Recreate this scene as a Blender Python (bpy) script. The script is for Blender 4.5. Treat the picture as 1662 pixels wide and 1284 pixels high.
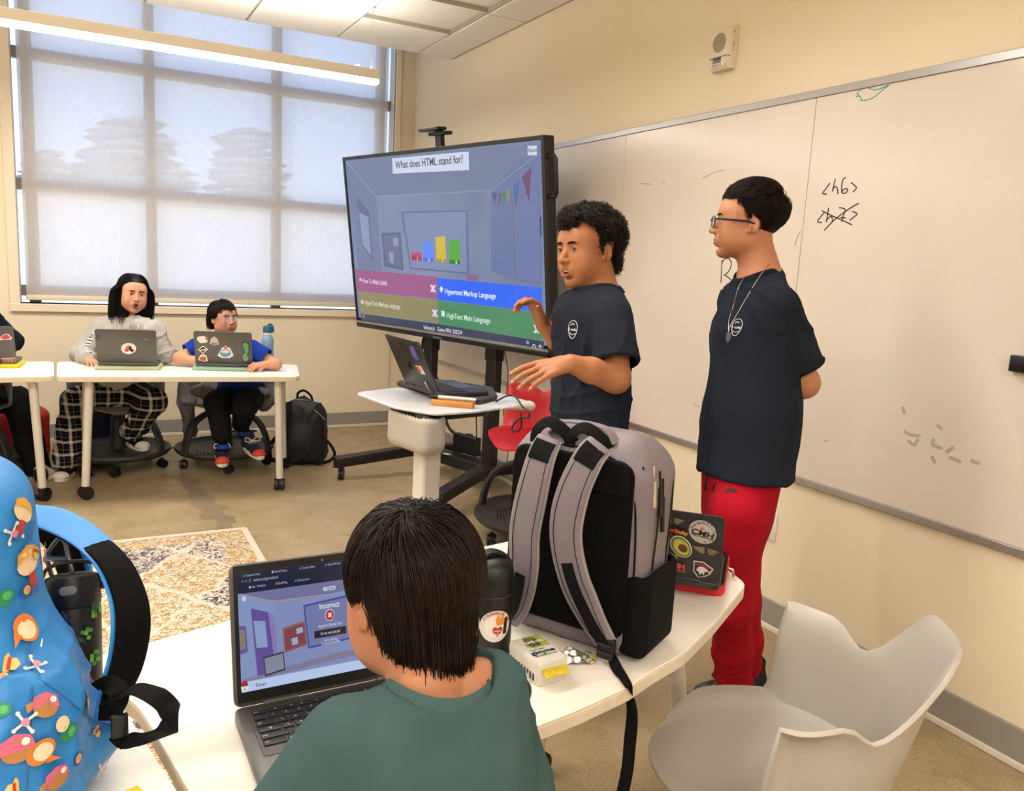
import bpy, bmesh, math, random
import numpy as np
from mathutils import Vector, Matrix, Euler, Quaternion
random.seed(7); np.random.seed(7)
PI = math.pi
SC = bpy.context.scene
COL = SC.collection
for o in list(bpy.data.objects):
    bpy.data.objects.remove(o, do_unlink=True)

# ------------------------------------------------------------------ camera
CAM_H = 1.42
YAW, PITCH, ROLL, FPX = 0.49687, -0.16018, 0.05325, 1303.1
fw = Vector((math.sin(YAW)*math.cos(PITCH), math.cos(YAW)*math.cos(PITCH), math.sin(PITCH)))
r0 = Vector((math.cos(YAW), -math.sin(YAW), 0)); u0 = r0.cross(fw)
rt = math.cos(ROLL)*r0 + math.sin(ROLL)*u0
up = -math.sin(ROLL)*r0 + math.cos(ROLL)*u0
camd = bpy.data.cameras.new('camera'); cam = bpy.data.objects.new('camera', camd); COL.objects.link(cam)
M = Matrix((rt, up, -fw)).transposed().to_4x4(); M.translation = (0, 0, CAM_H)
cam.matrix_world = M
camd.sensor_fit = 'HORIZONTAL'; camd.sensor_width = 36.0; camd.lens = 36.0*FPX/1662.0
camd.clip_start = 0.02; camd.clip_end = 400
SC.camera = cam
C0 = Vector((0, 0, CAM_H))
def ray(u, v): return (u-831)/FPX*rt - (v-642)/FPX*up + fw
def at(u, v, X=None, Y=None, Z=None, D=None):
    """the point of the room seen at pixel u,v on the plane X=, Y=, Z= or at distance D"""
    d = ray(u, v)
    if X is not None: t = X/d.x
    elif Y is not None: t = Y/d.y
    elif Z is not None: t = (Z-CAM_H)/d.z
    else: t = D
    return C0 + float(t)*d

# ------------------------------------------------------------------ world, light, exposure
SC.view_settings.view_transform = 'Standard'; SC.view_settings.look = 'None'
SC.view_settings.gamma = 1; SC.view_settings.use_curve_mapping = False
SC.view_settings.exposure = 0.0
SC.cycles.use_denoising = True
SC.cycles.max_bounces = 8; SC.cycles.diffuse_bounces = 4; SC.cycles.glossy_bounces = 3
SC.cycles.transmission_bounces = 6; SC.cycles.transparent_max_bounces = 12
SC.cycles.caustics_reflective = False; SC.cycles.caustics_refractive = False
SC.cycles.sample_clamp_indirect = 6
SC.cycles.use_adaptive_sampling = True; SC.cycles.adaptive_threshold = 0.02
W = bpy.data.worlds.new('World'); SC.world = W; W.use_nodes = True
wn, wl = W.node_tree.nodes, W.node_tree.links
bg = wn['Background']
tc = wn.new('ShaderNodeTexCoord'); sx = wn.new('ShaderNodeSeparateXYZ'); rp = wn.new('ShaderNodeValToRGB')
wl.new(tc.outputs['Generated'], sx.inputs[0]); wl.new(sx.outputs['Z'], rp.inputs[0]); wl.new(rp.outputs[0], bg.inputs[0])
rp.color_ramp.elements[0].position = 0.0; rp.color_ramp.elements[0].color = (0.50, 0.72, 1.0, 1)
rp.color_ramp.elements[1].position = 0.6; rp.color_ramp.elements[1].color = (0.08, 0.30, 1.0, 1)
bg.inputs[1].default_value = 3.1
sund = bpy.data.lights.new('sun', 'SUN'); sund.energy = 5.5; sund.angle = 0.01; sund.color = (1, .95, .86)
sun = bpy.data.objects.new('sun', sund); COL.objects.link(sun); sun.rotation_euler = (math.radians(48), 0, math.radians(-25))

LAMP_WARM = (1.0, 0.94, 0.86)
def area(name, loc, sx_, sy_, power, rot=(0, 0, 0), color=LAMP_WARM, spread=None):
    L = bpy.data.lights.new(name, 'AREA'); L.shape = 'RECTANGLE'; L.size = sx_; L.size_y = sy_
    L.energy = power; L.color = color
    if spread: L.spread = spread
    o = bpy.data.objects.new(name, L); COL.objects.link(o); o.location = loc; o.rotation_euler = rot
    return o

# ------------------------------------------------------------------ helpers
def lin(h):
    if isinstance(h, (tuple, list)): return tuple(h)[:3] + (1,)
    h = h.lstrip('#'); v = [int(h[i:i+2], 16)/255 for i in (0, 2, 4)]
    return tuple((x/12.92 if x <= .04045 else ((x+.055)/1.055)**2.4) for x in v) + (1,)
MATS = {}
def mat(name, color='#cccccc', rough=.6, metal=0., noise=None, bump=None, spec=.5, coat=0., sheen=0., emit=None, alpha=None, trans=0., ior=1.45):
    """noise = (scale, colour2, amount[, detail]); bump = (scale, strength, distance[, kind])"""
    if name in MATS: return MATS[name]
    if rough >= .8: spec = min(spec, .15)
    m = bpy.data.materials.new(name); m.use_nodes = True; MATS[name] = m
    n, l = m.node_tree.nodes, m.node_tree.links; b = n['Principled BSDF']
    b.inputs['Base Color'].default_value = lin(color); b.inputs['Roughness'].default_value = rough
    b.inputs['Metallic'].default_value = metal; b.inputs['Specular IOR Level'].default_value = spec
    b.inputs['Coat Weight'].default_value = coat; b.inputs['Sheen Weight'].default_value = sheen
    b.inputs['Transmission Weight'].default_value = trans; b.inputs['IOR'].default_value = ior
    if alpha is not None: b.inputs['Alpha'].default_value = alpha
    if emit: b.inputs['Emission Color'].default_value = lin(emit[0]); b.inputs['Emission Strength'].default_value = emit[1]
    co = n.new('ShaderNodeTexCoord')
    if noise:
        t = n.new('ShaderNodeTexNoise'); t.inputs['Scale'].default_value = noise[0]; t.inputs['Detail'].default_value = noise[3] if len(noise) > 3 else 4
        l.new(co.outputs['Object'], t.inputs['Vector'])
        r = n.new('ShaderNodeMapRange'); r.inputs[1].default_value = .35; r.inputs[2].default_value = .65; r.inputs[4].default_value = noise[2]
        l.new(t.outputs[0], r.inputs[0])
        x = n.new('ShaderNodeMix'); x.data_type = 'RGBA'; x.inputs[6].default_value = lin(color); x.inputs[7].default_value = lin(noise[1])
        l.new(r.outputs[0], x.inputs[0]); l.new(x.outputs[2], b.inputs['Base Color'])
    if bump:
        kind = bump[3] if len(bump) > 3 else 'noise'
        if kind == 'noise': t = n.new('ShaderNodeTexNoise'); t.inputs['Scale'].default_value = bump[0]; t.inputs['Detail'].default_value = 3; so = t.outputs[0]
        elif kind == 'voronoi': t = n.new('ShaderNodeTexVoronoi'); t.inputs['Scale'].default_value = bump[0]; so = t.outputs[0]
        else: t = n.new('ShaderNodeTexWave'); t.inputs['Scale'].default_value = bump[0]; so = t.outputs[1]
        l.new(co.outputs['Object'], t.inputs['Vector'])
        bp = n.new('ShaderNodeBump'); bp.inputs['Strength'].default_value = bump[1]; bp.inputs['Distance'].default_value = bump[2]
        l.new(so, bp.inputs['Height']); l.new(bp.outputs[0], b.inputs['Normal'])
    return m
def nodes(m): return m.node_tree.nodes, m.node_tree.links, m.node_tree.nodes['Principled BSDF']

def tag(o, label=None, cat=None, group=None, kind=None):
    if label: o['label'] = label
    if cat: o['category'] = cat
    if group: o['group'] = group
    if kind: o['kind'] = kind
    return o
def empty(name, loc=(0, 0, 0), rz=0, label=None, cat=None, group=None, kind=None, rot=None):
    o = bpy.data.objects.new(name, None); COL.objects.link(o); o.empty_display_size = .05
    o.location = loc; o.rotation_euler = rot if rot else (0, 0, rz)
    return tag(o, label, cat, group, kind)
def link_mesh(name, me, m=None, parent=None, loc=None, rz=None, rot=None):
    o = bpy.data.objects.new(name, me); COL.objects.link(o)
    if m: me.materials.clear(); me.materials.append(m)
    if parent: o.parent = parent
    if loc is not None: o.location = loc
    if rz is not None: o.rotation_euler = (0, 0, rz)
    if rot is not None: o.rotation_euler = rot
    return o
def copy_tree(o, parent=None):
    c = o.copy(); COL.objects.link(c)
    if parent is not None: c.parent = parent
    for ch in o.children: copy_tree(ch, c)
    return c

def frame_z(d):
    """rotation matrix whose z axis is d"""
    return Vector(d).normalized().to_track_quat('Z', 'Y').to_matrix()

class MB:
    def __init__(s): s.v = []; s.f = []
    def add(s, vs, fs):
        k = len(s.v); s.v += [tuple(v) for v in vs]; s.f += [tuple(i+k for i in f) for f in fs]; return s
    def box(s, c, size, rot=None, rz=0):
        R = rot if rot is not None else Matrix.Rotation(rz, 3, 'Z'); c = Vector(c); h = Vector(size)/2
        vs = [c + R @ Vector((x*h.x, y*h.y, z*h.z)) for x in (-1, 1) for y in (-1, 1) for z in (-1, 1)]
        return s.add(vs, [(0, 1, 3, 2), (4, 6, 7, 5), (0, 4, 5, 1), (2, 3, 7, 6), (0, 2, 6, 4), (1, 5, 7, 3)])
    def box2(s, a, b):
        a = Vector(a); b = Vector(b); return s.box((a+b)/2, [abs(x) for x in (b-a)])
    def rbox(s, c, size, r=.01, rot=None, rz=0, seg=3, er=None):
        """box with rounded vertical corners (in local z) and softened top/bottom edges"""
        R = rot if rot is not None else Matrix.Rotation(rz, 3, 'Z')
        hx, hy, hz = [x/2 for x in size]; e = er if er is not None else min(r, hz)*.5
        def ring(ins, z):
            o = []; rr = max(r-ins, 1e-4)
            for k, (sx_, sy_) in enumerate(((1, 1), (-1, 1), (-1, -1), (1, -1))):
                for j in range(seg+1):
                    a = k*PI/2 + j/seg*PI/2
                    o.append((sx_*(hx-r)+math.cos(a)*rr, sy_*(hy-r)+math.sin(a)*rr, z))
            return o
        s.loft([[Vector(c)+R@Vector(p) for p in rg] for rg in (ring(e, -hz), ring(e*.3, -hz+e*.3), ring(0, -hz+e), ring(0, hz-e), ring(e*.3, hz-e*.3), ring(e, hz))])
        return s
    def loft(s, rings, cap=True, closed=True):
        n = len(rings[0]); vs = [p for r in rings for p in r]; fs = []
        for i in range(len(rings)-1):
            for j in range(n if closed else n-1):
                k = (j+1) % n
                fs.append((i*n+j, i*n+k, (i+1)*n+k, (i+1)*n+j))
        if cap: fs += [tuple(range(n))[::-1], tuple(range((len(rings)-1)*n, len(rings)*n))]
        return s.add(vs, fs)
    def cyl(s, a, b, ra, rb=None, n=16, cap=True):
        rb = ra if rb is None else rb; a = Vector(a); b = Vector(b); R = frame_z(b-a)
        return s.loft([[p + R@Vector((math.cos(t)*r, math.sin(t)*r, 0)) for t in [2*PI*i/n for i in range(n)]] for p, r in ((a, ra), (b, rb))], cap)
    def lathe(s, prof, c=(0, 0, 0), axis=(0, 0, 1), n=24, cap=True):
        R = frame_z(axis); c = Vector(c)
        return s.loft([[c + R@Vector((math.cos(t)*r, math.sin(t)*r, z)) for t in [2*PI*i/n for i in range(n)]] for r, z in prof], cap)
    def tube(s, pts, r, n=8, closed=False, flat=None):
        """tube along points; flat=(w,h,upvector) gives a strap section"""
        P = [Vector(p) for p in pts]; rings = []; N = len(P); prev = None
        for i in range(N):
            d = (P[(i+1) % N]-P[i-1]) if closed else (P[min(i+1, N-1)]-P[max(i-1, 0)])
            d.normalize()
            if flat:
                u = Vector(flat[2][i] if isinstance(flat[2], list) else flat[2]); x = d.cross(u).normalized(); y = x.cross(d).normalized()
                w, h = flat[0]/2, flat[1]/2
                rings.append([P[i]+x*a*w+y*b*h for a, b in ((1, -.5), (1, .5), (.9, 1), (-.9, 1), (-1, .5), (-1, -.5), (-.9, -1), (.9, -1))])
            else:
                if prev is None: x = d.orthogonal().normalized()
                else: x = (prev - d*prev.dot(d)).normalized()
                prev = x; y = d.cross(x); rr = r[i] if isinstance(r, (list, tuple)) else r
                rings.append([P[i]+x*math.cos(t)*rr+y*math.sin(t)*rr for t in [2*PI*k/n for k in range(n)]])
        if closed: rings.append(rings[0]); return s.loft(rings, cap=False)
        return s.loft(rings)
    def prism(s, poly, h, M_=None):
        """polygon (x,y) extruded from z=0 to h, then moved by matrix"""
        n = len(poly); vs = [Vector((x, y, 0)) for x, y in poly]+[Vector((x, y, h)) for x, y in poly]
        if M_ is not None: vs = [M_@v for v in vs]
        return s.add(vs, [tuple(range(n))[::-1], tuple(range(n, 2*n))]+[(i, (i+1) % n, n+(i+1) % n, n+i) for i in range(n)])
    def quad(s, a, b, c, d): return s.add([a, b, c, d], [(0, 1, 2, 3)])
    def grid(s, fn, nu, nv, thick=0):
        """surface fn(u,v)->point, u,v in 0..1; thick gives it two sides"""
        P = [[Vector(fn(i/nu, j/nv)) for j in range(nv+1)] for i in range(nu+1)]
        vs = [p for r in P for p in r]; fs = [(i*(nv+1)+j, (i+1)*(nv+1)+j, (i+1)*(nv+1)+j+1, i*(nv+1)+j+1) for i in range(nu) for j in range(nv)]
        if thick:
            k = len(vs); N = []
            for i in range(nu+1):
                for j in range(nv+1):
                    du = P[min(i+1, nu)][j]-P[max(i-1, 0)][j]; dv = P[i][min(j+1, nv)]-P[i][max(j-1, 0)]
                    nn = du.cross(dv); N.append(nn.normalized() if nn.length > 1e-12 else Vector((0, 0, 1)))
            vs2 = [v - n*thick for v, n in zip(vs, N)]
            fs2 = [tuple(x+k for x in f[::-1]) for f in fs]
            W_ = nv+1; rim = [i*W_ for i in range(nu+1)]+[nu*W_+j for j in range(1, nv+1)]+[i*W_+nv for i in range(nu-1, -1, -1)]+[j for j in range(nv-1, 0, -1)]
            fs3 = [(rim[(i+1) % len(rim)], rim[i], rim[i]+k, rim[(i+1) % len(rim)]+k) for i in range(len(rim))]
            vs = vs+vs2; fs = fs+fs2+fs3
        return s.add(vs, fs)
    def mesh(s, name='m', smooth=True, angle=35):
        me = bpy.data.meshes.new(name); me.from_pydata(s.v, [], s.f); me.validate()
        bm = bmesh.new(); bm.from_mesh(me); bmesh.ops.recalc_face_normals(bm, faces=bm.faces); bm.to_mesh(me); bm.free()
        if smooth:
            me.shade_smooth(); 
            if angle: me.set_sharp_from_angle(angle=math.radians(angle))
        return me
    def build(s, name, m, parent=None, loc=None, rz=None, rot=None, bevel=0, smooth=True, angle=35, kind=None, label=None, subd=0):
        o = link_mesh(name, s.mesh(name, smooth, angle), m, parent, loc, rz, rot)
        if bevel:
            b = o.modifiers.new('b', 'BEVEL'); b.width = bevel; b.segments = 2; b.limit_method = 'ANGLE'; b.angle_limit = math.radians(40)
        if subd:
            b = o.modifiers.new('s', 'SUBSURF'); b.levels = subd; b.render_levels = subd
        return tag(o, label, kind=kind)

def smoothpath(pts, n=8, closed=False):
    """Catmull-Rom through the points"""
    P = [Vector(p) for p in pts]; N = len(P); out = []
    for i in range(N if closed else N-1):
        if closed: a, b, c, d = P[i-1], P[i], P[(i+1) % N], P[(i+2) % N]
        else: a, b, c, d = P[max(i-1, 0)], P[i], P[i+1], P[min(i+2, N-1)]
        for k in range(n):
            t = k/n
            out.append(.5*((2*b)+(c-a)*t+(2*a-5*b+4*c-d)*t*t+(3*b-a-3*c+d)*t**3))
    if not closed: out.append(P[-1])
    return out
def text_mesh(s, size=.1, ext=.0006, align='LEFT', bold=0., shear=0.):
    cu = bpy.data.curves.new('t', 'FONT'); cu.body = s; cu.size = size; cu.extrude = ext; cu.align_x = align; cu.align_y = 'CENTER'; cu.offset = bold; cu.resolution_u = 3; cu.shear = shear
    o = bpy.data.objects.new('t', cu); COL.objects.link(o)
    dg = bpy.context.evaluated_depsgraph_get(); dg.update()
    me = bpy.data.meshes.new_from_object(o.evaluated_get(dg)); bpy.data.objects.remove(o, do_unlink=True); bpy.data.curves.remove(cu)
    return me
def text_on(name, s, m, parent, o, x, y, size, align='LEFT', ext=.0004, bold=0., width=None, shear=0.):
    """text at point o with its writing direction x and its upward direction y (parent's space)"""
    me = text_mesh(s, size, ext, align, bold, shear); x = Vector(x).normalized(); y = Vector(y); y = (y-x*y.dot(x)).normalized(); z = x.cross(y)
    ob = link_mesh(name, me, m, parent)
    k = 1.
    if width and len(me.vertices):
        xs = [v.co.x for v in me.vertices]; k = width/max(max(xs)-min(xs), 1e-6)
    mm = Matrix((x, y, z)).transposed().to_4x4() @ Matrix.Diagonal((k, 1, 1, 1)); mm.translation = Vector(o)
    me.transform(mm)
    return ob
def bezline(pts): return smoothpath(pts, 6)
def plane_pts(pts2, o, x, y):
    o = Vector(o); x = Vector(x).normalized(); y = Vector(y).normalized(); return [o+x*a+y*b for a, b in pts2]
def patch(name, pts2, m, parent, o, x, y, h=.0006):
    """flat sticker of outline pts2 lying on the plane (o,x,y)"""
    x = Vector(x).normalized(); y = Vector(y); y = (y-x*y.dot(x)).normalized(); z = x.cross(y)
    mm = Matrix((x, y, z)).transposed().to_4x4(); mm.translation = Vector(o)
    return MB().prism(pts2, h, mm).build(name, m, parent, smooth=False)
def circ(r, n=24, cx=0, cy=0, ry=None, ph=0):
    ry = r if ry is None else ry
    return [(cx+r*math.cos(ph+2*PI*i/n), cy+ry*math.sin(ph+2*PI*i/n)) for i in range(n)]
def rect(x0, y0, x1, y1): return [(x0, y0), (x1, y0), (x1, y1), (x0, y1)]
# ------------------------------------------------------------------ the room
XW, YW, ZC = 2.465, 6.52, 2.895
XL, YB = -4.0, -3.4
m_wall = mat('wall_paint', '#e8dbc2', .75, noise=(1.2, '#e3d5ba', .6), bump=(220, .12, .002))
m_trim = mat('trim_paint', '#e6d8c0', .5)
m_base = mat('baseboard_grey', '#8e8a84', .55)
m_basew = mat('baseboard_caulk', '#d9d3c6', .6)
m_tile = mat('ceiling_tile_white', '#f3efe6', .9, bump=(160, .25, .003))
m_grid = mat('ceiling_grid_metal', '#a9a294', .5)
m_alu = mat('aluminium', '#a7a6a6', .38, .7)
m_blk = mat('black_metal', '#151413', .42)
m_blkp = mat('black_plastic', '#0d0d0e', .45)
m_white = mat('white_laminate', '#efe9df', .38, noise=(3, '#e9e0d2', .5))
m_whitep = mat('white_plastic', '#e2dfd8', .45)

def struct(name, mb, m, parent=None, **k): return tag(mb.build(name, m, parent, **k), kind='structure')
T = .15
# floor, polished concrete
m_floor = mat('polished_concrete', '#9c8560', .42)
n, l, b = nodes(m_floor)
co = n.new('ShaderNodeTexCoord')
def nz(scale, det=4, dist=0., vec=None):
    t = n.new('ShaderNodeTexNoise'); t.inputs['Scale'].default_value = scale; t.inputs['Detail'].default_value = det; t.inputs['Distortion'].default_value = dist
    l.new(vec or co.outputs['Object'], t.inputs['Vector']); return t.outputs[0]
def ramp(src, a, ca, b_, cb):
    r = n.new('ShaderNodeValToRGB'); r.color_ramp.elements[0].position = a; r.color_ramp.elements[0].color = lin(ca) if isinstance(ca, str) else (ca, ca, ca, 1)
    r.color_ramp.elements[1].position = b_; r.color_ramp.elements[1].color = lin(cb) if isinstance(cb, str) else (cb, cb, cb, 1)
    l.new(src, r.inputs[0]); return r.outputs[0]
def mixc(fac, a, b_, mode='MIX'):
    x = n.new('ShaderNodeMix'); x.data_type = 'RGBA'; x.blend_type = mode
    for s, i in ((fac, 0), (a, 6), (b_, 7)):
        if isinstance(s, str): x.inputs[i].default_value = lin(s)
        elif isinstance(s, (int, float)): x.inputs[i].default_value = s
        else: l.new(s, x.inputs[i])
    return x.outputs[2]
def mth(op, a, b_=0.):
    x = n.new('ShaderNodeMath'); x.operation = op
    for s, i in ((a, 0), (b_, 1)):
        if isinstance(s, (int, float)): x.inputs[i].default_value = s
        else: l.new(s, x.inputs[i])
    return x.outputs[0]
base = mixc(ramp(nz(1.1, 5, .6), .35, 0., .68, 1.), '#9c8b6b', '#aa9878')
base = mixc(ramp(nz(6, 4, .3), .4, 0., .75, .5), base, '#8a7352')
vo = n.new('ShaderNodeTexVoronoi'); vo.inputs['Scale'].default_value = 95; l.new(co.outputs['Object'], vo.inputs['Vector'])
spk = mth('MULTIPLY', ramp(vo.outputs[0], .12, 1., .26, 0.), ramp(nz(40, 2), .45, 0., .6, 1.))
base = mixc(spk, base, '#5e4f3b')
base = mixc(mth('MULTIPLY', ramp(nz(170, 2), .56, 0., .66, .65), 1.), base, '#6e5d44')
base = mixc(mth('MULTIPLY', ramp(nz(140, 2), .30, .5, .42, 0.), 1.), base, '#c9b48c')
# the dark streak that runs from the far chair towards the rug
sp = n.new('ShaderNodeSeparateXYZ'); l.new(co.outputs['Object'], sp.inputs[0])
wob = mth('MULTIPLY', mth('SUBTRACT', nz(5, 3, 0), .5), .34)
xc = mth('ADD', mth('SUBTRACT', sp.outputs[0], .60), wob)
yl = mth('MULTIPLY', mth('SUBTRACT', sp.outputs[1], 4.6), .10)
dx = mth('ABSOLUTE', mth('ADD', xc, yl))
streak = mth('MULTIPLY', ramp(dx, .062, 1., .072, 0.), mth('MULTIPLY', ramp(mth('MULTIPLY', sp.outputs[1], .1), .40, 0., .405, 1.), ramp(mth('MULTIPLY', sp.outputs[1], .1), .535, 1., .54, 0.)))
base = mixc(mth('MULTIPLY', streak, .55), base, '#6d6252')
patchy = ramp(nz(1.7, 3, 1.2), .60, 0., .63, .35)
base = mixc(patchy, base, '#857153')
l.new(base, b.inputs['Base Color'])
l.new(ramp(nz(9, 3), .3, .30, .7, .52), b.inputs['Roughness'])
bp = n.new('ShaderNodeBump'); bp.inputs['Strength'].default_value = .25; bp.inputs['Distance'].default_value = .002
l.new(nz(160, 3), bp.inputs['Height']); l.new(bp.outputs[0], b.inputs['Normal'])
floor_o = struct('floor', MB().box2((XL, YB, -.12), (XW, YW, 0)), m_floor)
# fine cracks in the concrete
for k, pts in enumerate(([(1.16, 3.9), (1.25, 3.86), (1.34, 3.9), (1.46, 3.84)], [(1.75, 3.45), (1.82, 3.38), (1.86, 3.30), (1.95, 3.22)], [(1.2, 5.2), (1.26, 5.05), (1.24, 4.9)])):
    MB().tube(smoothpath([(x, y, .0) for x, y in pts], 5), .0012, 4).build('floor_crack', mat('crack', '#5a4a37', .8), floor_o)

# walls
wr = struct('wall_right', MB().box2((XW, YB-T, -.12), (XW+T, YW+T, 3.5)), m_wall)
WX0, WX1, WZ0, WZ1 = -.365, 2.31, .985, 3.3
wf = MB(); wf.box2((XL-T, YW, -.12), (WX0, YW+T, 3.5)); wf.box2((WX1, YW, -.12), (XW, YW+T, 3.5)); wf.box2((WX0, YW, -.12), (WX1, YW+T, WZ0)); wf.box2((WX0, YW, WZ1), (WX1, YW+T, 3.5))
struct('wall_front', wf, m_wall)
struct('wall_left', MB().box2((XL-T, YB, -.12), (XL, YW, 3.5)), m_wall)
struct('wall_back', MB().box2((XL-T, YB-T, -.12), (XW, YB, 3.5)), m_wall)
# baseboards: grey vinyl and the pale strip under it
for nm, a, b_ in (('baseboard_front', (XL, YW-.012, .022), (XW-.012, YW, .125)), ('baseboard_right', (XW-.012, YB, .022), (XW, YW, .125))):
    struct(nm, MB().box2(a, b_), m_base, bevel=.003)
    a2 = (a[0]-(.006 if 'right' in nm else 0), a[1]-(.006 if 'front' in nm else 0), 0); struct('trim_1' if 'front' in nm else 'trim_2', MB().box2(a2, (b_[0], b_[1], .024)), m_basew, bevel=.004)
# ceiling: slab, deep pocket at the window, tiles hanging in a grid
CY = 5.735
ceil = struct('ceiling', MB().box2((XL, YB, ZC+.03), (XW, CY, 3.5)).box2((XL, CY-.02, ZC+.012), (XW, CY, ZC+.05)).box2((XL, CY, 3.36), (XW, YW, 3.5)), m_tile)
gx = [2.195-.598*k for k in range(0, 6)]; gy = [CY-.566*k for k in range(0, 5)]
tile = None
xs = [XW-.004]+gx
for i in range(len(xs)-1):
    for j in range(len(gy)-1):
        x1, x0, y1, y0 = xs[i], xs[i+1], gy[j], gy[j+1]
        mbt = MB().box(((0, 0, .009)), (x1-x0-.016, y1-y0-(.012 if j else .008), .034))
        if i == 0 or tile is None or j == 0: o = mbt.build('ceiling_tile', m_tile, ceil, bevel=.003)
        if i == 1 and j == 1: tile = o
        if i >= 1 and j >= 1 and tile is not o and tile is not None: 
            o = tile.copy(); COL.objects.link(o)
        o.location = ((x0+x1)/2, (y0+y1)/2, ZC+.004)
for x in gx: MB().box2((x-.004, gy[-1], ZC+.002), (x+.004, CY-.004, ZC+.03)).build('ceiling_grid_bar', m_grid, ceil)
for y in gy[1:]: MB().box2((gx[-1], y-.003, ZC+.006), (XW-.006, y+.003, ZC+.03)).build('ceiling_grid_bar', m_grid, ceil)
MB().box2((XW-.014, gy[-1], ZC-.004), (XW, CY, ZC+.01)).build('ceiling_wall_angle', m_grid, ceil)

# window: trim, frame, mullions, panes, roller shade
win = empty('window_1', ((WX0+WX1)/2, YW, WZ0), kind='structure')
def inw(mb, name, m, **k):
    o = mb.build(name, m, win, **k); o.matrix_parent_inverse = Matrix.Translation(-Vector(win.location)); return o
t = MB(); o_ = .065
t.box2((WX0-o_, YW-.022, WZ0-.05), (WX0, YW+.02, 3.34)); t.box2((WX1, YW-.022, WZ0-.05), (WX1+.045, YW+.02, 3.34)); inw(t, 'window_trim', m_trim, bevel=.004)
inw(MB().box2((WX0-o_, YW-.03, WZ0-.055), (WX1+.045, YW+.13, WZ0)), 'window_sill', m_trim, bevel=.004)
m_frame = mat('window_frame_grey', '#8d8880', .5)
f = MB()
for x in (WX0+.085, .482, 1.388, WX1-.085): f.box2((x-.036, YW+.10, WZ0), (x+.036, YW+.16, WZ1))
for z in (WZ0+.085, 1.80, 2.665, WZ1-.03): f.box2((WX0, YW+.101, z-.038), (WX1, YW+.159, z+.038))
inw(f, 'window_frame', m_frame, bevel=.003)
m_glass = mat('pane_glass', '#ffffff', .02, trans=0., alpha=.08)
for i, (a, b_) in enumerate(((WX0, .446), (.518, 1.352), (1.424, WX1))):
    for c_, d_ in ((WZ0, 1.762), (1.838, 2.627), (2.703, WZ1-.07)):
        inw(MB().box2((a, YW+.127, c_), (b_, YW+.133, d_)), 'pane', m_glass)
m_shade = bpy.data.materials.new('roller_shade_mesh'); m_shade.use_nodes = True
n, l = m_shade.node_tree.nodes, m_shade.node_tree.links; n.clear()
out = n.new('ShaderNodeOutputMaterial'); tr = n.new('ShaderNodeBsdfTransparent'); tl = n.new('ShaderNodeBsdfTranslucent'); df = n.new('ShaderNodeBsdfDiffuse')
tl.inputs[0].default_value = lin('#fdf0de'); df.inputs[0].default_value = lin('#e2ddd4'); tr.inputs[0].default_value = (1, 1, 1, 1)
co = n.new('ShaderNodeTexCoord'); mp = n.new('ShaderNodeMapping'); mp.inputs['Scale'].default_value = (230, 1, 14); nt = n.new('ShaderNodeTexNoise'); nt.inputs['Scale'].default_value = 1.; nt.inputs['Detail'].default_value = 2
l.new(co.outputs['Object'], mp.inputs[0]); l.new(mp.outputs[0], nt.inputs['Vector'])
mr = n.new('ShaderNodeMapRange'); mr.inputs[1].default_value = .3; mr.inputs[2].default_value = .7; mr.inputs[3].default_value = .27; mr.inputs[4].default_value = .40
l.new(nt.outputs[0], mr.inputs[0])
m1 = n.new('ShaderNodeMixShader'); m1.inputs[0].default_value = .5; l.new(df.outputs[0], m1.inputs[1]); l.new(tl.outputs[0], m1.inputs[2])
m2 = n.new('ShaderNodeMixShader'); l.new(mr.outputs[0], m2.inputs[0]); l.new(m1.outputs[0], m2.inputs[1]); l.new(tr.outputs[0], m2.inputs[2]); l.new(m2.outputs[0], out.inputs[0])
shade = empty('roller_shade', (.96, YW+.05, 1.013), label='translucent off white roller shade drawn down over the big window', cat='window shade')
MB().box2((WX0+.034-.96, -.001, .03), (WX1-.044-.96, .001, 2.29)).build('shade_fabric', m_shade, shade, smooth=False)
MB().rbox(((WX0+WX1-.01)/2-.96, 0, .012), (WX1-WX0-.07, .02, .036), .008, er=.004).build('hem_bar', mat('hem_bar', '#dccfb6', .6), shade)
MB().cyl((WX0+.02-.96, .0, 2.28), (WX1-.03-.96, 0, 2.28), .03).build('roller_tube', m_whitep, shade)

# outdoors: pale ground, trees with distance haze put into their pale foliage colour
m_out = mat('outside_paving', '#d8d2c6', .9, noise=(.4, '#cfc8ba', 1))
struct('ground', MB().box2((-60, YW+1.2, -3.2), (80, 120, -3.0)), m_out)
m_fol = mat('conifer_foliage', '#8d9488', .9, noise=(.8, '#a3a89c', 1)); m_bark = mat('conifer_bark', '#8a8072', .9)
rs = random.Random(3)
def conifer(x, y, h, w, label):
    r = empty('conifer_tree', (x, y, -3.0), label=label, cat='tree', group=None)
    MB().cyl((0, 0, 0), (0, 0, h*.97), w*.05, w*.012, 8).build('trunk', m_bark, r)
    mb = MB()
    N = 150
    for i in range(N):
        t = rs.random()**.8; z = h*(.12+.86*t); rr = w*.5*(1-t)**.75*(.35+.65*rs.random())+.06
        a = rs.random()*2*PI; c = Vector((math.cos(a)*rr, math.sin(a)*rr, z)); s = w*(.10+.10*(1-t))*(0.7+.6*rs.random())
        ring = []
        for k, (q, zz) in enumerate(((.05, -.28), (.8, -.16), (1, 0.), (.6, .16), (.05, .22))):
            ring.append([c+Vector((math.cos(p)*q*s*(.8+.4*rs.random())*1.3, math.sin(p)*q*s*(.8+.4*rs.random()), zz*s*.9+.12*s*math.cos(p))) for p in [2*PI*j/7 for j in range(7)]])
        mb.loft(ring)
    mb.build('foliage', m_fol, r, kind='stuff')
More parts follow.
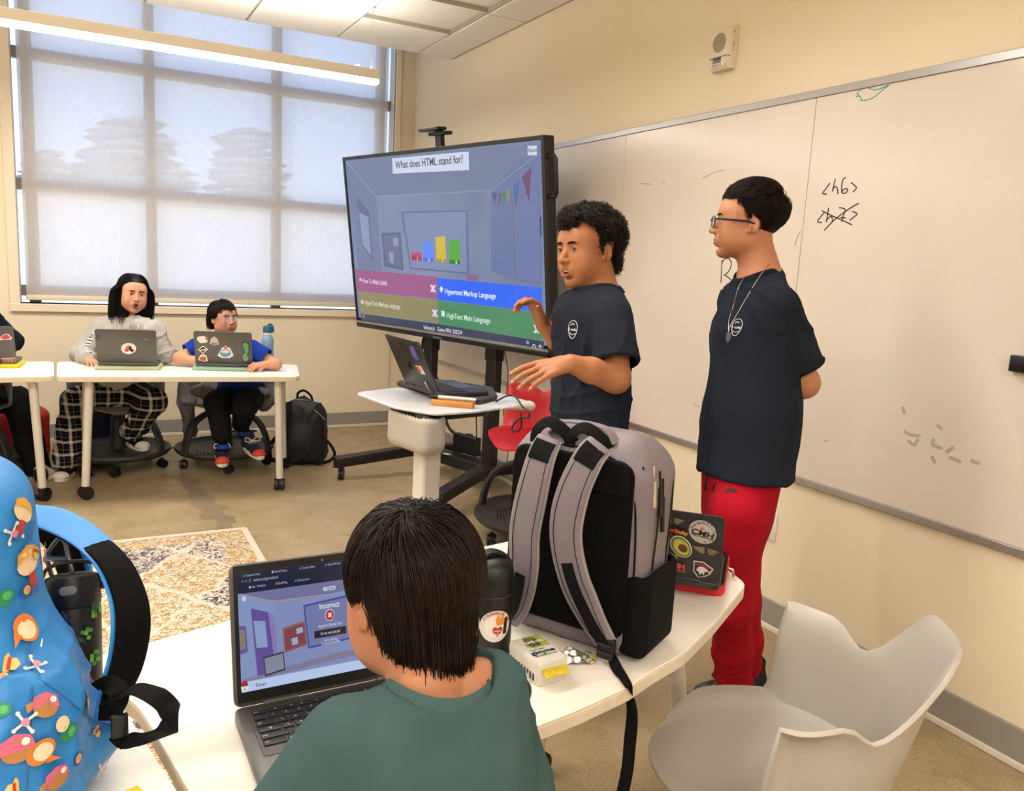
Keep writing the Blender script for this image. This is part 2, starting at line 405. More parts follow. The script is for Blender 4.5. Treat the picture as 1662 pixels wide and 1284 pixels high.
for (u, v, Y, wf_, lb) in ((208, 188, 23, 1.15, 'tall broad conifer outside the window behind its left half'), (398, 203, 31, 1., 'conifer with a split top outside the window right of the broad one'),
                       (75, 240, 40, .9, 'low dark conifer outside at the left edge of the window'), (520, 330, 45, .9, 'low spreading conifer outside at the right end of the window')):
    p = at(u, v, Y=Y); conifer(p.x, Y, p.z+3.0, (p.z+3.0)*.62*wf_, lb)
hedge_rs = random.Random(5)
for i, (u, Y, lb) in enumerate(((130, 52, 'pale rounded tree in the distance left of the broad conifer'), (300, 62, 'pale rounded tree in the distance between the two conifers'), (590, 60, 'pale rounded tree in the distance beyond the right window edge'), (20, 70, 'pale rounded tree in the distance at the left window jamb'))):
    p = at(u, (262, 300, 345, 268)[i], Y=Y); r = empty('round_tree', (p.x, Y, -3), label=lb, cat='tree')
    MB().cyl((0, 0, 0), (0, 0, 3.4), .3, .2, 8).build('trunk', m_bark, r)
    mb = MB(); hh = p.z+3
    for k in range(60):
        a = hedge_rs.random()*2*PI; q = hedge_rs.random()**.5*3.3; z = 2.4+(hh-2.9)*hedge_rs.random()*(1-(q/4.4)**2); s = .9*(.6+.6*hedge_rs.random())
        mb.lathe([(.05, -.7*s), (.7*s, -.4*s), (s, 0), (.75*s, .4*s), (.05, .65*s)], (math.cos(a)*q, math.sin(a)*q, z), n=7)
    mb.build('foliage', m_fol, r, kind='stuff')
m_bld = mat('outside_stucco', '#ebe6da', .9)
bd = empty('low_building', (6.0, 13.0, -3.0), label='pale low building outside behind the lower half of the shade', cat='building')
MB().box2((-14, 0, 0), (14, 2.2, 5.10)).build('wall', m_bld, bd)
MB().box2((-14.1, -.08, 5.1), (14.1, 2.3, 5.2)).build('parapet', m_bld, bd)

# pendant strip lights hung from the ceiling
m_pend = mat('pendant_cream', '#e8decc', .5)
m_led = mat('led_diffuser', '#ffffff', .5, emit=('#fff8ee', 9.0))
def pendant(x0, x1, y, label, watts):
    r = empty('pendant_light', (x1, y, 2.455), label=label, cat='ceiling light', group='linear pendant lights')
    L = x1-x0
    MB().box2((-L, -.032, .026), (0, .032, .082)).build('housing', m_pend, r, bevel=.002)
    MB().box2((-L+.002, -.030, 0), (-.002, .030, .026)).build('diffuser', m_led, r, bevel=.004)
    for xx in (-.045, -L*.5, -L+.1):
        MB().cyl((xx, 0, .082), (xx, 0, .43), .0011, n=6).build('wire', mat('steel_wire', '#b9b2a6', .3, .8), r)
        MB().cyl((xx, 0, .40), (xx, 0, .425), .005, n=10).cyl((xx, 0, .425), (xx, 0, .445), .02, n=16).build('ceiling_mount', m_whitep, r)
        MB().cyl((xx, 0, .082), (xx, 0, .094), .006, n=10).build('cable_gripper', m_whitep, r)
    MB().box((-.03-.10, .0, .088), (.018, .02, .012)).build('end_clip', m_whitep, r)
    area('lamp_down', (x1-L/2, y, 2.45), L, .05, watts)
    area('lamp_up', (x1-L/2, y, 2.545), L, .05, watts*.62, rot=(PI, 0, 0))
pendant(-3.4, 1.626, 4.907, 'long cream linear pendant lamp hanging in front of the window', 66)
pendant(-3.4, 1.626, 2.05, 'long cream linear pendant lamp above the middle of the room', 66)
pendant(-3.4, 1.626, -.8, 'long cream linear pendant lamp behind the camera', 66)
pendant(-3.4, 1.626, -3.0+.2, 'long cream linear pendant lamp near the back wall', 40)

# whiteboard on the right wall
m_wb = mat('whiteboard_enamel', '#dcd4cb', .22, noise=(1.4, '#d4cbc1', .8), spec=.6)
WBZ0, WBZ1 = .668, 2.098
wb = empty('whiteboard', (XW, 2.85, WBZ0), label='long wall mounted whiteboard of butted panels in a grey frame', cat='whiteboard')
def loc(o, p): o.matrix_parent_inverse = Matrix.Translation(-Vector(p.location)); return o
seams = [5.845, 4.652, 3.453, 2.254, 1.055, -.144]
for a, b_ in zip(seams[:-1], seams[1:]):
    loc(MB().box2((XW-.016, b_+.0012, WBZ0), (XW, a-.0012, WBZ1)).build('panel', m_wb, wb, bevel=.0008), wb)
loc(MB().box2((XW-.009, seams[-1], WBZ0), (XW, seams[0], WBZ1)).build('backing', m_blk, wb), wb)
for z0, z1, d in ((WBZ1, WBZ1+.028, .022), (WBZ0-.026, WBZ0, .022)):
    loc(MB().box2((XW-d, seams[-1]-.02, z0), (XW, seams[0]+.02, z1)).build('frame_rail', m_alu, wb, bevel=.002), wb)
for y in (seams[0], seams[-1]-.02): loc(MB().box2((XW-.022, y, WBZ0), (XW, y+.02, WBZ1)).build('frame_stile', m_alu, wb, bevel=.002), wb)
def ink(parent, strokes, m, r=.0022, x=XW-.0165, name='marker_stroke', nn=5):
    for s in strokes:
        mb = MB()
        P = smoothpath([at(u, v, X=x) for u, v in s], nn)
        rings = []
        for i, p in enumerate(P):
            d = (P[min(i+1, len(P)-1)]-P[max(i-1, 0)]).normalized(); w = d.cross(Vector((1, 0, 0))).normalized()*r
            rings.append([p+w, p-w, p-w+Vector((-.0006, 0, 0)), p+w+Vector((-.0006, 0, 0))])
        mb.loft(rings); loc(mb.build(name, m, parent), parent)
m_ink = mat('ink_black', '#2a2738', .5); m_inkt = mat('ink_teal', '#2f9c94', .5)
ink(wb, [[(1347, 297), (1340, 307), (1335, 314), (1342, 315)], [(1356, 290), (1353, 302), (1351, 311)], [(1351, 309), (1355, 303), (1359, 306), (1360, 315)],
         [(1373, 288), (1368, 292), (1366, 304), (1367, 313), (1373, 313), (1376, 307), (1370, 307), (1367, 311)], [(1381, 296), (1387, 301), (1390, 305), (1384, 312)]], m_ink)
ink(wb, [[(1338, 345), (1331, 353), (1327, 360), (1334, 361)], [(1345, 337), (1343, 350), (1341, 361)], [(1341, 358), (1347, 352), (1351, 354), (1350, 362)],
         [(1362, 337), (1368, 338), (1372, 341), (1369, 350), (1366, 360)], [(1364, 353), (1373, 354)], [(1383, 343), (1388, 345), (1391, 348), (1385, 353), (1379, 358)],
         [(1334, 342), (1350, 350), (1366, 357), (1383, 365)], [(1394, 330), (1375, 341), (1352, 359), (1338, 374)]], m_ink)
ink(wb, [[(1172, 422), (1171, 440), (1170, 459)], [(1171, 428), (1176, 421), (1183, 420), (1187, 428), (1183, 440), (1175, 447)], [(1176, 446), (1184, 452), (1192, 460)],
         [(1196, 441), (1191, 448), (1192, 457), (1198, 459), (1201, 450), (1198, 442), (1196, 441)], [(1207, 434), (1207, 447), (1206, 460)], [(1246, 292), (1246, 299)]], m_ink, .0024)
ink(wb, [[(1391, 152), (1396, 145), (1403, 141), (1412, 144), (1420, 146), (1431, 143), (1443, 138)], [(1443, 138), (1430, 148), (1418, 158), (1408, 162)],
         [(1391, 152), (1394, 155), (1391, 157), (1389, 156)], [(1394, 155), (1398, 160), (1397, 163), (1406, 162)], [(1406, 162), (1404, 164)], [(1397, 147), (1398, 148)]], m_inkt, .0016)
m_smudge = mat('eraser_smudge', '#a79c92', .5, alpha=.16)
ink(wb, [[(1467, 700), (1478, 706), (1494, 707)], [(1473, 715), (1484, 722), (1490, 712)], [(1516, 712), (1514, 722), (1530, 728)], [(1512, 740), (1518, 752)], [(1465, 660), (1468, 672)],
         [(1520, 690), (1530, 697)], [(1540, 742), (1560, 750)], [(1575, 748), (1590, 752)], [(1535, 735), (1548, 726)]], m_smudge, .006, name='smudge')
ink(wb, [[(1140, 290), (1160, 280), (1175, 276)], [(1040, 298), (1056, 299)], [(1075, 296), (1080, 295)], [(1290, 400), (1294, 385), (1300, 375)], [(1338, 716), (1344, 715)], [(1125, 655), (1135, 661)]], m_smudge, .003, name='smudge')
# black eraser on the board at the right edge of the view
er = empty('magnetic_eraser', (XW-.016, 1.34, 1.23), label='black magnetic eraser stuck on the whiteboard at the right edge', cat='eraser')
p0 = at(1647, 577, X=XW-.016); er.location = p0
MB().rbox((-.014, -.075, -.022), (.028, .15, .048), .008, er=.003).build('body', m_blkp, er)
MB().box((-.002, -.075, -.022), (.004, .14, .044)).build('felt_pad', mat('felt', '#2b2a2a', 1), er)
MB().box((-.0285, -.09, -.004), (.001, .08, .006)).build('label_strip', mat('grey_label', '#9c9c9c', .5), er)

# fire alarm speaker
p = at(1181, 82, X=XW)
fa = empty('fire_alarm', p, label='cream fire alarm speaker strobe high on the wall above the whiteboard', cat='fire alarm')
m_fa = mat('alarm_cream', '#dfd5bf', .45)
prof = [(0, -.085), (-.038, -.085), (-.050, -.060), (-.050, .055), (-.036, .088), (0, .092)]
mbf = MB(); n_ = len(prof)
yy = [-.062, -.050, .050, .062]; ins = [.55, 1, 1, .55]
rings = [[Vector((x*(k if x < -.01 else 1), y, z)) for x, z in prof] for y, k in zip(yy, ins)]
mbf.loft(rings); mbf.build('housing', m_fa, fa, bevel=.003)
MB().lathe([(.0, .0), (.041, 0), (.041, .001), (.0, .001)], (-.0502, -.002, .022), (-1, 0, 0), 32).build('grille', mat('alarm_grille', '#c9bfa8', .6), fa)
g = MB()
for i in range(-9, 10):
    for j in range(-9, 10):
        y, z = i*.0041, j*.0041
        if y*y+z*z < .0385**2: g.box((-.0515, -.002+y, .022+z), (.001, .0021, .0021))
g.build('grille_holes', mat('alarm_dark', '#4b4337', .8), fa, smooth=False, kind='stuff')
MB().box((-.051, -.004, -.036), (.004, .104, .004)).build('ledge', mat('alarm_ledge_tan', '#8d8472', .7), fa)  # thin strip in a darker tan than the housing
MB().rbox((-.046, .006, -.048), (.012, .05, .022), .003).build('strobe_lens', mat('strobe', '#3b3f4a', .08, spec=.9), fa)
MB().cyl((-.046, -.008, -.048), (-.046, .022, -.048), .003).build('strobe_tube', mat('strobe_tube', '#cfd3da', .2), fa)
MB().box((-.0495, -.002, -.068), (.002, .088, .014)).build('label_plate', m_whitep, fa)
text_on('lettering', 'WHEELOCK', mat('ink_grey', '#5d5d5d', .6), fa, (-.0508, .030, -.068), (0, -1, 0), (0, 0, 1), .010)
m_red = mat('print_red', '#b4432f', .6)
for k, ch in enumerate('FIRE'): text_on('letter', ch, m_red, fa, (-.024, -.0618+.0018, .055-.021*k), (-1, -.95, 0), (0, 0, 1), .024, 'CENTER', ext=.0025)
MB().cyl((-.040, -.058, -.038), (-.041, -.0592, -.038), .003).build('screw', m_blkp, fa)

# wall outlet behind the student in red trousers
p = at(1250, 852, X=XW)
wo = empty('wall_plate', p, label='white wall plate with two round jacks under the whiteboard', cat='wall outlet')
MB().rbox((-.004, 0, 0), (.008, .075, .118), .002, er=.001).build('plate', m_whitep, wo, bevel=.001)
for y in (-.012, .012): MB().cyl((-.008, y, .004), (-.013, y, .004), .005, n=12).cyl((-.013, y, .004), (-.0135, y, .004), .003, n=8).build('jack', mat('brass_dark', '#5d4a2c', .3, .8), wo)
text_on('lettering', 'DATA 12', mat('ink_grey', '#777777'), wo, (-.0083, .026, .046), (0, -1, 0), (0, 0, 1), .011)

# rug
m_rug = mat('rug_weave', '#d9cdb8', .95, bump=(400, .6, .003))
n, l, b = nodes(m_rug); co = n.new('ShaderNodeTexCoord')
sp = n.new('ShaderNodeSeparateXYZ'); l.new(co.outputs['Object'], sp.inputs[0])
wx = mth('ADD', sp.outputs[0], mth('MULTIPLY', mth('SUBTRACT', nz(9, 3), .5), .12)); wy = mth('ADD', sp.outputs[1], mth('MULTIPLY', mth('SUBTRACT', nz(8, 3, .5), .5), .12))
s1 = mth('ADD', mth('MULTIPLY', wx, 1.35), wy); s2 = mth('SUBTRACT', mth('MULTIPLY', wx, 1.35), wy)
q1 = mth('ABSOLUTE', mth('SUBTRACT', mth('FRACT', mth('MULTIPLY', s1, 1.7)), .5)); q2 = mth('ABSOLUTE', mth('SUBTRACT', mth('FRACT', mth('MULTIPLY', s2, 1.7)), .5))
edge = mth('MAXIMUM', q1, q2)
cell = n.new('ShaderNodeTexWhiteNoise'); cell.noise_dimensions = '3D'
cmb = n.new('ShaderNodeCombineXYZ'); cmb.inputs[2].default_value = 4.37; l.new(mth('ADD', mth('FLOOR', mth('MULTIPLY', s1, 1.7)), .31), cmb.inputs[0]); l.new(mth('FLOOR', mth('MULTIPLY', s2, 1.7)), cmb.inputs[1]); l.new(cmb.outputs[0], cell.inputs['Vector'])
cr = n.new('ShaderNodeValToRGB'); cr.color_ramp.interpolation = 'CONSTANT'; l.new(cell.outputs[0], cr.inputs[0])
els = cr.color_ramp.elements; els[0].color = lin('#b59c62'); els[1].position = .24; els[1].color = lin('#3c4254')
for ps, cc in ((.48, '#c6baa4'), (.62, '#b98f5c'), (.76, '#4d5466'), (.92, '#b5a068')): e = els.new(ps); e.color = lin(cc)
spot = ramp(nz(45, 4, 1.5), .49, 0., .53, 1.)
body = mixc(spot, '#ddd2bf', cr.outputs[0])
body = mixc(ramp(nz(52, 2, 1.), .63, 0., .66, .8), body, '#c08850')
body = mixc(ramp(nz(44, 2, 2.), .64, 0., .66, 1.), body, '#a8385a')
body = mixc(ramp(nz(90, 3, 1.), .60, 0., .64, .8), body, '#39404f')
body = mixc(ramp(nz(38, 2, 1.), .30, .8, .35, 0.), body, '#8fa6ad')
rim_ = mixc(mth('MULTIPLY', ramp(nz(120, 2), .4, 0., .6, 1.), .35), '#e2d8c8', '#b9aa90')
body = mixc(ramp(edge, .455, 0., .485, 1.), body, rim_)
ex = mth('MINIMUM', mth('SUBTRACT', 1.0, sp.outputs[0]), mth('SUBTRACT', 1.15, sp.outputs[1]))
bord = mixc(spot, '#d8ccb4', '#bfa35a'); bord = mixc(ramp(nz(60, 2, 2), .60, 0., .63, 1.), bord, '#b0446a'); bord = mixc(ramp(nz(75, 2, 1), .58, 0., .62, 1.), bord, '#4c566b')
body = mixc(ramp(ex, .155, 1., .165, 0.), body, bord)
body = mixc(ramp(ex, .03, 1., .034, 0.), body, rim_)
l.new(body, b.inputs['Base Color'])
rug = MB().rbox((0, 0, .004), (2.0, 2.3, .008), .012, er=.002).build('area_rug', m_rug, loc=(.728-1.0, 4.158-1.15, .0005))
tag(rug, 'cream area rug with a worn yellow, navy and orange diamond pattern on the concrete', 'rug')
# ------------------------------------------------------------------ signed-distance modelling (bodies, clothes, bags)
class SDF:
    """soft union of round cones, ellipsoids and boxes, polygonised with surface nets"""
    def __init__(s, k=.02): s.p = []; s.k = k
    def add(s, kind, *a, k=None, sub=False, cut=False): s.p.append((kind, a, s.k if k is None else k, sub, cut)); return s
    def cone(s, a, b, ra, rb, k=None, sub=False, flat=None):
        return s.add('cone', np.array(a, float), np.array(b, float), ra, rb, flat, k=k, sub=sub)
    def chain(s, pts, rad, k=None, flat=None):
        for i in range(len(pts)-1): s.cone(pts[i], pts[i+1], rad[i], rad[i+1], k=k, flat=flat)
        return s
    def ell(s, c, r, R=None, k=None, sub=False):
        return s.add('ell', np.array(c, float), np.array(r, float), np.eye(3) if R is None else np.array(R, float), k=k, sub=sub)
    def box(s, c, h, R=None, r=.01, k=None, sub=False):
        return s.add('box', np.array(c, float), np.array(h, float), np.eye(3) if R is None else np.array(R, float), r, k=k, sub=sub)
    def grp(s, o, k=.01): return s.add('grp', o, k=k)
    def plane(s, p, nrm, k=0.):
        """keep the side away from nrm"""
        nrm = np.array(nrm, float); return s.add('plane', np.array(p, float), nrm/np.linalg.norm(nrm), k=k, cut=True)
    def grow(s, d):
        """a copy with every positive part made fatter by d"""
        o = SDF(s.k)
        for kind, a, k, sub, cut in s.p:
            if not sub and not cut:
                a = list(a)
                if kind == 'cone': a[2] += d; a[3] += d
                elif kind == 'ell': a[1] = a[1]+d
                elif kind == 'box': a[1] = a[1]+d; a[3] += d
                a = tuple(a)
            o.p.append((kind, a, k, sub, cut))
        return o
    def bounds(s):
        lo = np.full(3, 1e9); hi = -lo
        for kind, a, k, sub, cut in s.p:
            if sub or cut: continue
            l, h = s.bb(kind, a); lo = np.minimum(lo, l); hi = np.maximum(hi, h)
        return lo, hi
    @staticmethod
    def bb(kind, a):
        if kind == 'grp': return a[0].bounds()
        if kind == 'cone':
            r = max(a[2], a[3]); return np.minimum(a[0], a[1])-r, np.maximum(a[0], a[1])+r
        if kind == 'ell': e = np.sqrt(((a[2]*a[1])**2).sum(1)); return a[0]-e, a[0]+e
        if kind == 'box': e = (np.abs(a[2])*a[1]).sum(1)+.001; return a[0]-e, a[0]+e
    @staticmethod
    def dist(kind, a, P):
        if kind == 'cone':
            A, B, ra, rb, flat = a
            sc = 1.
            if flat is not None:
                nn = np.array(flat[0], float); nn /= np.linalg.norm(nn); f = flat[1]
                q = ((P-A)@nn)*(1/f-1); P = P+q[..., None]*nn; qb = ((B-A)@nn)*(1/f-1); B = B+qb*nn; sc = min(f, 1.)
            ba = B-A; L2 = max(ba@ba, 1e-12); pa = P-A
            h = np.clip((pa@ba)/L2, 0, 1)
            return (np.sqrt(((pa-h[..., None]*ba)**2).sum(-1))-(ra+(rb-ra)*h))*sc
        if kind == 'ell':
            q = (P-a[0])@a[2]; k0 = np.sqrt(((q/a[1])**2).sum(-1)); k1 = np.sqrt(((q/a[1]**2)**2).sum(-1))
            return k0*(k0-1)/np.maximum(k1, 1e-9)
        if kind == 'box':
            q = np.abs((P-a[0])@a[2])-(a[1]-a[3]); return np.sqrt((np.maximum(q, 0)**2).sum(-1))+np.minimum(q.max(-1), 0)-a[3]
        if kind == 'plane': return (P-a[0])@a[1]
        if kind == 'grp': return a[0].val(P)
    def val(s, P):
        P = np.asarray(P, float); D = np.full(P.shape[:-1], .5)
        for kind, a, k, sub, cut in s.p:
            d = s.dist(kind, a, P)
            if sub or cut:
                if sub: d = -d
                D = np.maximum(D, d)+(np.clip(k-np.abs(D-d), 0, None)**2/(4*k) if k > 0 else 0)
            else: D = np.minimum(D, d)-(np.clip(k-np.abs(D-d), 0, None)**2/(4*k) if k > 0 else 0)
        return D
    def mesh(s, vox=.006, post=None, name='body', smooth=1, lo=None, hi=None):
        l0, h0 = s.bounds(); lo = l0-3*vox if lo is None else np.array(lo); hi = h0+3*vox if hi is None else np.array(hi)
        n = np.ceil((hi-lo)/vox).astype(int)+1
        ax = [lo[i]+vox*np.arange(n[i]) for i in range(3)]
        D = np.full(n, .5, np.float32)
        for kind, a, k, sub, cut in s.p:
            if cut: i0 = np.zeros(3, int); i1 = n
            else:
                l, h = s.bb(kind, a); m = (k if not sub else k)+2.5*vox
                if kind == 'cone' and a[4] is not None and a[4][1] > 1: m += max(a[2], a[3])*(a[4][1]-1)
                i0 = np.clip(np.floor((l-m-lo)/vox).astype(int), 0, n); i1 = np.clip(np.ceil((h+m-lo)/vox).astype(int)+1, 0, n)
            if (i1 <= i0).any(): continue
            P = np.stack(np.meshgrid(*[ax[j][i0[j]:i1[j]] for j in range(3)], indexing='ij'), -1)
            d = s.dist(kind, a, P).astype(np.float32); sl = tuple(slice(i0[j], i1[j]) for j in range(3)); c = D[sl]
            if sub or cut:
                if sub: d = -d
                if k > 0: hh = np.clip(k-np.abs(c-d), 0, None); D[sl] = np.maximum(c, d)+hh*hh/(4*k)
                else: D[sl] = np.maximum(c, d)
            else:
                if k > 0: hh = np.clip(k-np.abs(c-d), 0, None); D[sl] = np.minimum(c, d)-hh*hh/(4*k)
                else: D[sl] = np.minimum(c, d)
        if post is not None:
            P = np.stack(np.meshgrid(*ax, indexing='ij'), -1); D = post(D, P)
        D[0] = D[-1] = .01; D[:, 0] = D[:, -1] = .01; D[:, :, 0] = D[:, :, -1] = .01
        return nets(D, lo, vox, name, smooth)

def nets(D, lo, vox, name='body', smooth=1):
    S = D < 0; nx, ny, nz = D.shape
    c8 = sum(S[i:nx-1+i, j:ny-1+j, k:nz-1+k].astype(np.int8) for i in (0, 1) for j in (0, 1) for k in (0, 1))
    act = (c8 > 0) & (c8 < 8); w = np.argwhere(act); idx = np.full(act.shape, -1, np.int32); idx[act] = np.arange(len(w))
    pos = np.zeros((len(w), 3)); cnt = np.zeros(len(w))
    for a in range(3):
        for i in (0, 1):
            for j in (0, 1):
                o1 = [0, 0, 0]; o1[(a+1) % 3] = i; o1[(a+2) % 3] = j; o2 = list(o1); o2[a] = 1
                q1 = w+o1; q2 = w+o2; va = D[q1[:, 0], q1[:, 1], q1[:, 2]]; vb = D[q2[:, 0], q2[:, 1], q2[:, 2]]
                m = (va < 0) != (vb < 0); t = va[m]/(va[m]-vb[m]); pos[m] += np.array(o1)+(np.array(o2)-o1)*t[:, None]; cnt[m] += 1
    V = (w+pos/cnt[:, None])*vox+lo
    F = []
    for a in range(3):
        b, c = (a+1) % 3, (a+2) % 3
        sl0 = [slice(None)]*3; sl1 = [slice(None)]*3; sl0[a] = slice(0, -1); sl1[a] = slice(1, None)
        cr = S[tuple(sl0)] != S[tuple(sl1)]; e = np.argwhere(cr); ins = S[tuple(sl0)][cr]
        ok = (e[:, b] > 0) & (e[:, c] > 0) & (e[:, b] < D.shape[b]-1) & (e[:, c] < D.shape[c]-1); e = e[ok]; ins = ins[ok]
        def at_(db, dc):
            q = e.copy(); q[:, b] += db; q[:, c] += dc; return idx[q[:, 0], q[:, 1], q[:, 2]]
        Q = np.stack([at_(-1, -1), at_(0, -1), at_(0, 0), at_(-1, 0)], 1); Q[~ins] = Q[~ins][:, ::-1]; F.append(Q)
    F = np.concatenate(F)
    for _ in range(smooth):                      # light Laplacian pass
        acc = np.zeros_like(V); c = np.zeros(len(V))
        for i in range(4):
            x, y = F[:, i], F[:, (i+1) % 4]
            for d in range(3): acc[:, d] += np.bincount(x, V[y, d], len(V))+np.bincount(y, V[x, d], len(V))
            c += np.bincount(x, minlength=len(V))+np.bincount(y, minlength=len(V))
        V = V*.5+acc/np.maximum(c, 1)[:, None]*.5
    me = bpy.data.meshes.new(name); me.vertices.add(len(V)); me.vertices.foreach_set('co', V.astype(np.float32).ravel())
    me.loops.add(len(F)*4); me.loops.foreach_set('vertex_index', F.ravel().astype(np.int32)); me.polygons.add(len(F)); me.polygons.foreach_set('loop_start', np.arange(len(F), dtype=np.int32)*4)
    me.update(calc_edges=True); me.validate(); me.shade_smooth()
    return me
def displace(me, fn):
    """move every vertex along its normal by fn(points, normals)"""
    N = len(me.vertices); co = np.empty(N*3, np.float32); me.vertices.foreach_get('co', co); co = co.reshape(-1, 3)
    nn = np.empty(N*3, np.float32); me.vertex_normals.foreach_get('vector', nn); nn = nn.reshape(-1, 3)
    d = fn(co, nn); d = d[:, None]*nn if d.ndim == 1 else d
    me.vertices.foreach_set('co', (co+d).ravel()); me.update(); me.shade_smooth(); return me
def vnoise(P, f, seed=0):
    """smooth value noise in 3D, -1..1"""
    Q = P*f+seed*17.3; i = np.floor(Q).astype(np.int64); t = Q-i; t = t*t*(3-2*t); r = 0
    def h(x, y, z):
        v = (x*73856093) ^ (y*19349663) ^ (z*83492791); v = (v ^ (v >> 13))*1274126177; return ((v & 0xffff)/32767.5-1)
    for dx in (0, 1):
        for dy in (0, 1):
            for dz in (0, 1):
                wgt = (t[..., 0] if dx else 1-t[..., 0])*(t[..., 1] if dy else 1-t[..., 1])*(t[..., 2] if dz else 1-t[..., 2]); r = r+wgt*h(i[..., 0]+dx, i[..., 1]+dy, i[..., 2]+dz)
    return r
def folds(dirs, f=9., amp=.004, seed=1, sharp=1.6):
    """cloth folds: warped ridges that run along dirs"""
    d = np.array(dirs, float); d /= np.linalg.norm(d); o = np.cross(d, [.3, .2, .9]); o /= np.linalg.norm(o); o2 = np.cross(d, o)
    def fn(P, N=None):
        w1 = vnoise(P, 5, seed)*.09; w2 = vnoise(P, 7, seed+3)*.05
        a = (P@o+w1)*f*2*PI; b = (P@o2+w2)*f*1.3*2*PI
        r = (1-np.abs(np.sin(a*.9+P@d*3)))**2.2-.25+.6*((1-np.abs(np.cos(b*.9)))**2.2-.25)
        m = np.clip(vnoise(P, 4.5, seed+9)*1.5+.35, 0, 1)
        return r*m*amp
    return fn
def rotm(z=0, y=0, x=0): return np.array(Euler((x, y, z), 'XYZ').to_matrix())

def strands(paths, r0=.0012, r1=.0003, n=3):
    """many thin tapered tubes; paths: array (S, K, 3)"""
    P = np.asarray(paths, float); S, K, _ = P.shape
    T = np.gradient(P, axis=1); T /= np.linalg.norm(T, axis=2, keepdims=True)+1e-9
    ref = np.array([.31, .62, .72]); X = np.cross(T, ref); X /= np.linalg.norm(X, axis=2, keepdims=True)+1e-9; Y = np.cross(T, X)
    rr = np.linspace(r0, r1, K)[None, :, None]
    V = np.stack([P+(X*math.cos(2*PI*i/n)+Y*math.sin(2*PI*i/n))*rr for i in range(n)], 2).reshape(-1, 3)
    base = (np.arange(S)[:, None, None]*K+np.arange(K-1)[None, :, None])*n; i = np.arange(n)[None, None, :]; j = (i+1) % n
    F = np.stack([base+i, base+j, base+n+j, base+n+i], -1).reshape(-1, 4)
    me = bpy.data.meshes.new('strands'); me.vertices.add(len(V)); me.vertices.foreach_set('co', V.astype(np.float32).ravel())
    me.loops.add(len(F)*4); me.loops.foreach_set('vertex_index', F.ravel().astype(np.int32)); me.polygons.add(len(F)); me.polygons.foreach_set('loop_start', np.arange(len(F), dtype=np.int32)*4)
    me.update(calc_edges=True); me.shade_smooth(); return me
def mesh_join(a, b):
    bm = bmesh.new(); bm.from_mesh(a); bm.from_mesh(b); bm.to_mesh(a); bm.free(); return a
def surf_points(me, count, rng, cond=None):
    """random points (and normals) on a mesh"""
    me.calc_loop_triangles(); T = np.array([t.vertices[:] for t in me.loop_triangles]); co = np.array([v.co[:] for v in me.vertices])
    a, b, c = co[T[:, 0]], co[T[:, 1]], co[T[:, 2]]; cr = np.cross(b-a, c-a); ar = np.linalg.norm(cr, axis=1); nn = cr/(ar[:, None]+1e-12)
    cen = (a+b+c)/3; w = ar.copy()
    if cond is not None: w = w*cond(cen, nn)
    t = rng.choice(len(T), count, p=w/w.sum()); u = rng.random((count, 2)); fl = u.sum(1) > 1; u[fl] = 1-u[fl]
    return a[t]+(b-a)[t]*u[:, :1]+(c-a)[t]*u[:, 1:], nn[t]
# ------------------------------------------------------------------ people
RT = np.array(rt); UPV = np.array(up); FW = np.array(fw); fh = FW.copy(); fh[2] = 0; fh /= np.linalg.norm(fh); rh = np.cross(fh, [0, 0, 1.])
def J(u, v, D): return np.array(at(u, v, D=D))
def basis(fwd, upv=(0, 0, 1)):
    """columns: person's right, forward, up"""
    f = np.array(fwd, float); f /= np.linalg.norm(f); u = np.array(upv, float); r = np.cross(f, u); r /= np.linalg.norm(r); u = np.cross(r, f); return np.stack([r, f, u], 1)
def skin(name, c, c2):
    m = mat(name, c, .48, noise=(14, c2, .7), bump=(320, .05, .001), spec=.35)
    _, _, b = nodes(m); b.inputs['Subsurface Weight'].default_value = .12; b.inputs['Subsurface Radius'].default_value = (.012, .005, .003); b.inputs['Subsurface Scale'].default_value = .5
    return m
sk_tan = skin('skin_tan', '#a8714e', '#9a6242'); sk_mid = skin('skin_warm', '#b47d5e', '#a86e4f'); sk_fair = skin('skin_fair', '#c9967a', '#bd8266'); sk_kid = skin('skin_child', '#b67e5b', '#a96d4b')
m_lip = mat('lips', '#96503f', .4); m_lip2 = mat('lips_rose', '#a34e48', .4); m_eyew = mat('eye_white', '#e9e4de', .2); m_iris = mat('iris_brown', '#2a1710', .15); m_teeth = mat('teeth', '#e9e2d5', .3); m_mouth = mat('mouth_dark', '#2a0f0c', .6)
m_brow = mat('eyebrow_dark', '#1d120d', .9)
m_nail = mat('fingernail', '#dba088', .35)

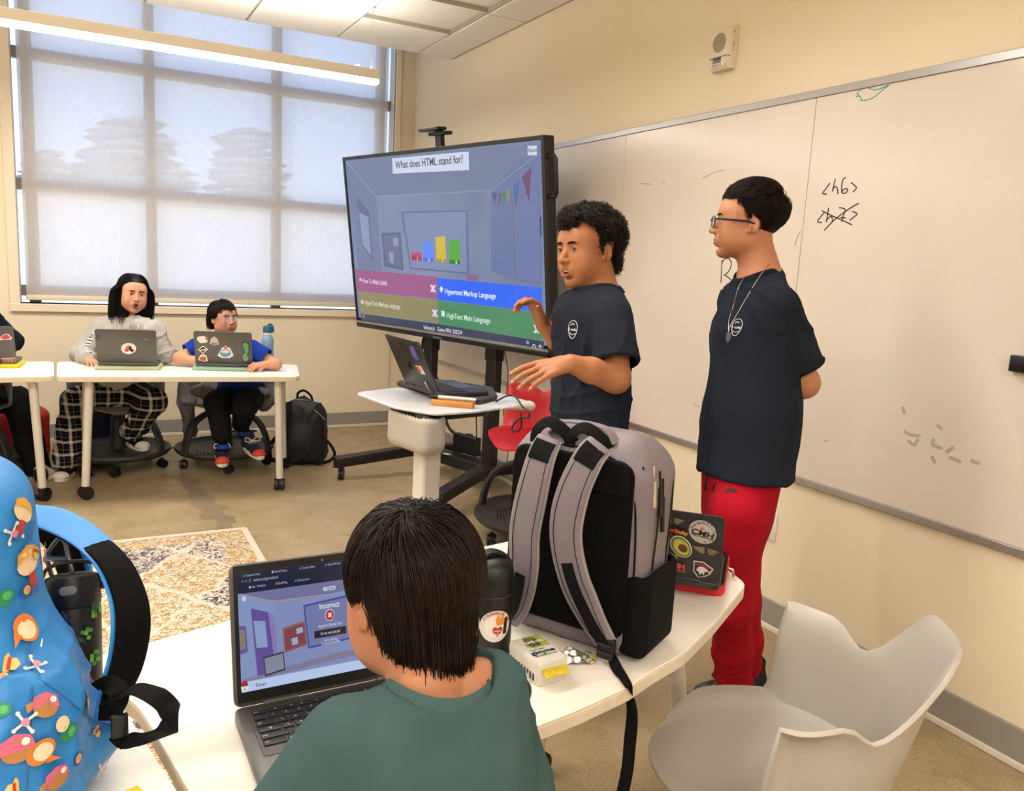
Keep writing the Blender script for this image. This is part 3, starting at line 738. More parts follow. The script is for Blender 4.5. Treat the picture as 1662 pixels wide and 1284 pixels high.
def head_prims(S, O, R, s=1., jaw=1., mouth=0., neck=True, necklen=1., neckdir=(0, -.18, -1), nr=.05, cheek=1., nose=1., chin=1., ear=.86, full=0.):
    E = lambda c, r, k=.012, sub=False, rr=None: S.ell(O+R@(np.array(c)*s), np.array(r)*s, R if rr is None else R@rr, k=k*s, sub=sub)
    E((0, -.018, .040), (.073, .093, .080), 0)
    E((0, .022, -.018), (.062, .068, .084), .03)
    for q in (-1, 1):
        E((q*.036, .040, .030), (.030, .040, .045), .03)
        E((q*.036, .045, -.026), (.027*cheek, .036, .030), .03)
        E((q*.036, .034, -.058), (.023*jaw+full, .040, .028), .03)
        E((q*.044, -.002, -.052), (.016*jaw, .034, .024), .03)
    E((0, .040, -.078), (.036*jaw, .040, .026), .025)
    E((0, .068, -.094*chin), (.021*jaw, .019, .017), .022)
    E((0, .071, .026), (.042, .016, .014), .020)
    E((0, .075, .048), (.038, .014, .026), .025)
    for q in (-1, 1): E((q*.031, .0935, .005), (.0150, .0100, .0100), .012, True)
    S.cone(O+R@(np.array((0, .084, .012))*s), O+R@(np.array((0, .109*nose, -.024))*s), .0075*s, .0088*s, k=.012*s)
    E((0, .109*nose, -.028), (.0105, .010, .0085), .006)
    for q in (-1, 1):
        E((q*.0115, .0985, -.030), (.0072, .010, .0072), .006)
        E((q*.0060, .1050, -.0365), (.0032, .0036, .0032), .002, True)
    E((0, .086, -.057), (.024, .012, .020), .016)
    E((0, .083, -.0805), (.018, .006, .004), .009, True)
    if mouth: E((0, .100, -.0615-.004*mouth), (.013+.003*(1-mouth), .022, .0025+.0075*mouth), .003, True)
    for q in (-1, 1):
        er = rotm(z=q*.40, x=-.15); e = ear
        E((q*.0735, -.012, -.004), (.0068*e, .0190*e, .0310*e), .005, rr=er)
        E((q*.0815, -.008, .001), (.0055, .0120*e, .0200*e), .003, True, rr=er)
        E((q*.0770, -.001, -.009), (.0045, .0055, .0075), .004)
        E((q*.0730, .003, -.028*e), (.0055, .0075, .0085), .006)
    # eyelids
    for q in (-1, 1):
        E((q*.031, .0785, .004), (.0145, .0128, .0122), .005)
        E((q*.031, .0930, .0032), (.0125, .012, .0032), .0015, True)
    if neck:
        nd = R@np.array(neckdir, float); nd /= np.linalg.norm(nd)
        S.cone(O+R@(np.array((0, -.028, -.045))*s), O+R@(np.array((0, -.028, -.045))*s)+nd*.12*necklen*s, nr*s, (nr+.004)*s, k=.025*s)
    return S
def face_parts(root, O, R, s=1., mouth=0., gaze=(0, 1, 0), lip=None, brow=1., brow_m=None, teeth=False, nose=1.):
    P = lambda c: O+R@(np.array(c)*s)
    F = head_prims(SDF(.02), np.zeros(3), np.eye(3), 1., neck=False, nose=nose)     # closed-mouth face, to lay brows and lips on it
    def on(x, z, inn=0.):
        ys = np.linspace(.15, .03, 241); v = F.val(np.stack([0*ys+x, ys, 0*ys+z], 1)); i = np.argmax(v < 0); return P((x, ys[i]-inn, z))
    g = R@np.array(gaze, float); g /= np.linalg.norm(g)
    for q in (-1, 1):
        c = P((q*.031, .0780, .004)); r = .0122*s
        mb = MB().lathe([(r*math.sin(t), r*math.cos(t)) for t in np.linspace(.02, PI-.02, 19)], Vector(c), Vector(g), 24)
        me = mb.mesh('eye'); me.materials.append(m_eyew); me.materials.append(m_iris)
        for p in me.polygons:
            if (Vector(p.center)-Vector(c)).normalized().dot(Vector(g)) > .845: p.material_index = 1
        o = bpy.data.objects.new('eye', me); COL.objects.link(o); o.parent = root; loc(o, root)
    for q in (-1, 1):
        b = SDF(.003*s); b.chain([on(q*x, z, .0005) for x, z in ((.012, .0225), (.020, .0248), (.028, .0258), (.037, .0250), (.046, .0205))], [.0022*s*brow, .0029*s*brow, .0029*s*brow, .0024*s*brow, .0012*s*brow])
        loc(link_mesh('eyebrow', b.mesh(.0015*s), brow_m or m_brow, root), root)
        b = SDF(.002*s); b.chain([P((q*x, y, z)) for x, y, z in ((.0195, .0862, .0050), (.025, .0893, .0085), (.032, .0905, .0092), (.039, .0880, .0078), (.0445, .0825, .0040))], [.0008*s, .0011*s, .0012*s, .0011*s, .0009*s])
        loc(link_mesh('eyelash_line', b.mesh(.0011*s), brow_m or m_brow, root), root)
    o = mouth
    b = SDF(.003*s)
    for q in (-1, 1):
        b.chain([on(0, -.0570+.003*o, .0012), on(q*.010, -.0560+.003*o, .0012), on(q*.0245, -.0590, .0012)], [.0030*s, .0034*s, .0014*s])
        b.chain([on(0, -.0665, .0012)+R[:, 2]*(-.010*o*s), on(q*.009, -.0660, .0012)+R[:, 2]*(-.009*o*s), on(q*.0240, -.0598, .0012)], [.0042*s, .0038*s, .0014*s])
    loc(link_mesh('lips', b.mesh(.0015*s), lip or m_lip, root), root)
    if mouth:
        b = SDF(.002); b.ell(P((0, .083, -.0635-.004*o)), np.array((.014, .008, .004+.009*o))*s, R); loc(link_mesh('mouth_interior', b.mesh(.002*s), m_mouth, root), root)
    if teeth:
        b = SDF(.002); b.ell(P((0, .0905, -.0590)), np.array((.013, .005, .0032))*s, R); loc(link_mesh('teeth', b.mesh(.0015*s), m_teeth, root), root)
def hand_prims(S, w, R, s=1., side=1, curl=((.2, .3, .2),)*4, spread=.08, thumb=(.6, .5, .35), palm_t=.013):
    """w wrist; R columns: x across the palm towards the thumb, y along the fingers, z out of the back of the hand. Returns finger tips"""
    P = lambda c: np.array(w)+R@(np.array(c, float)*s)
    ks = [(.030, .088), (.010, .092), (-.010, .088), (-.028, .080)]; L = [(.040, .024, .019), (.044, .028, .020), (.041, .026, .019), (.032, .020, .017)]
    for x, y in ks: S.cone(P((x*.55, .008, 0)), P((x*.95, y-.006, 0)), palm_t*s*1.05, palm_t*s*.82, k=.010*s)
    S.cone(P((0, -.02, 0)), P((0, .02, 0)), .022*s, .022*s, k=.015*s, flat=(R@np.array((0, 0, 1.)), .72))
    S.ell(P((.020, .035, -.008)), np.array((.016, .030, .012))*s, R, k=.01*s)
    tips = []
    for i, ((x, y), l3, c3) in enumerate(zip(ks, L, list(curl)*4)):
        a = 0; sp = spread*(1.5-i); p = P((x, y, .0)); prev = p; rr = (.0088, .0082, .0074, .0062)
        for j in range(3):
            a += c3[j]; d = R@np.array((math.sin(sp)*math.cos(a), math.cos(sp)*math.cos(a), -math.sin(a)))
            q = prev+d*l3[j]*s; f = .92 if i == 3 else 1.
            S.cone(prev, q, rr[j]*s*f, rr[j+1]*s*f, k=.0035*s); prev = q
        tips.append((prev, d))
    a, b, c = thumb   # out sideways, towards the palm, bend
    d1 = np.array((math.sin(a), math.cos(a), -math.sin(b)*.8)); d1 /= np.linalg.norm(d1)
    t0 = P((.018, .012, -.004)); t1 = t0+R@d1*.046*s; d2 = np.array((math.sin(a-c*.6), math.cos(a-c*.6), -math.sin(b+c*.3))); d2 /= np.linalg.norm(d2)
    t2 = t1+R@d2*.034*s; t3 = t2+R@d2*.024*s
    S.cone(t0, t1, .015*s, .0112*s, k=.012*s); S.cone(t1, t2, .0105*s, .0095*s, k=.005*s); S.cone(t2, t3, .0095*s, .0070*s, k=.004*s); tips.append((t3, R@d2))
    return tips
def hairball(root, O, R, s, m, count, seed, flow, cut, rad=(.078, .099, .086), cen=(0, -.020, .045), L=.14, K=12, r0=.0011, r1=.0004, thick=.012, root_ok=None, hang=1., wav=.0, name='hair', cap=True, capgrow=.002, capcut=None, gr=1.0, free=-.1, tf=None, jit=.003):
    """combed hair: roots on the skull, each strand marched over it along flow(p) and then down; cut(p) tells where hair may be (head frame)"""
    rng = np.random.default_rng(seed); rad = np.array(rad); cen = np.array(cen)
    u = rng.normal(size=(count*3, 3)); u /= np.linalg.norm(u, axis=1, keepdims=True); p = cen+u*rad
    ok = cut(p) if root_ok is None else root_ok(p); p = p[ok][:count]; N = len(p); lay = rng.random(N)
    LL = L*(.75+.35*rng.random(N)); path = [p.copy()]; st = LL/(K-1); alive = np.ones(N, bool); off = 1+(thick*(.25+.75*lay)*(tf(p) if tf else 1.))[:, None]/rad; jt = rng.normal(0, jit, (N, 3))
    ph = rng.random(N)*6.28; d_prev = None
    for i in range(1, K):
        q = (p-cen)/rad; nr_ = q/np.linalg.norm(q, axis=1, keepdims=True)/rad; nr_ /= np.linalg.norm(nr_, axis=1, keepdims=True)
        f = flow(p, rng, ph); low = np.clip((.25-q[:, 2])*2.0, 0, 1)[:, None]*hang
        f = f*(1-low)+np.array((0, 0, -1.))*low*gr
        f = f/np.linalg.norm(f, axis=1, keepdims=True)
        inside = (np.sqrt((((p-cen)/(rad*off))**2).sum(1)) < 1.02)[:, None]
        t = f-nr_*(f*nr_).sum(1, keepdims=True)*inside
        t /= np.linalg.norm(t, axis=1, keepdims=True)+1e-9
        d = t if d_prev is None else t*.6+d_prev*.4; d /= np.linalg.norm(d, axis=1, keepdims=True); d_prev = d
        pn = p+d*st[:, None]
        if wav: pn = pn+np.stack([np.sin(ph+i*1.1), np.cos(ph*1.7+i*.9), 0*ph], 1)*wav
        g = min(1, i/3.); shell = 1+(off-1)*g; q = (pn-cen)/(rad*shell); ln = np.sqrt((q**2).sum(1)); m_in = (ln < 1) | (q[:, 2] > free)
        pn[m_in] = cen+((pn-cen)/ln[:, None])[m_in]
        ok = cut(pn+jt); alive &= ok; pn[~alive] = p[~alive]+d[~alive]*1e-4; p = pn; path.append(p.copy())
    P = np.stack(path, 1); P = O+(P*s)@R.T
    me = strands(P, r0*s, r1*s)
    if cap:
        c = SDF(.01); c.ell(cen, rad*1.0+capgrow); cm = c.mesh(.004, smooth=1)
        bm = bmesh.new(); bm.from_mesh(cm); kill = [f for f in bm.faces if not (capcut or cut)(np.array([f.calc_center_median()]))[0]]; bmesh.ops.delete(bm, geom=kill, context='FACES')
        bm.to_mesh(cm); bm.free(); cm.transform(Matrix(np.vstack([np.hstack([R*s, O[:, None]]), [0, 0, 0, 1]]).tolist())); mesh_join(me, cm)
    o = link_mesh(name, me, m, root); tag(o, kind='stuff'); return loc(o, root)
def hair_mat(name, c, c2):
    m = mat(name, c, .45, noise=(60, c2, .8), spec=.22); return m
def collar_on(root, S, c, R, rx, ry, m, tube=.004, h=.018, name='collar', zt=.10, zb=-.08, lift=.0, tw=0.):
    """ribbed band that follows the neck opening cut in S"""
    pts = []; n = 48; zz = np.linspace(zt, zb, 181)
    for i in range(n):
        a = 2*PI*i/n; o = R@np.array((math.cos(a)*rx, math.sin(a)*ry, 0)); P = np.array(c)+o+zz[:, None]*R[:, 2]; v = S.val(P); k = np.argmax(v < 0) if (v < 0).any() else 90; pts.append(zz[k])
    z = np.array(pts)
    for _ in range(6): z = (np.roll(z, 1)+z+np.roll(z, -1))/3
    mb = MB(); rings = []
    for i in range(n):
        a = 2*PI*i/n; o = R@np.array((math.cos(a), math.sin(a), 0)); p = np.array(c)+R@np.array((math.cos(a)*rx, math.sin(a)*ry, z[i]+lift)); u = R[:, 2]
        rings.append([p+o*tube*math.cos(t)+u*h*.5*math.sin(t)-o*.22*h*math.sin(t) for t in [2*PI*j/8 for j in range(8)]])
    rings.append(rings[0]); mb.loft(rings, cap=False); return loc(mb.build(name, m, root), root)
def tomesh(root, S, vox, m, name, disp=None, lab=None, smooth=1):
    me = S.mesh(vox, name=name, smooth=smooth)
    if disp: displace(me, disp)
    o = loc(link_mesh(name, me, m, root), root); return tag(o, lab)
def sleeve(S, pts, rad, k=.02, hem=True, wall=.010, depth=.016):
    S.chain(pts, rad, k=k)
    if hem:
        e = np.array(pts[-1]); d = e-np.array(pts[-2]); d /= np.linalg.norm(d); r = rad[-1]
        S.box(e+d*(r*.62), (r*1.12, r*1.12, r*.62), np.array(frame_z(d)), r=.002, k=.002, sub=True)
        S.cone(e-d*depth, e+d*.03, r-wall, r-wall, k=.002, sub=True)
def shoe(root, heel, toe, m_up, m_sole, w=.085, h=.07, ankle=None, name='shoe', lace=None, toecap=None, star=False, zlift=0., ankle_h=.06):
    """shoe from heel to toe point (on its sole); parts upper, sole, laces"""
    heel = np.array(heel, float); toe = np.array(toe, float); d = toe-heel; L = np.linalg.norm(d); R = basis(d, (0, 0, 1))
    if abs(R[2, 2]) < .2: R = basis(d, (.3, 0, 1))
    P = lambda x, y, z: heel+R@np.array((x, y*L, z))
    r = empty('x', Vector(heel))
    bpy.data.objects.remove(r)
    S = SDF(.02); S.ell(P(0, .13, .045), (w*.42, L*.17, .045), R); S.ell(P(0, .45, .038), (w*.42, L*.36, .034), R); S.ell(P(0, .78, .030), (w*.48, L*.21, .028), R)
    S.cone(P(0, .16, .05), P(0, .14, .05+ankle_h), w*.42, w*.40, k=.02); S.cone(P(0, .14, .045+ankle_h), P(0, .13, .12+ankle_h), w*.36, w*.36, k=.003, sub=True)
    S.plane(P(0, 0, .012), -R[:, 2])
    up_ = tomesh(root, S, .004, m_up, name)
    poly = []
    for i in range(28):
        t = 2*PI*i/28; y = .5+.52*math.cos(t); ww = (.40+.13*(y-.3) if y > .3 else .40)*w*(1.06)
        x = ww*math.copysign(abs(math.sin(t))**.75, math.sin(t)); poly.append((x, y*L))
    mm = Matrix(np.vstack([np.hstack([R, heel[:, None]]), [0, 0, 0, 1]]).tolist())
    o = MB().prism(poly, .024, mm).build('sole', m_sole, up_, bevel=.004); o.matrix_parent_inverse = Matrix.Identity(4)
    if toecap:
        S = SDF(.01); S.ell(P(0, .84, .028), (w*.47, L*.17, .030), R); S.plane(P(0, .80, 0), -R[:, 1]); S.plane(P(0, 0, .02), -R[:, 2])
        link_mesh('toe_cap', S.mesh(.004), toecap, up_)
    if lace:
        mb = MB()
        for i in range(5):
            y = .42+.075*i; z = .076-.006*i
            mb.tube([P(-w*.30, y, z-.014), P(-w*.1, y+.01, z), P(w*.1, y+.03, z), P(w*.30, y+.04, z-.014)], .0028, 5)
        mb.tube(smoothpath([P(0, .42, .082), P(w*.4, .38, .10), P(w*.5, .47, .08), P(0, .43, .084), P(-w*.4, .38, .10), P(-w*.5, .48, .08), P(0, .42, .082)], 4), .0024, 5)
        mb.build('laces', lace, up_)
    return up_

def hit(S, u, v, t0=.5, t1=1.9):
    ts = np.linspace(t0, t1, 561); d = np.array(ray(u, v)); P = np.array(C0)+ts[:, None]*d; vals = S.val(P); i = np.argmax(vals < -.001)
    if not (vals < 0).any(): return None
    p = P[i]; e = .004; g = np.array([S.val(p+np.eye(3)[j]*e)-S.val(p-np.eye(3)[j]*e) for j in range(3)]); return p, g/np.linalg.norm(g)
def on_cloth(S, u, v, dfn=None, lift=.003, t0=.5, t1=6.):
    """the point of the garment seen at pixel u,v, folds included, and its outward normal"""
    h_ = hit(S, u, v, t0, t1)
    if h_ is None: return None
    p, g = h_; d = float(dfn(p[None], g[None])[0]) if dfn else 0.
    return p+g*(d+lift), g
m_tee = mat('tee_navy', '#1d222e', .88, noise=(5, '#191d28', .8), bump=(500, .25, .0015))
m_tee_c = mat('tee_navy_rib', '#1a1f2a', .9, bump=(300, .3, .001, 'wave'))
m_blackp = mat('trousers_black', '#131314', .9, noise=(6, '#1a1a1b', .8))
m_haircurl = hair_mat('hair_curly_dark', '#130d0b', '#241a15'); m_hairbrn = hair_mat('hair_dark_brown', '#150d09', '#261a13'); m_hairblk = hair_mat('hair_black', '#0c0a0a', '#1a1615')
m_shoe_b = mat('shoe_black', '#17171a', .6); m_sole_w = mat('sole_white', '#d8d2c6', .6); m_sole_b = mat('sole_black', '#1b1b1b', .7); m_grey_d = mat('toe_grey', '#54545a', .7)
m_lacew = mat('laces_white', '#d9d4ca', .8)
def torso(S, hip, chest, neck, R, rh_=.145, rw=.13, rc=.155, fl=.64, sh=None, rs_=.058, k=.04):
    f = (R[:, 1], fl); mid = np.array(hip)*.5+np.array(chest)*.5
    S.cone(hip, mid, rh_, rw, k=k, flat=f); S.cone(mid, chest, rw, rc, k=k, flat=f)
    S.cone(chest, np.array(neck)*.75+np.array(chest)*.25, rc*.9, .06, k=k, flat=f)
    if sh is not None: S.cone(sh[0], neck, rs_, rs_*.95, k=k); S.cone(sh[1], neck, rs_, rs_*.95, k=k)
def leg(S, pts, rad, k=.03): S.chain(pts, rad, k=k)
def collar(root, c, R, rx, ry, m, tube=.006, tilt=0, name='collar', h=.018):
    mb = MB(); n = 36; rings = []
    for i in range(n):
        a = 2*PI*i/n; p = np.array(c)+R@np.array((math.cos(a)*rx, math.sin(a)*ry, -math.sin(a)*tilt)); o = R@np.array((math.cos(a), math.sin(a), 0)); u = R[:, 2]
        rings.append([p+o*tube*math.cos(t)+u*h*.5*math.sin(t)-o*.25*h*math.sin(t) for t in [2*PI*j/8 for j in range(8)]])
    rings.append(rings[0]); mb.loft(rings, cap=False); return loc(mb.build(name, m, root), root)
def logo(root, c, R, s, name='shirt_print'):
    """small white line print on the chest: egg shape with a wordmark"""
    x = -R[:, 0]; z = R[:, 2]; mw = mat('print_white', '#c9ced6', .7)
    def ln(pts, r=.0016): 
        P = [Vector(np.array(c)+x*a*s+z*b*s) for a, b in pts]; return P
    mb = MB()
    mb.tube(smoothpath(ln([(math.sin(t)*(.020+.004*math.cos(t)), math.cos(t)*.030) for t in np.linspace(0, 2*PI, 15)[:-1]]), 3, True), .0012*s, 5, closed=True)
    mb.tube(smoothpath(ln([(-.012, -.012), (.0, -.018), (.012, -.012)]), 3), .0012*s, 5)
    mb.tube(smoothpath(ln([(-.010, .012), (-.004, .020), (.006, .016)]), 3), .0015*s, 5)
    o = loc(mb.build(name, mw, root), root)
    text_on('print_lettering', 'B code', mw, o, np.array(c)-x*.022*s, x, z, .014*s, 'LEFT', ext=.0008)
    return o

# ---- the student who speaks, in front of the screen
D0 = 2.38
A_F = -rh*.85-fh*.50; A_R = basis(A_F)
hO = J(954, 408, D0)
H_R = basis(-rh*.78-fh*.62+np.array((0, 0, -.05)), np.array((0, 0, 1.))-rh*.10)
hip = J(955, 742, D0-.01); chest = J(962, 535, D0); neckb = J(975, 496, D0+.01)
A = empty('person', (hip[0], hip[1], 0), label='curly haired student in a navy tee speaking with both hands raised by the screen', cat='person')
shL = J(991, 518, D0-.11); shR = J(930, 505, D0+.13)
elL = J(999, 614, D0-.17); wrL = J(925, 590, D0-.24)
elR = J(935, 580, D0+.17); wrR = J(882, 528, D0+.12)
hs = .95
S = SDF(.02)
head_prims(S, hO, H_R, hs, mouth=.75, jaw=.9, nose=1.0, necklen=1.0, neckdir=(0, -.32, -1), nr=.047)
S.cone(hO+H_R@np.array((0, -.030, -.06)), neckb, .047, .054, k=.03)
S.cone(neckb, chest, .07, .12, k=.04, flat=(A_R[:, 1], .6)); S.cone(shL, neckb, .045, .05, k=.03); S.cone(shR, neckb, .045, .05, k=.03)
S.chain([shL, elL], [.047, .041], k=.03); S.cone(elL, elL*.45+wrL*.55, .0415, .034, k=.012); S.cone(elL*.45+wrL*.55, wrL, .034, .0245, k=.015)
S.chain([shR, elR, elR*.45+wrR*.55, wrR], [.046, .040, .034, .0245], k=.02)
# near hand: palm down, fingers reaching to the left
dL = J(868, 603, D0-.29)-wrL; yL = dL/np.linalg.norm(dL); zL = np.array((0, 0, 1.))*.80+(-fh)*.62; zL -= yL*(zL@yL); zL /= np.linalg.norm(zL); xL = np.cross(yL, zL)
HL = np.stack([xL, yL, zL], 1)
tL = hand_prims(S, wrL+yL*.012, HL, .90, curl=((.25, .25, .15), (.30, .28, .18), (.32, .30, .2), (.30, .3, .2)), spread=.09, thumb=(.55, .8, .3))
yR = (J(868, 497, D0+.08)-wrR); yR /= np.linalg.norm(yR); zR = fh*.55-rh*-.75; zR -= yR*(zR@yR); zR /= np.linalg.norm(zR); xR = -np.cross(yR, zR)
HR = np.stack([xR, yR, zR], 1)
tR = hand_prims(S, wrR+yR*.012, HR, .86, curl=((.55, .5, .3), (.75, .6, .4), (.95, .7, .4), (1.1, .7, .4)), spread=.12, thumb=(.55, .2, .2))
body = tomesh(A, S, .0024, sk_tan, 'body')
for (p, d), HH in [(q, HL) for q in tL[:4]]:
    loc(MB().lathe([(.0, -.001), (.0045, 0), (.004, .0012), (0, .0014)], p-d*.004+HH[:, 2]*.0045, HH[:, 2], 12).build('fingernail', m_nail, A), A)
face_parts(A, hO, H_R, hs, mouth=.75, gaze=(-.25, 1, -.08), teeth=True, brow=1.15)
T_ = SDF(.03); TT = SDF(.03); TS = SDF(.03)
sleeve(TS, [shL, shL*.08+elL*.92+np.array((0, 0, .025))], [.060, .066], k=.035)
sleeve(TS, [shR, shR*.25+elR*.75], [.066, .066], k=.035)
torso(TT, hip, chest, neckb, A_R, .140, .128, .142, .70, (shL+np.array((0, 0, -.006)), shR+np.array((0, 0, -.006))), .058)
T_.grp(TT, 0.).grp(TS, .012)
nk = neckb+np.array((0, 0, .022))-A_R[:, 1]*.0
CR = A_R@rotm(x=-.38)
T_.cone(nk-CR[:, 2]*.03+A_R[:, 1]*.01, nk+CR[:, 2]*.10, .060, .066, k=.008, sub=True)
T_.plane(J(952, 712, D0)+np.array((0, 0, -.03)), (0, 0, -1), k=.004)
fo = folds((.2, .3, 1), 6, .011, 4); fo2 = folds((1, .2, .6), 7, .008, 8)
T_m = tomesh(A, T_, .0048, m_tee, 'shirt', lambda P, N: fo(P)+fo2(P))
collar_on(A, T_, nk+A_R[:, 1]*.004, CR, .068, .070, m_tee_c, .0035, h=.020)
for e, d, r in ((shL*.08+elL*.92+np.array((0, 0, .025)), elL-shL, .0655),):
    d = d/np.linalg.norm(d); Rz = np.array(frame_z(d)); collar(A, e-d*.006, Rz, r, r, m_tee_c, .0022, name='sleeve_hem', h=.010)
dA = lambda P, N: fo(P)+fo2(P)
p_, g_ = on_cloth(T_, 931, 535, dA, .004, 1.5, 3.2); logo(A, p_, basis(g_), .85)
S = SDF(.03); hipw = hip+np.array((0, 0, -.02))
S.cone(hipw, hipw+np.array((0, 0, .06)), .135, .13, flat=(A_R[:, 1], .72))
feet = []
for q in (-1, 1):
    h_ = hipw+A_R[:, 0]*q*.07-np.array((0, 0, .03)); kn = np.array((h_[0], h_[1], .44))+A_R[:, 1]*.03+A_R[:, 0]*q*.03+fh*.12; an = np.array((h_[0], h_[1], .10))-A_R[:, 1]*.02+A_R[:, 0]*q*.05+fh*.26
    leg(S, [h_, kn, an], [.092, .066, .055]); feet.append(an)
S.plane((0, 0, .07), (0, 0, -1)); tomesh(A, S, .008, m_blackp, 'trousers', folds((0, 0, 1), 6, .006, 2))
for an in feet: shoe(A, np.array((an[0], an[1], 0))-A_R[:, 1]*.07, np.array((an[0], an[1], 0))+A_R[:, 1]*.18, m_shoe_b, m_sole_w, lace=m_lacew)
# curls
def curlhair(root, O, R, s, m, seed=3):
    rng = np.random.default_rng(seed); rad = np.array((.083, .104, .092)); cen = np.array((0, -.024, .048))
    def ok(p):
        x, y, z = p.T; front = np.where(y > 0, .062-.45*np.maximum(y-.02, 0)*0+.0, -.9)
        face = (y > .040) & (z < .068); side = (y > .020) & (z < .045+(y-.02)*1.0) & (np.abs(x) > .035); ear = (y > -.045) & (z < .026-.040*(y > .004)) ; nape = z < -.075+.25*(y+.1)
        return ~(face | side | ear | nape)
    c = SDF(.012); c.ell(cen, rad+.004); c.ell((0, .030, .092), (.064, .062, .040)); c.ell((.045, .035, .078), (.036, .042, .036)); c.ell((-.045, .035, .078), (.036, .042, .036)); c.ell((0, -.05, .045), (.078, .078, .080)); c.ell((0, -.075, -.02), (.058, .040, .06))
    cm = c.mesh(.0035, smooth=0)
    displace(cm, lambda P, N: .006*vnoise(P, 55, 2)+.005*vnoise(P, 95, 5))
    bm = bmesh.new(); bm.from_mesh(cm); fc = np.array([f.calc_center_median()[:] for f in bm.faces]); k = ok(fc); bmesh.ops.delete(bm, geom=[f for f, q in zip(list(bm.faces), k) if not q], context='FACES'); bm.to_mesh(cm); bm.free()
    pts, nn = surf_points(cm, 3400, rng); N = len(pts); K = 14
    t = np.linspace(0, 1, K)[None, :, None]; ax = nn+rng.normal(size=nn.shape)*.55+np.array((0, .1, -.15)); ax /= np.linalg.norm(ax, axis=1, keepdims=True)
    X = np.cross(ax, rng.normal(size=ax.shape)); X /= np.linalg.norm(X, axis=1, keepdims=True); Y = np.cross(ax, X)
    turns = rng.uniform(.9, 1.9, N)[:, None, None]; r = rng.uniform(.0028, .0058, N)[:, None, None]; ln = rng.uniform(.008, .019, N)[:, None, None]
    a = t*turns*2*PI; P = (pts-nn*.003)[:, None]+ax[:, None]*t*ln+r*((np.cos(a)-1)*X[:, None]+np.sin(a)*Y[:, None])
    me = strands(P, .0013, .0006, 4); mesh_join(me, cm)
    me.transform(Matrix(np.vstack([np.hstack([R*s, O[:, None]]), [0, 0, 0, 1]]).tolist()))
    return loc(tag(link_mesh('hair', me, m, root), kind='stuff'), root)
curlhair(A, hO, H_R, hs, m_haircurl)

# ---- the student in red trousers
D1 = 2.33
B_F = -rh*.86-fh*.42; B_R = basis(B_F)
hO = J(1213, 364, D1); HB = basis(-rh*.965+fh*.14+np.array((0, 0, .02)), np.array((0, 0, 1.))-rh*.02)
hip = J(1207, 800, D1+.02); chest = J(1232, 540, D1+.01); neckb = J(1232, 462, D1+.01)
B = empty('person', (hip[0], hip[1], 0), label='student in a navy tee and red trousers with glasses, hands held behind his back', cat='person')
shL = J(1260, 502, D1-.10); shR = J(1202, 492, D1+.13)
elL = J(1305, 622, D1-.05); wrL = J(1262, 650, D1+.12); elR = J(1262, 620, D1+.26); wrR = J(1245, 672, D1+.14)
hs = .90
S = SDF(.02)
head_prims(S, hO, HB, hs, necklen=1.1, neckdir=(0, -.34, -1), nr=.044, nose=1.0, chin=1.0)
S.cone(hO+HB@np.array((0, -.028, -.06)), neckb, .044, .050, k=.03)
S.cone(neckb, chest, .07, .12, k=.04, flat=(B_R[:, 1], .6)); S.cone(shL, neckb, .045, .05, k=.03); S.cone(shR, neckb, .045, .05, k=.03)
S.cone(shL, elL, .050, .043, k=.03); S.cone(elL, wrL, .042, .028, k=.012); S.cone(shR, elR, .046, .042, k=.02); S.cone(elR, wrR, .042, .028, k=.012)
# hands clasped behind the back
for w, dd in ((wrL, wrR-wrL+np.array((0, 0, -.05))), (wrR, np.array((0, 0, -1.))*.8+rh*.2)):
    y = dd/np.linalg.norm(dd); z = -B_F-y*(-B_F@y); z /= np.linalg.norm(z); hand_prims(S, w, np.stack([np.cross(y, z), y, z], 1), .85, curl=((.5, .6, .4),)*4)
tomesh(B, S, .0025, sk_mid, 'body')
face_parts(B, hO, HB, hs, gaze=(0, 1, 0))
T_ = SDF(.03)
TT = SDF(.03); TS = SDF(.03); sle = shL*.10+elL*.90+np.array((0, 0, .02)); sleeve(TS, [shL+np.array((0, 0, -.005)), sle], [.060, .064], k=.035); sleeve(TS, [shR, shR*.35+elR*.65], [.066, .070], k=.035)
torso(TT, hip+np.array((0, 0, -.03)), chest, neckb, B_R, .164, .146, .150, .80, (shL, shR), .060)
T_.grp(TT, 0.).grp(TS, .010); nk = neckb+np.array((0, 0, .012)); CR = B_R@rotm(x=-.42)
T_.cone(nk-CR[:, 2]*.03+B_R[:, 1]*.01, nk+CR[:, 2]*.10, .058, .066, k=.008, sub=True)
T_.plane(J(1207, 772, D1), np.array((0, 0, -1))+rh*.03, k=.004)
fo = folds((.1, .3, 1), 5, .011, 14); fo2 = folds((1, .2, .35), 6, .010, 5)
tomesh(B, T_, .0048, m_tee, 'shirt', lambda P, N: fo(P)+fo2(P)*np.clip((1.15-P[:, 2])*3, .2, 1))
collar_on(B, T_, nk+B_R[:, 1]*.004, CR, .066, .068, m_tee_c, .0035, h=.020)
d = elL-shL; d = d/np.linalg.norm(d); collar(B, sle-d*.006, np.array(frame_z(d)), .0640, .0640, m_tee_c, .0022, name='sleeve_hem', h=.010)
dB = lambda P, N: fo(P)+fo2(P)*np.clip((1.15-P[:, 2])*3, .2, 1)
p_, g_ = on_cloth(T_, 1197, 532, dB, .004, 1.5, 3.2); logo(B, p_, basis(g_), .82)
def nkl(px):
    o = []
    for u, v in px:
        h_ = on_cloth(T_, u, v, dB, .0035, 1.5, 2.32)
        o.append(h_[0] if h_ else J(u, v, D1-.10))
    return o
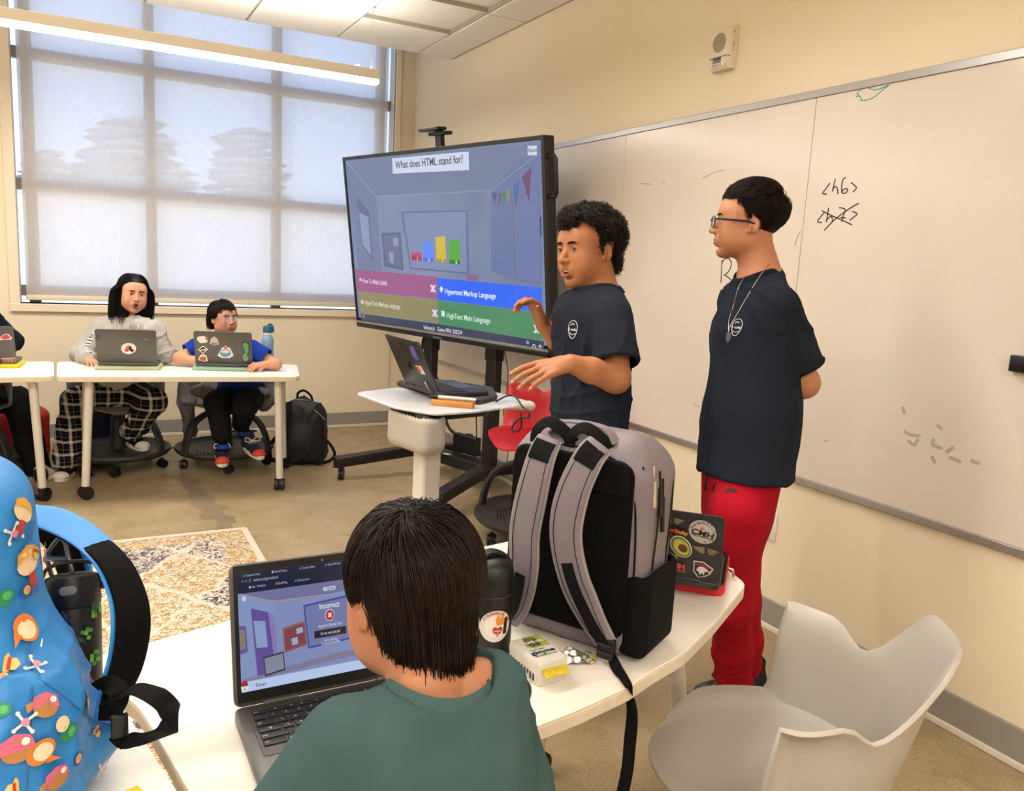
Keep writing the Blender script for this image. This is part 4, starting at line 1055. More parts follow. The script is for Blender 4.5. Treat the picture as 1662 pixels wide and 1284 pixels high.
# necklace
nkp = [J(1254, 420, D1-.03), J(1244, 434, D1-.065), J(1232, 450, D1-.085)]+nkl(((1212, 482), (1199, 505), (1188, 528), (1184, 540)))
nk2 = nkl(((1184, 540), (1185, 520), (1190, 495)))+[J(1198, 468, D1-.07), J(1207, 452, D1-.05)]
nl = MB().tube(smoothpath(nkp, 6), .0012, 5).tube(smoothpath(nk2, 6), .0012, 5); nlo = loc(nl.build('necklace', mat('silver', '#c9c4ba', .25, .9), B), B)
pc, g_ = on_cloth(T_, 1184, 548, dB, .003, 1.5, 3.2); x_ = basis(g_)
patch('pendant', [(-.009, .014), (.009, .014), (.008, -.006), (0, -.016), (-.008, -.006)], mat('pendant_steel', '#8f92a6', .3, .7), nlo, pc, -x_[:, 0], x_[:, 2], .002)
# trousers
m_redp = mat('trousers_red', '#a30f22', .85, noise=(7, '#930c1e', .8), bump=(400, .2, .001))
def redleg(h_, kn, cf, an):
    S = SDF(.03); return S
S = SDF(.03); hh = J(1200, 792, D1+.02)
S.cone(hh+np.array((0, 0, .05)), hh-np.array((0, 0, .06)), .128, .118, flat=(B_R[:, 1], .80))
footL = np.array(at(1200, 1152, Z=0)); footR = np.array(at(1222, 1125, Z=0))
h1 = J(1199, 830, D1-.05); k1 = J(1186, 985, D1+.06); a1 = J(1192, 1096, D1+.24)
h2 = J(1198, 826, D1+.10); k2 = J(1202, 975, D1+.20); a2 = J(1213, 1078, D1+.33)
S.chain([h1, k1, k1*.4+a1*.6, a1], [.084, .062, .058, .055], k=.03); S.cone(a1, a1-np.array((0, 0, .03)), .056, .050, k=.01)
S.chain([h2, k2, k2*.4+a2*.6, a2], [.076, .058, .054, .048], k=.03)
gather = folds((1, .5, .2), 9, .014, 21); fv = folds((0, .1, 1), 5, .009, 3)
rt_ = tomesh(B, S, .005, m_redp, 'trousers', lambda P, N: fv(P)+gather(P)*np.clip((.42-P[:, 2])*3.2, 0, 1.2))
# small tick-shaped emblem, three letters, drawstrings and seam
m_pr = mat('print_maroon', '#3c0b14', .7)
dP = lambda P, N: fv(P)
pl, g_ = on_cloth(S, 1187, 799, dP, .003, 1.5, 3.2); bx = basis(g_)
patch('emblem', [(-.020, .002), (-.014, -.007), (.022, .005), (-.006, -.0015), (-.010, .001), (-.0115, .007)], m_pr, rt_, pl, -bx[:, 0], bx[:, 2], .0012)
text_on('emblem_lettering', 'NIKE', m_pr, rt_, pl+bx[:, 2]*.006-bx[:, 0]*(-.002), -bx[:, 0], bx[:, 2], .012, 'CENTER', ext=.0012, shear=.3, bold=.0006)
for u0_, v0_, l_ in ((1147, 768, 26), (1161, 772, 24)):
    h_ = on_cloth(S, max(u0_, 1158), v0_+10, dP, .004, 1.5, 3.2); Dd = (h_[0]-np.array(C0))@FW if h_ else D1-.10
    loc(MB().tube(smoothpath([J(u0_+4, v0_-6, Dd+.02), J(u0_+2, v0_+8, Dd), J(u0_-2, v0_+l_*.7, Dd), J(u0_-3, v0_+l_, Dd)], 4), .0022, 6).tube([J(u0_-2, v0_+l_-6, Dd), J(u0_-3, v0_+l_+2, Dd)], .004, 6).build('drawstring', m_blackp, B), B)
for f_, an, gd in ((footL, a1, 0), (footR, a2, 1)):
    c = np.array(at(*((1186, 1140) if gd == 0 else (1206, 1124)), Z=0)); dd = B_F/np.linalg.norm(B_F)
    sh_ = shoe(B, c-dd*.075, c+dd*.205, m_shoe_b, m_sole_b, w=.10, lace=mat('laces_pale', '#b9b389', .8) if gd == 0 else m_shoe_b, toecap=m_grey_d)
    S = SDF(.01); S.cone(c+np.array((0, 0, .07)), np.array(an)-np.array((0, 0, -.0)), .040, .040); tomesh(B, S, .005, m_blkp, 'sock')
# glasses
m_gl = mat('glasses_navy', '#1d2438', .3); m_lens = mat('lens', '#ffffff', .03, alpha=.18, spec=.8)
def glasses(root, O, R, s, m, thick=.0018, w=.024, h=.018, lens=True, y0=.104):
    P = lambda c: Vector(O+R@(np.array(c)*s)); g = MB()
    for q in (-1, 1):
        rim = [P((q*.032+math.cos(t)*w*(1 if abs(math.cos(t)) < .9 else 1), y0-.004*abs(q*.032+math.cos(t)*w)/.05, -.001+math.copysign(abs(math.sin(t))**.7, math.sin(t))*h)) for t in np.linspace(0, 2*PI, 21)[:-1]]
        g.tube(rim, thick*s, 6, closed=True)
        g.tube([P((q*.055, y0-.004, .006)), P((q*.068, y0-.012, .007)), P((q*.0755, .05, .006)), P((q*.0775, .005, .004)), P((q*.0765, -.02, -.004)), P((q*.073, -.032, -.018))], [thick*1.6*s]*4+[thick*s]*2, 6)
    g.tube(smoothpath([P((-.010, y0+.001, .004)), P((0, y0+.004, .007)), P((.010, y0+.001, .004))], 4), thick*s, 6)
    gl = loc(g.build('glasses', m, root), root)
    if lens:
        for q in (-1, 1):
            L = [P((q*.032+math.cos(t)*w*.97, y0-.004*abs(q*.032+math.cos(t)*w)/.05, -.001+math.copysign(abs(math.sin(t))**.7, math.sin(t))*h*.97)) for t in np.linspace(0, 2*PI, 21)[:-1]]
            MB().loft([L, [p+Vector(R[:, 1])*.001 for p in L]]).build('lens', m_lens, gl, smooth=False)
    return gl
glasses(B, hO, HB, hs, m_gl, thick=.0022, y0=.112)
# swept short hair
def cutB(p):
    x, y, z = p.T; ax = np.abs(x)
    face = (y > .045) & (z < .070-.25*ax*0+(y-.05)*.1); side = (y > -.012) & (y <= .075) & (z < .030+(y+.012)*.45-.0) & (ax > .035)
    burn = (y > .0) & (y < .022) & (z > -.012) & (ax > .05)
    ear = (y > -.034) & (z < .012) & (ax > .04) ; nape = z < -.088-.15*(y+.1)
    return ~((face | (side & ~burn) | (ear & ~burn) | nape) & (z < .09))
def flowB(p, rng, ph):
    top = np.clip((p[:, 2]-.055)*14, 0, 1)[:, None]; side = np.array((0, -.35, -1.)); f = np.array((0, 1., .28))*top+side*(1-top)
    return f+np.stack([np.sin(ph*3)*.25, np.cos(ph*5)*.2, np.sin(ph*7)*.2], 1)
def tfB(p): return .35+1.5*np.clip((p[:, 2]-.03)*12, 0, 1)
hairball(B, hO, HB, hs, m_hairbrn, 11000, 11, flowB, cutB, rad=(.0760, .0965, .0845), L=.045, K=7, thick=.012, hang=.0, r0=.0010, capgrow=.003, free=-2, tf=tfB)
def cutTop(p): return (p[:, 1] > .03) & (p[:, 2] > .07)
hairball(B, hO, HB, hs, m_hairbrn, 500, 12, lambda p, rng, ph: np.stack([np.sin(ph*3)*.5, .7+.5*np.cos(ph), .9+0*ph], 1), lambda p: p[:, 2] > .055, root_ok=cutTop, rad=(.077, .100, .094), L=.026, K=5, thick=.018, hang=0, cap=False, r0=.0012, free=9, name='fringe')

# ---- the child at the near table, seen from behind
DK = 1.0
KF = np.array((-.10, 1, 0)); KR = basis(KF)
hO = J(664, 974, DK-.01); HK = basis(np.array((-.16, 1., -.30)), (.03, .25, 1))
neckb = J(700, 1136, .92); chest = np.array((neckb[0]-.01, neckb[1]-.035, .80)); hip = np.array((.355, .60, .52))
K_ = empty('person', (hip[0], hip[1], 0), label='dark haired child in a green tee seen from behind at the near laptop', cat='person')
shL = J(562, 1212, .865); shR = J(786, 1122, .95)
S = SDF(.02); hs = .885
head_prims(S, hO, HK, hs, neck=False)
S.cone(hO+HK@np.array((0, -.030, -.05)), neckb+np.array((0, .01, -.02)), .040, .043, k=.03)
up5 = np.array((0, 0, -.09)); S.cone(neckb, chest, .043, .10, k=.03, flat=(KR[:, 1], .6)); S.cone(shL, neckb+up5, .03, .04, k=.02); S.cone(shR, neckb+up5, .03, .04, k=.02)
elL = np.array((.125, .79, .715)); wrL = np.array((.235, .905, .745)); elR = np.array((.468, .76, .70)); wrR = np.array((.435, .925, .748))
for sh_, el, wr, q in ((shL, elL, wrL, 1), (shR, elR, wrR, -1)):
    S.chain([sh_, el, wr], [.036, .030, .020], k=.02)
    y = np.array((q*.25, 1, 0.)); y /= np.linalg.norm(y); z = np.array((0, 0, 1.)); hand_prims(S, wr+np.array((0, 0, .004)), np.stack([np.cross(y, z)*(1 if q > 0 else -1), y, z], 1), .72, curl=((.25, .35, .2),)*4)
tomesh(K_, S, .0026, sk_kid, 'body')
face_parts(K_, hO, HK, hs, gaze=(0, 1, -.2))
m_green = mat('tee_green', '#3f5758', .9, noise=(9, '#374d4e', .9), bump=(600, .3, .0012))
m_green_c = mat('tee_green_rib', '#41595a', .9, bump=(500, .35, .001, 'wave'))
T_ = SDF(.03)
TS = SDF(.03); TT = SDF(.03); TT.cone(shL*.5+neckb*.5+np.array((0, -.03, -.05)), shR*.5+neckb*.5+np.array((0, -.03, -.05)), .07, .07, k=.04)
sleeve(TS, [shL, shL*.2+elL*.8], [.054, .062], k=.035); sleeve(TS, [shR, shR*.3+elR*.7], [.050, .055], k=.035)
torso(TT, hip, chest, neckb+np.array((0, -.015, -.012)), KR, .128, .122, .120, .76, (shL, shR), .046); T_.grp(TT, 0.).grp(TS, .010)
CR = basis(KF+np.array((-.10, 0, 0)), (.16, .30, 1)); nk = J(700, 1158, .915)
T_.cone(nk-CR[:, 2]*.045, nk+CR[:, 2]*.10, .054, .064, k=.006, sub=True)
fo = folds((.3, .4, 1), 6, .008, 31); fo2 = folds((1, .1, .7), 7, .007, 33); fo3 = folds((.6, 0, 1), 13, .0025, 35)
tomesh(K_, T_, .0040, m_green, 'shirt', lambda P, N: fo(P)+fo2(P)+fo3(P), smooth=2)
collar_on(K_, T_, nk, CR, .0595, .061, m_green_c, .003, h=.020)
for a_, b_ in ((shL, elL), (shR, elR)):   # shoulder seams
    d = b_-a_; d = d/np.linalg.norm(d); Rz = np.array(frame_z(d))
    collar(K_, a_+d*.012, Rz, .0535, .0535, m_green_c, .0016, name='shoulder_seam', h=.004)
S = SDF(.03); S.cone(hip+KR[:, 0]*.05, hip-KR[:, 0]*.05, .11, .11)
ft = []
for q in (-1, 1):
    kn = hip+np.array((q*.09, .32, -.02)); an = np.array((kn[0], kn[1]-.06, .12)); S.chain([hip+np.array((q*.06, 0, -.02)), kn, an], [.078, .058, .048]); ft.append(an)
tomesh(K_, S, .008, mat('shorts_dark', '#22262e', .9), 'trousers')
for an in ft: shoe(K_, np.array((an[0], an[1]-.05, .02)), np.array((an[0], an[1]+.13, .0)), m_shoe_b, m_sole_w, w=.075, lace=m_lacew)
def cutK(p):
    x, y, z = p.T; ax = np.abs(x)
    face = (y > .055) & (z < .040); temple = (y > .030) & (y <= .055) & (z < -.005); ear = (y > -.036) & (y <= .03) & (z < .016-.20*(y+.03)) & (ax > .045)
    nape = z < -.092+1.4*np.maximum(ax-.036, 0)
    return ~(face | temple | ear | nape)
crown = np.array((-.016, -.050, .120))
def flowK(p, rng, ph):
    d = p-crown; r = np.linalg.norm(d, axis=1, keepdims=True); t = np.cross(np.array((0, -.4, 1.)), d); w = np.exp(-r/.035)
    return d/(r+1e-6)+t/(r+1e-6)*w*.9+np.stack([np.sin(ph*3), np.cos(ph*5), np.sin(ph*4)], 1)*.07
hairball(K_, hO, HK, hs, m_hairbrn, 15000, 21, flowK, cutK, rad=(.0785, .0985, .0875), cen=(0, -.020, .043), L=.19, K=15, thick=.015, hang=1., r0=.0009, r1=.0004, capgrow=.002, free=-.55, root_ok=lambda p: cutK(p) & (p[:, 2] > -.05))

hairball(K_, hO, HK, hs, m_hairbrn, 1500, 22, lambda p, rng, ph: np.stack([np.cos(ph), np.sin(ph), 0*ph], 1), lambda p: p[:, 2] > .05, root_ok=lambda p: np.linalg.norm(p-crown, axis=1) < .022, rad=(.0785, .0985, .0875), cen=(0, -.020, .043), L=.045, K=7, thick=.010, hang=0, cap=False, r0=.0010, free=-9, name='crown_whorl')
# ---- far table group
ZT = .71
m_hood = mat('hoodie_grey', '#a9a6a2', .92, noise=(60, '#979491', .6), bump=(400, .25, .0015))
m_blue = mat('tee_blue', '#173a9c', .88, noise=(6, '#14338a', .8))
m_navy = mat('sweater_navy', '#161b2b', .9)
m_plaid = mat('pyjama_plaid', '#131214', .92)
n, l, b = nodes(m_plaid); co = n.new('ShaderNodeTexCoord'); sp = n.new('ShaderNodeSeparateXYZ'); l.new(co.outputs['Object'], sp.inputs[0])
def bands(src, f, lo_, hi_, off=0.):
    fr = mth('FRACT', mth('ADD', mth('MULTIPLY', src, f), off)); return mth('MULTIPLY', mth('GREATER_THAN', fr, lo_), mth('LESS_THAN', fr, hi_))
def lum(src, off):
    a_ = mth('ADD', mth('MULTIPLY', bands(src, 13.5, .30, .52, off), .38), mth('MULTIPLY', bands(src, 13.5, .36, .40, off), .30)); a_ = mth('ADD', a_, mth('MULTIPLY', bands(src, 13.5, .44, .47, off), .30)); return mth('ADD', a_, mth('MULTIPLY', bands(src, 13.5, .80, .83, off), .30))
lv = mth('ADD', mth('MULTIPLY', lum(mth('ADD', sp.outputs[0], mth('MULTIPLY', sp.outputs[1], .25)), .1), .9), mth('MULTIPLY', lum(sp.outputs[2], .4), .9))
cc = mixc(mth('MINIMUM', lv, 1.), '#0e0d10', '#cfc8bd'); cc = mixc(mth('MULTIPLY', bands(sp.outputs[2], 13.5, .05, .12, .4), .5), cc, '#3b2440'); l.new(cc, b.inputs['Base Color'])

# girl in a grey hoodie
G_F = np.array((.12, -1, 0)); G_R = basis(G_F); DG = 4.93
hO = J(216, 479, DG); HG = basis(rh*.62-fh*.78+np.array((0, 0, .04)), np.array((0, 0, 1.))+rh*.12)
hip = np.array((.20, 5.60, .50)); neckb = J(208, 522, 4.96); chest = np.array((.23, 5.52, .86))
G = empty('person', (hip[0], hip[1], 0), label='long haired student in a grey hoodie and plaid trousers sitting with an open mouth', cat='person')
shL = J(252, 538, 4.88); shR = J(164, 532, 4.96); elR = J(132, 574, 4.90); wrR = J(143, 582, 4.76)+np.array((0, 0, .0)); elL = J(268, 574, 4.90); wrL = J(240, 590, 4.88)
wrR[2] = ZT+.035; wrL[2] = ZT+.03
S = SDF(.02); hs = .97
head_prims(S, hO, HG, hs, mouth=1., necklen=.9, jaw=1.05, cheek=1.1, nose=.96, full=.003)
S.cone(neckb, chest, .05, .10, flat=(G_R[:, 1], .6)); S.chain([shR, elR, wrR], [.04, .035, .024]); S.chain([shL, elL, wrL], [.04, .035, .024]); S.cone(shL, neckb, .04, .05); S.cone(shR, neckb, .04, .05)
for w, q in ((wrR, -1), (wrL, 1)):
    y = np.array((.25*(-q), -1, -.15)); y /= np.linalg.norm(y); z = np.array((0, 0, 1.)); z -= y*(z@y); z /= np.linalg.norm(z); hand_prims(S, w, np.stack([np.cross(y, z)*(-1 if q < 0 else 1)*1., y, z], 1), .85, curl=((.2, .35, .3),)*4)
tomesh(G, S, .003, sk_fair, 'body')
face_parts(G, hO, HG, hs, mouth=1., gaze=(.1, 1, 0), lip=m_lip2, nose=.96)
T_ = SDF(.03); torso(T_, hip, chest, neckb, G_R, .155, .148, .148, .72, (shL, shR), .055)
T_.chain([shR, elR, wrR*.9+elR*.1], [.060, .056, .046]); T_.chain([shL, elL, wrL*.9+elL*.1], [.060, .056, .046])
T_.ell(neckb+np.array((0, .03, .01)), (.10, .085, .045), G_R, k=.03); T_.cone(neckb+np.array((0, 0, .0)), neckb+np.array((0, -.02, .12)), .055, .055, k=.008, sub=True)
f1 = folds((.4, .2, 1), 6, .013, 3); f2 = folds((1, .3, .4), 7, .010, 7)
hd = tomesh(G, T_, .0055, m_hood, 'hoodie', lambda P, N: f1(P)+f2(P))
dG = lambda P, N: f1(P)+f2(P)
for u in (211, 224.5): loc(MB().tube(smoothpath([on_cloth(T_, u-k_*.3, v_, dG, .004, 4, 5.5)[0] for k_, v_ in enumerate((527, 535, 545, 556))], 4), .004, 6).build('drawstring', m_lacew, G), G)
p_, g_ = on_cloth(T_, 237, 534, dG, .003, 4, 5.5); text_on('chest_emblem', 'H', m_lacew, hd, p_, -basis(g_)[:, 0], (0, 0, 1), .028, 'CENTER', ext=.002, width=.030)
# chevron tape on the sleeve
tm = MB(); tb = MB()
P_ = [(154, 541), (147, 550), (141, 560), (140, 569), (148, 573)]
for i in range(17):
    t_ = i/16*4; k_ = min(int(t_), 3); t_ -= k_; u_, v_ = [P_[k_][j]*(1-t_)+P_[k_+1][j]*t_ for j in (0, 1)]; h_ = on_cloth(T_, u_, v_, dG, .0, 4, 5.5)
    if h_ is None: continue
    Rz = basis(h_[1]); (tm if i % 2 == 0 else tb).box(h_[0], (.030, .006, .013) if i % 2 == 0 else (.026, .006, .008), rot=Matrix(Rz.tolist()))
loc(tm.build('sleeve_tape', m_lacew, G, kind='stuff'), G); loc(tb.build('sleeve_tape_print', m_blackp, G, kind='stuff'), G)
S = SDF(.03); S.cone(hip+np.array((.06, 0, 0)), hip+np.array((-.06, 0, 0)), .125, .125)
kR = J(128, 650, 4.98); aR = J(108, 744, 4.92); kL = J(248, 652, 4.90); aL = J(214, 700, 5.10)
S.chain([hip+np.array((-.09, 0, -.01)), kR, kR*.5+aR*.5, aR], [.10, .085, .088, .076]); S.chain([hip+np.array((.09, 0, -.01)), kL, kL*.5+aL*.5, aL], [.10, .080, .072, .062])
f1 = folds((.1, 0, 1), 6, .016, 13)
tomesh(G, S, .006, m_plaid, 'trousers', lambda P, N: f1(P))
m_canvas = mat('canvas_black', '#161517', .85)
shoe(G, J(116, 770, 5.02)*np.array((1, 1, 0)), J(96, 781, 4.80)*np.array((1, 1, 0)), m_canvas, m_sole_w, w=.10, lace=m_lacew, toecap=m_sole_w)
pt = np.array((0, 0, .145))
shoe(G, J(206, 727, 5.28)*np.array((1, 1, 0))+pt, J(236, 742, 5.12)*np.array((1, 1, 0))+pt*.9, m_canvas, m_sole_w, w=.10, lace=m_lacew, toecap=m_sole_w)
def cutG(p):
    x, y, z = p.T; ax = np.abs(x); part = (y > .02) & (z < .085+.015*np.sin(x*40)) & (ax < .034+.35*np.clip(.075-z, 0, .2)*(z > -.01)+.012)
    return ~((y > .045) & (ax < .050) & (z < .078)) & ~((y > .068) & (z < .088) & (z > -.2) & (ax < .062)) & (z > -.245+.03*np.cos(x*30))
def flowG(p, rng, ph):
    sgn = np.sign(p[:, 0]+.004*0+1e-6); f = np.stack([sgn*1.2, -.25+0*ph, -.35+0*ph], 1); return f+np.stack([0*ph, np.sin(ph)*.12, 0*ph], 1)
hairball(G, hO, HG, hs, m_hairblk, 6500, 41, flowG, cutG, rad=(.080, .098, .089), L=.30, K=16, thick=.014, hang=1., r0=.0013, r1=.0006, capgrow=.004, free=.10, capcut=lambda p: (p[:, 2] > -.04) & ~((p[:, 1] > .03) & (p[:, 2] < .08)))

# boy in a blue tee with glasses
F_F = np.array((.15, -1, 0)); F_R = basis(F_F); DF = 4.92
hO = J(363, 518, DF); HF = basis(rh*.74-fh*.62+np.array((0, 0, .06)), np.array((0, 0, 1.))-rh*.04)
hip = np.array((.93, 5.50, .48)); neckb = J(362, 556, 4.94); chest = np.array((.90, 5.40, .72))
F_ = empty('person', (hip[0], hip[1], 0), label='young student in a blue tee and clear glasses behind the stickered laptop', cat='person')
shL = J(408, 566, 4.90); shR = J(322, 564, 4.93); elR = np.array(at(290, 577, D=4.86)); elR[2] = ZT+.05; wrR = np.array(at(332, 588, Z=ZT+.035)); elL = np.array(at(448, 584, D=4.90)); elL[2] = ZT+.04; wrL = np.array(at(428, 586, D=4.86)); wrL[2] = ZT+.04
S = SDF(.02); hs = .865
head_prims(S, hO, HF, hs, necklen=.9, nr=.046, full=.003)
S.cone(neckb, chest, .05, .08, flat=(F_R[:, 1], .6)); S.chain([shR, elR, wrR], [.034, .034, .026]); S.chain([shL, elL, wrL], [.034, .032, .024]); S.cone(shL, neckb, .035, .045); S.cone(shR, neckb, .035, .045)
y = np.array((-1, -.35, -.05)); y /= np.linalg.norm(y); z = np.array((-.2, -.5, .8)); z -= y*(z@y); z /= np.linalg.norm(z); hand_prims(S, wrL, np.stack([-np.cross(y, z), y, z], 1), .78, curl=((.8, .9, .5),)*4)
y = np.array((1, -.3, -.02)); y /= np.linalg.norm(y); z = np.array((0, 0, 1.)); hand_prims(S, wrR, np.stack([np.cross(y, z)*-1, y, z], 1), .78)
tomesh(F_, S, .003, sk_fair, 'body')
face_parts(F_, hO, HF, hs, gaze=(.15, 1, 0), lip=m_lip2)
T_ = SDF(.03); torso(T_, hip, chest, neckb, F_R, .135, .13, .135, .72, (shL, shR), .050)
sleeve(T_, [shR, shR*.45+elR*.55], [.054, .058]); sleeve(T_, [shL, shL*.40+elL*.60], [.054, .060]); T_.cone(neckb+np.array((0, 0, -.0)), neckb+np.array((0, -.01, .1)), .052, .054, k=.006, sub=True)
f1 = folds((.3, .2, 1), 7, .010, 23); tomesh(F_, T_, .005, m_blue, 'shirt', lambda P, N: f1(P))
S = SDF(.03); S.cone(hip+np.array((.05, 0, 0)), hip+np.array((-.05, 0, 0)), .11, .11)
kR = J(352, 655, 5.02); aR = J(362, 728, 5.02); kL = J(398, 658, 4.98); aL = J(391, 688, 5.20)
S.chain([hip+np.array((-.07, 0, -.01)), kR, kR*.3+aR*.7], [.09, .072, .056]); S.chain([hip+np.array((.07, 0, -.01)), kL, aL], [.09, .070, .056])
f1 = folds((0, .1, 1), 7, .006, 33); tomesh(F_, S, .006, m_blackp, 'trousers', lambda P, N: f1(P))
m_snk = mat('sneaker_navy', '#161c2e', .75); m_snr = mat('sneaker_red', '#c8402f', .6); m_sock = mat('sock_striped', '#16307e', .9)
n, l, b = nodes(m_sock); co = n.new('ShaderNodeTexCoord'); sp = n.new('ShaderNodeSeparateXYZ'); l.new(co.outputs['Object'], sp.inputs[0]); l.new(mixc(bands(sp.outputs[2], 22, .0, .45), '#1d3f9e', '#0d0e16'), b.inputs['Base Color'])
hR, tR_ = J(360, 742, 5.13), J(361, 762, 4.93); zR = .115; hR[2] = zR+.03; tR_[2] = zR-.01
hL, tL_ = J(398, 735, 5.24), J(424, 745, 5.04); hL[2] = .16; tL_[2] = .135
for an, h_, t_ in ((aR, hR, tR_), (aL, hL, tL_)):
    S = SDF(.01); S.cone(np.array(an), h_+(t_-h_)*.15+np.array((0, 0, .05)), .042, .036); tomesh(F_, S, .005, m_sock, 'sock')
    shoe(F_, h_, t_, m_snk, m_sole_w, w=.092, lace=m_lacew, toecap=m_snr)
def cutF(p):
    x, y, z = p.T; ax = np.abs(x)
    return ~((y > .05) & (z < .048+.012*np.sin(x*90))) & ~((y > .028) & (z < .018) & (ax > .03)) & ~((y > -.036) & (z < .008) & (ax > .045)) & (z > -.075)
crownF = np.array((.0, -.05, .12))
def flowF(p, rng, ph): d = p-crownF; return d/(np.linalg.norm(d, axis=1, keepdims=True)+1e-6)+np.stack([np.sin(ph*3), np.cos(ph*5), np.sin(ph)], 1)*.1
hairball(F_, hO, HF, hs, m_hairblk, 4500, 51, flowF, cutF, rad=(.079, .099, .088), L=.17, K=12, thick=.015, hang=1., r0=.0012, capgrow=.004, free=0., root_ok=lambda p: cutF(p))
glasses(F_, hO, HF, hs, mat('glasses_clear', '#9aa0a4', .2, .3), thick=.0013, w=.022, h=.016)

# student cut by the left edge of the picture
E_F = np.array((.2, -1, 0)); E_R = basis(E_F)
hip = np.array((-.66, 5.60, .50)); chest = np.array((-.66, 5.50, .86)); neckb = np.array((-.65, 5.50, 1.05)); hO = np.array((-.64, 5.50, 1.20)); HE = basis((.7, -1, 0))
E_ = empty('person', (hip[0], hip[1], 0), label='student in black trousers and a grey slipper cut off by the left picture edge', cat='person')
shL = np.array((-.50, 5.49, 1.00)); shR = np.array((-.82, 5.50, 1.0)); elL = J(20, 568, 4.97); elL[2] = .80; wrL = np.array((-.45, 5.20, ZT+.04)); elR = np.array((-.95, 5.4, .80)); wrR = np.array((-.85, 5.2, ZT+.04))
S = SDF(.02); head_prims(S, hO, HE, .95); S.cone(neckb, chest, .05, .10, flat=(E_R[:, 1], .6)); S.chain([shR, elR, wrR], [.04, .035, .024]); S.chain([shL, elL, wrL], [.04, .035, .024])
for w in (wrL, wrR): hand_prims(S, w, np.stack([np.array((-1., 0, 0)), np.array((0, -1., 0)), np.array((0, 0, 1.))], 1), .85)
tomesh(E_, S, .0035, sk_fair, 'body'); face_parts(E_, hO, HE, .95)
T_ = SDF(.03); torso(T_, hip, chest, neckb, E_R, .16, .15, .155, .72, (shL, shR), .058); T_.chain([shR, elR, wrR], [.062, .056, .044]); T_.chain([shL, elL, wrL*.9+elL*.1], [.064, .058, .044])
f1 = folds((.3, .2, 1), 8, .007, 53); tomesh(E_, T_, .006, m_navy, 'sweater', lambda P, N: f1(P))
S = SDF(.03); S.cone(hip+np.array((.06, 0, 0)), hip+np.array((-.06, 0, 0)), .12, .12)
kL = J(28, 650, 4.95); aL = J(62, 765, 4.95); kR = np.array((-.78, 5.05, .50)); aR = np.array((-.80, 5.1, .12))
S.chain([hip+np.array((.07, 0, -.01)), kL, kL*.4+aL*.6, aL], [.10, .080, .078, .072]); S.chain([hip+np.array((-.07, 0, -.01)), kR, aR], [.10, .075, .065])
f1 = folds((0, .1, 1), 7, .006, 63); tomesh(E_, S, .006, m_blackp, 'trousers', lambda P, N: f1(P))
m_slip = mat('slipper_grey', '#b9b2a8', .9)
shoe(E_, J(52, 785, 5.0)*np.array((1, 1, 0)), J(84, 795, 4.86)*np.array((1, 1, 0)), m_slip, m_sole_w, w=.10, name='slipper', ankle_h=.0)
shoe(E_, (-.80, 5.18, 0), (-.80, 4.93, 0), m_slip, m_sole_w, w=.10, name='slipper', ankle_h=.0)
hairball(E_, hO, HE, .95, m_hairblk, 2500, 61, flowF, cutF, rad=(.079, .099, .088), L=.17, K=10, thick=.015, hang=1., r0=.0015, capgrow=.004, free=0.)
# ------------------------------------------------------------------ furniture and things
def onp(u, v, pl):
    p0, nn = Vector(pl[0]), Vector(pl[1]); d = ray(u, v); t = (p0-C0).dot(nn)/d.dot(nn); return C0+t*d
def pix_poly(name, px, pl, m, parent, h=.0008, lift=0., owner=None):
    """flat figure whose outline is given at pixels, laid on plane pl"""
    nn = Vector(pl[1]).normalized(); P = [onp(u, v, pl)+nn*lift for u, v in px]; mb = MB(); n_ = len(P)
    mb.add(P+[p+nn*h for p in P], [tuple(range(n_))[::-1], tuple(range(n_, 2*n_))]+[(i, (i+1) % n_, n_+(i+1) % n_, n_+i) for i in range(n_)])
    o = mb.build(name, m, parent, smooth=False); return loc(o, owner or parent)
def world_child(o, root): return loc(o, root)
def rpoly(C, r=.06, seg=5):
    C = [Vector(c).to_2d() for c in C]; out = []; n_ = len(C)
    for i in range(n_):
        a, b_, c = C[i-1], C[i], C[(i+1) % n_]; d1 = (a-b_).normalized(); d2 = (c-b_).normalized(); rr = min(r, (a-b_).length*.45, (c-b_).length*.45)
        p, q = b_+d1*rr, b_+d2*rr
        for k in range(seg+1): t_ = k/seg; out.append(tuple((p*(1-t_)+b_*t_)*(1-t_)+(b_*(1-t_)+q*t_)*t_))
    return out
m_edge = mat('edge_band_cream', '#ddd0ba', .5, noise=(30, '#c9bba2', .35)); m_leg = mat('table_leg_paint', '#d6d1c8', .4)
def caster(mb, x, y, r=.036, w=.022, a=0.):
    c, s_ = math.cos(a), math.sin(a); gap = w*.65
    for q in (-1, 1):
        o = Vector((x-s_*gap*q, y+c*gap*q, r)); d = Vector((-s_, c, 0))
        mb.cyl(o-d*w*.5, o+d*w*.5, r, n=20); mb.cyl(o-d*w*.52, o+d*w*.52, r*.45, n=12)
    mb.box((x, y, r*1.35), (r*1.1, w*.6, r*1.1), rz=a); mb.cyl((x, y, r*1.5), (x, y, r*2.35), .010, n=10)
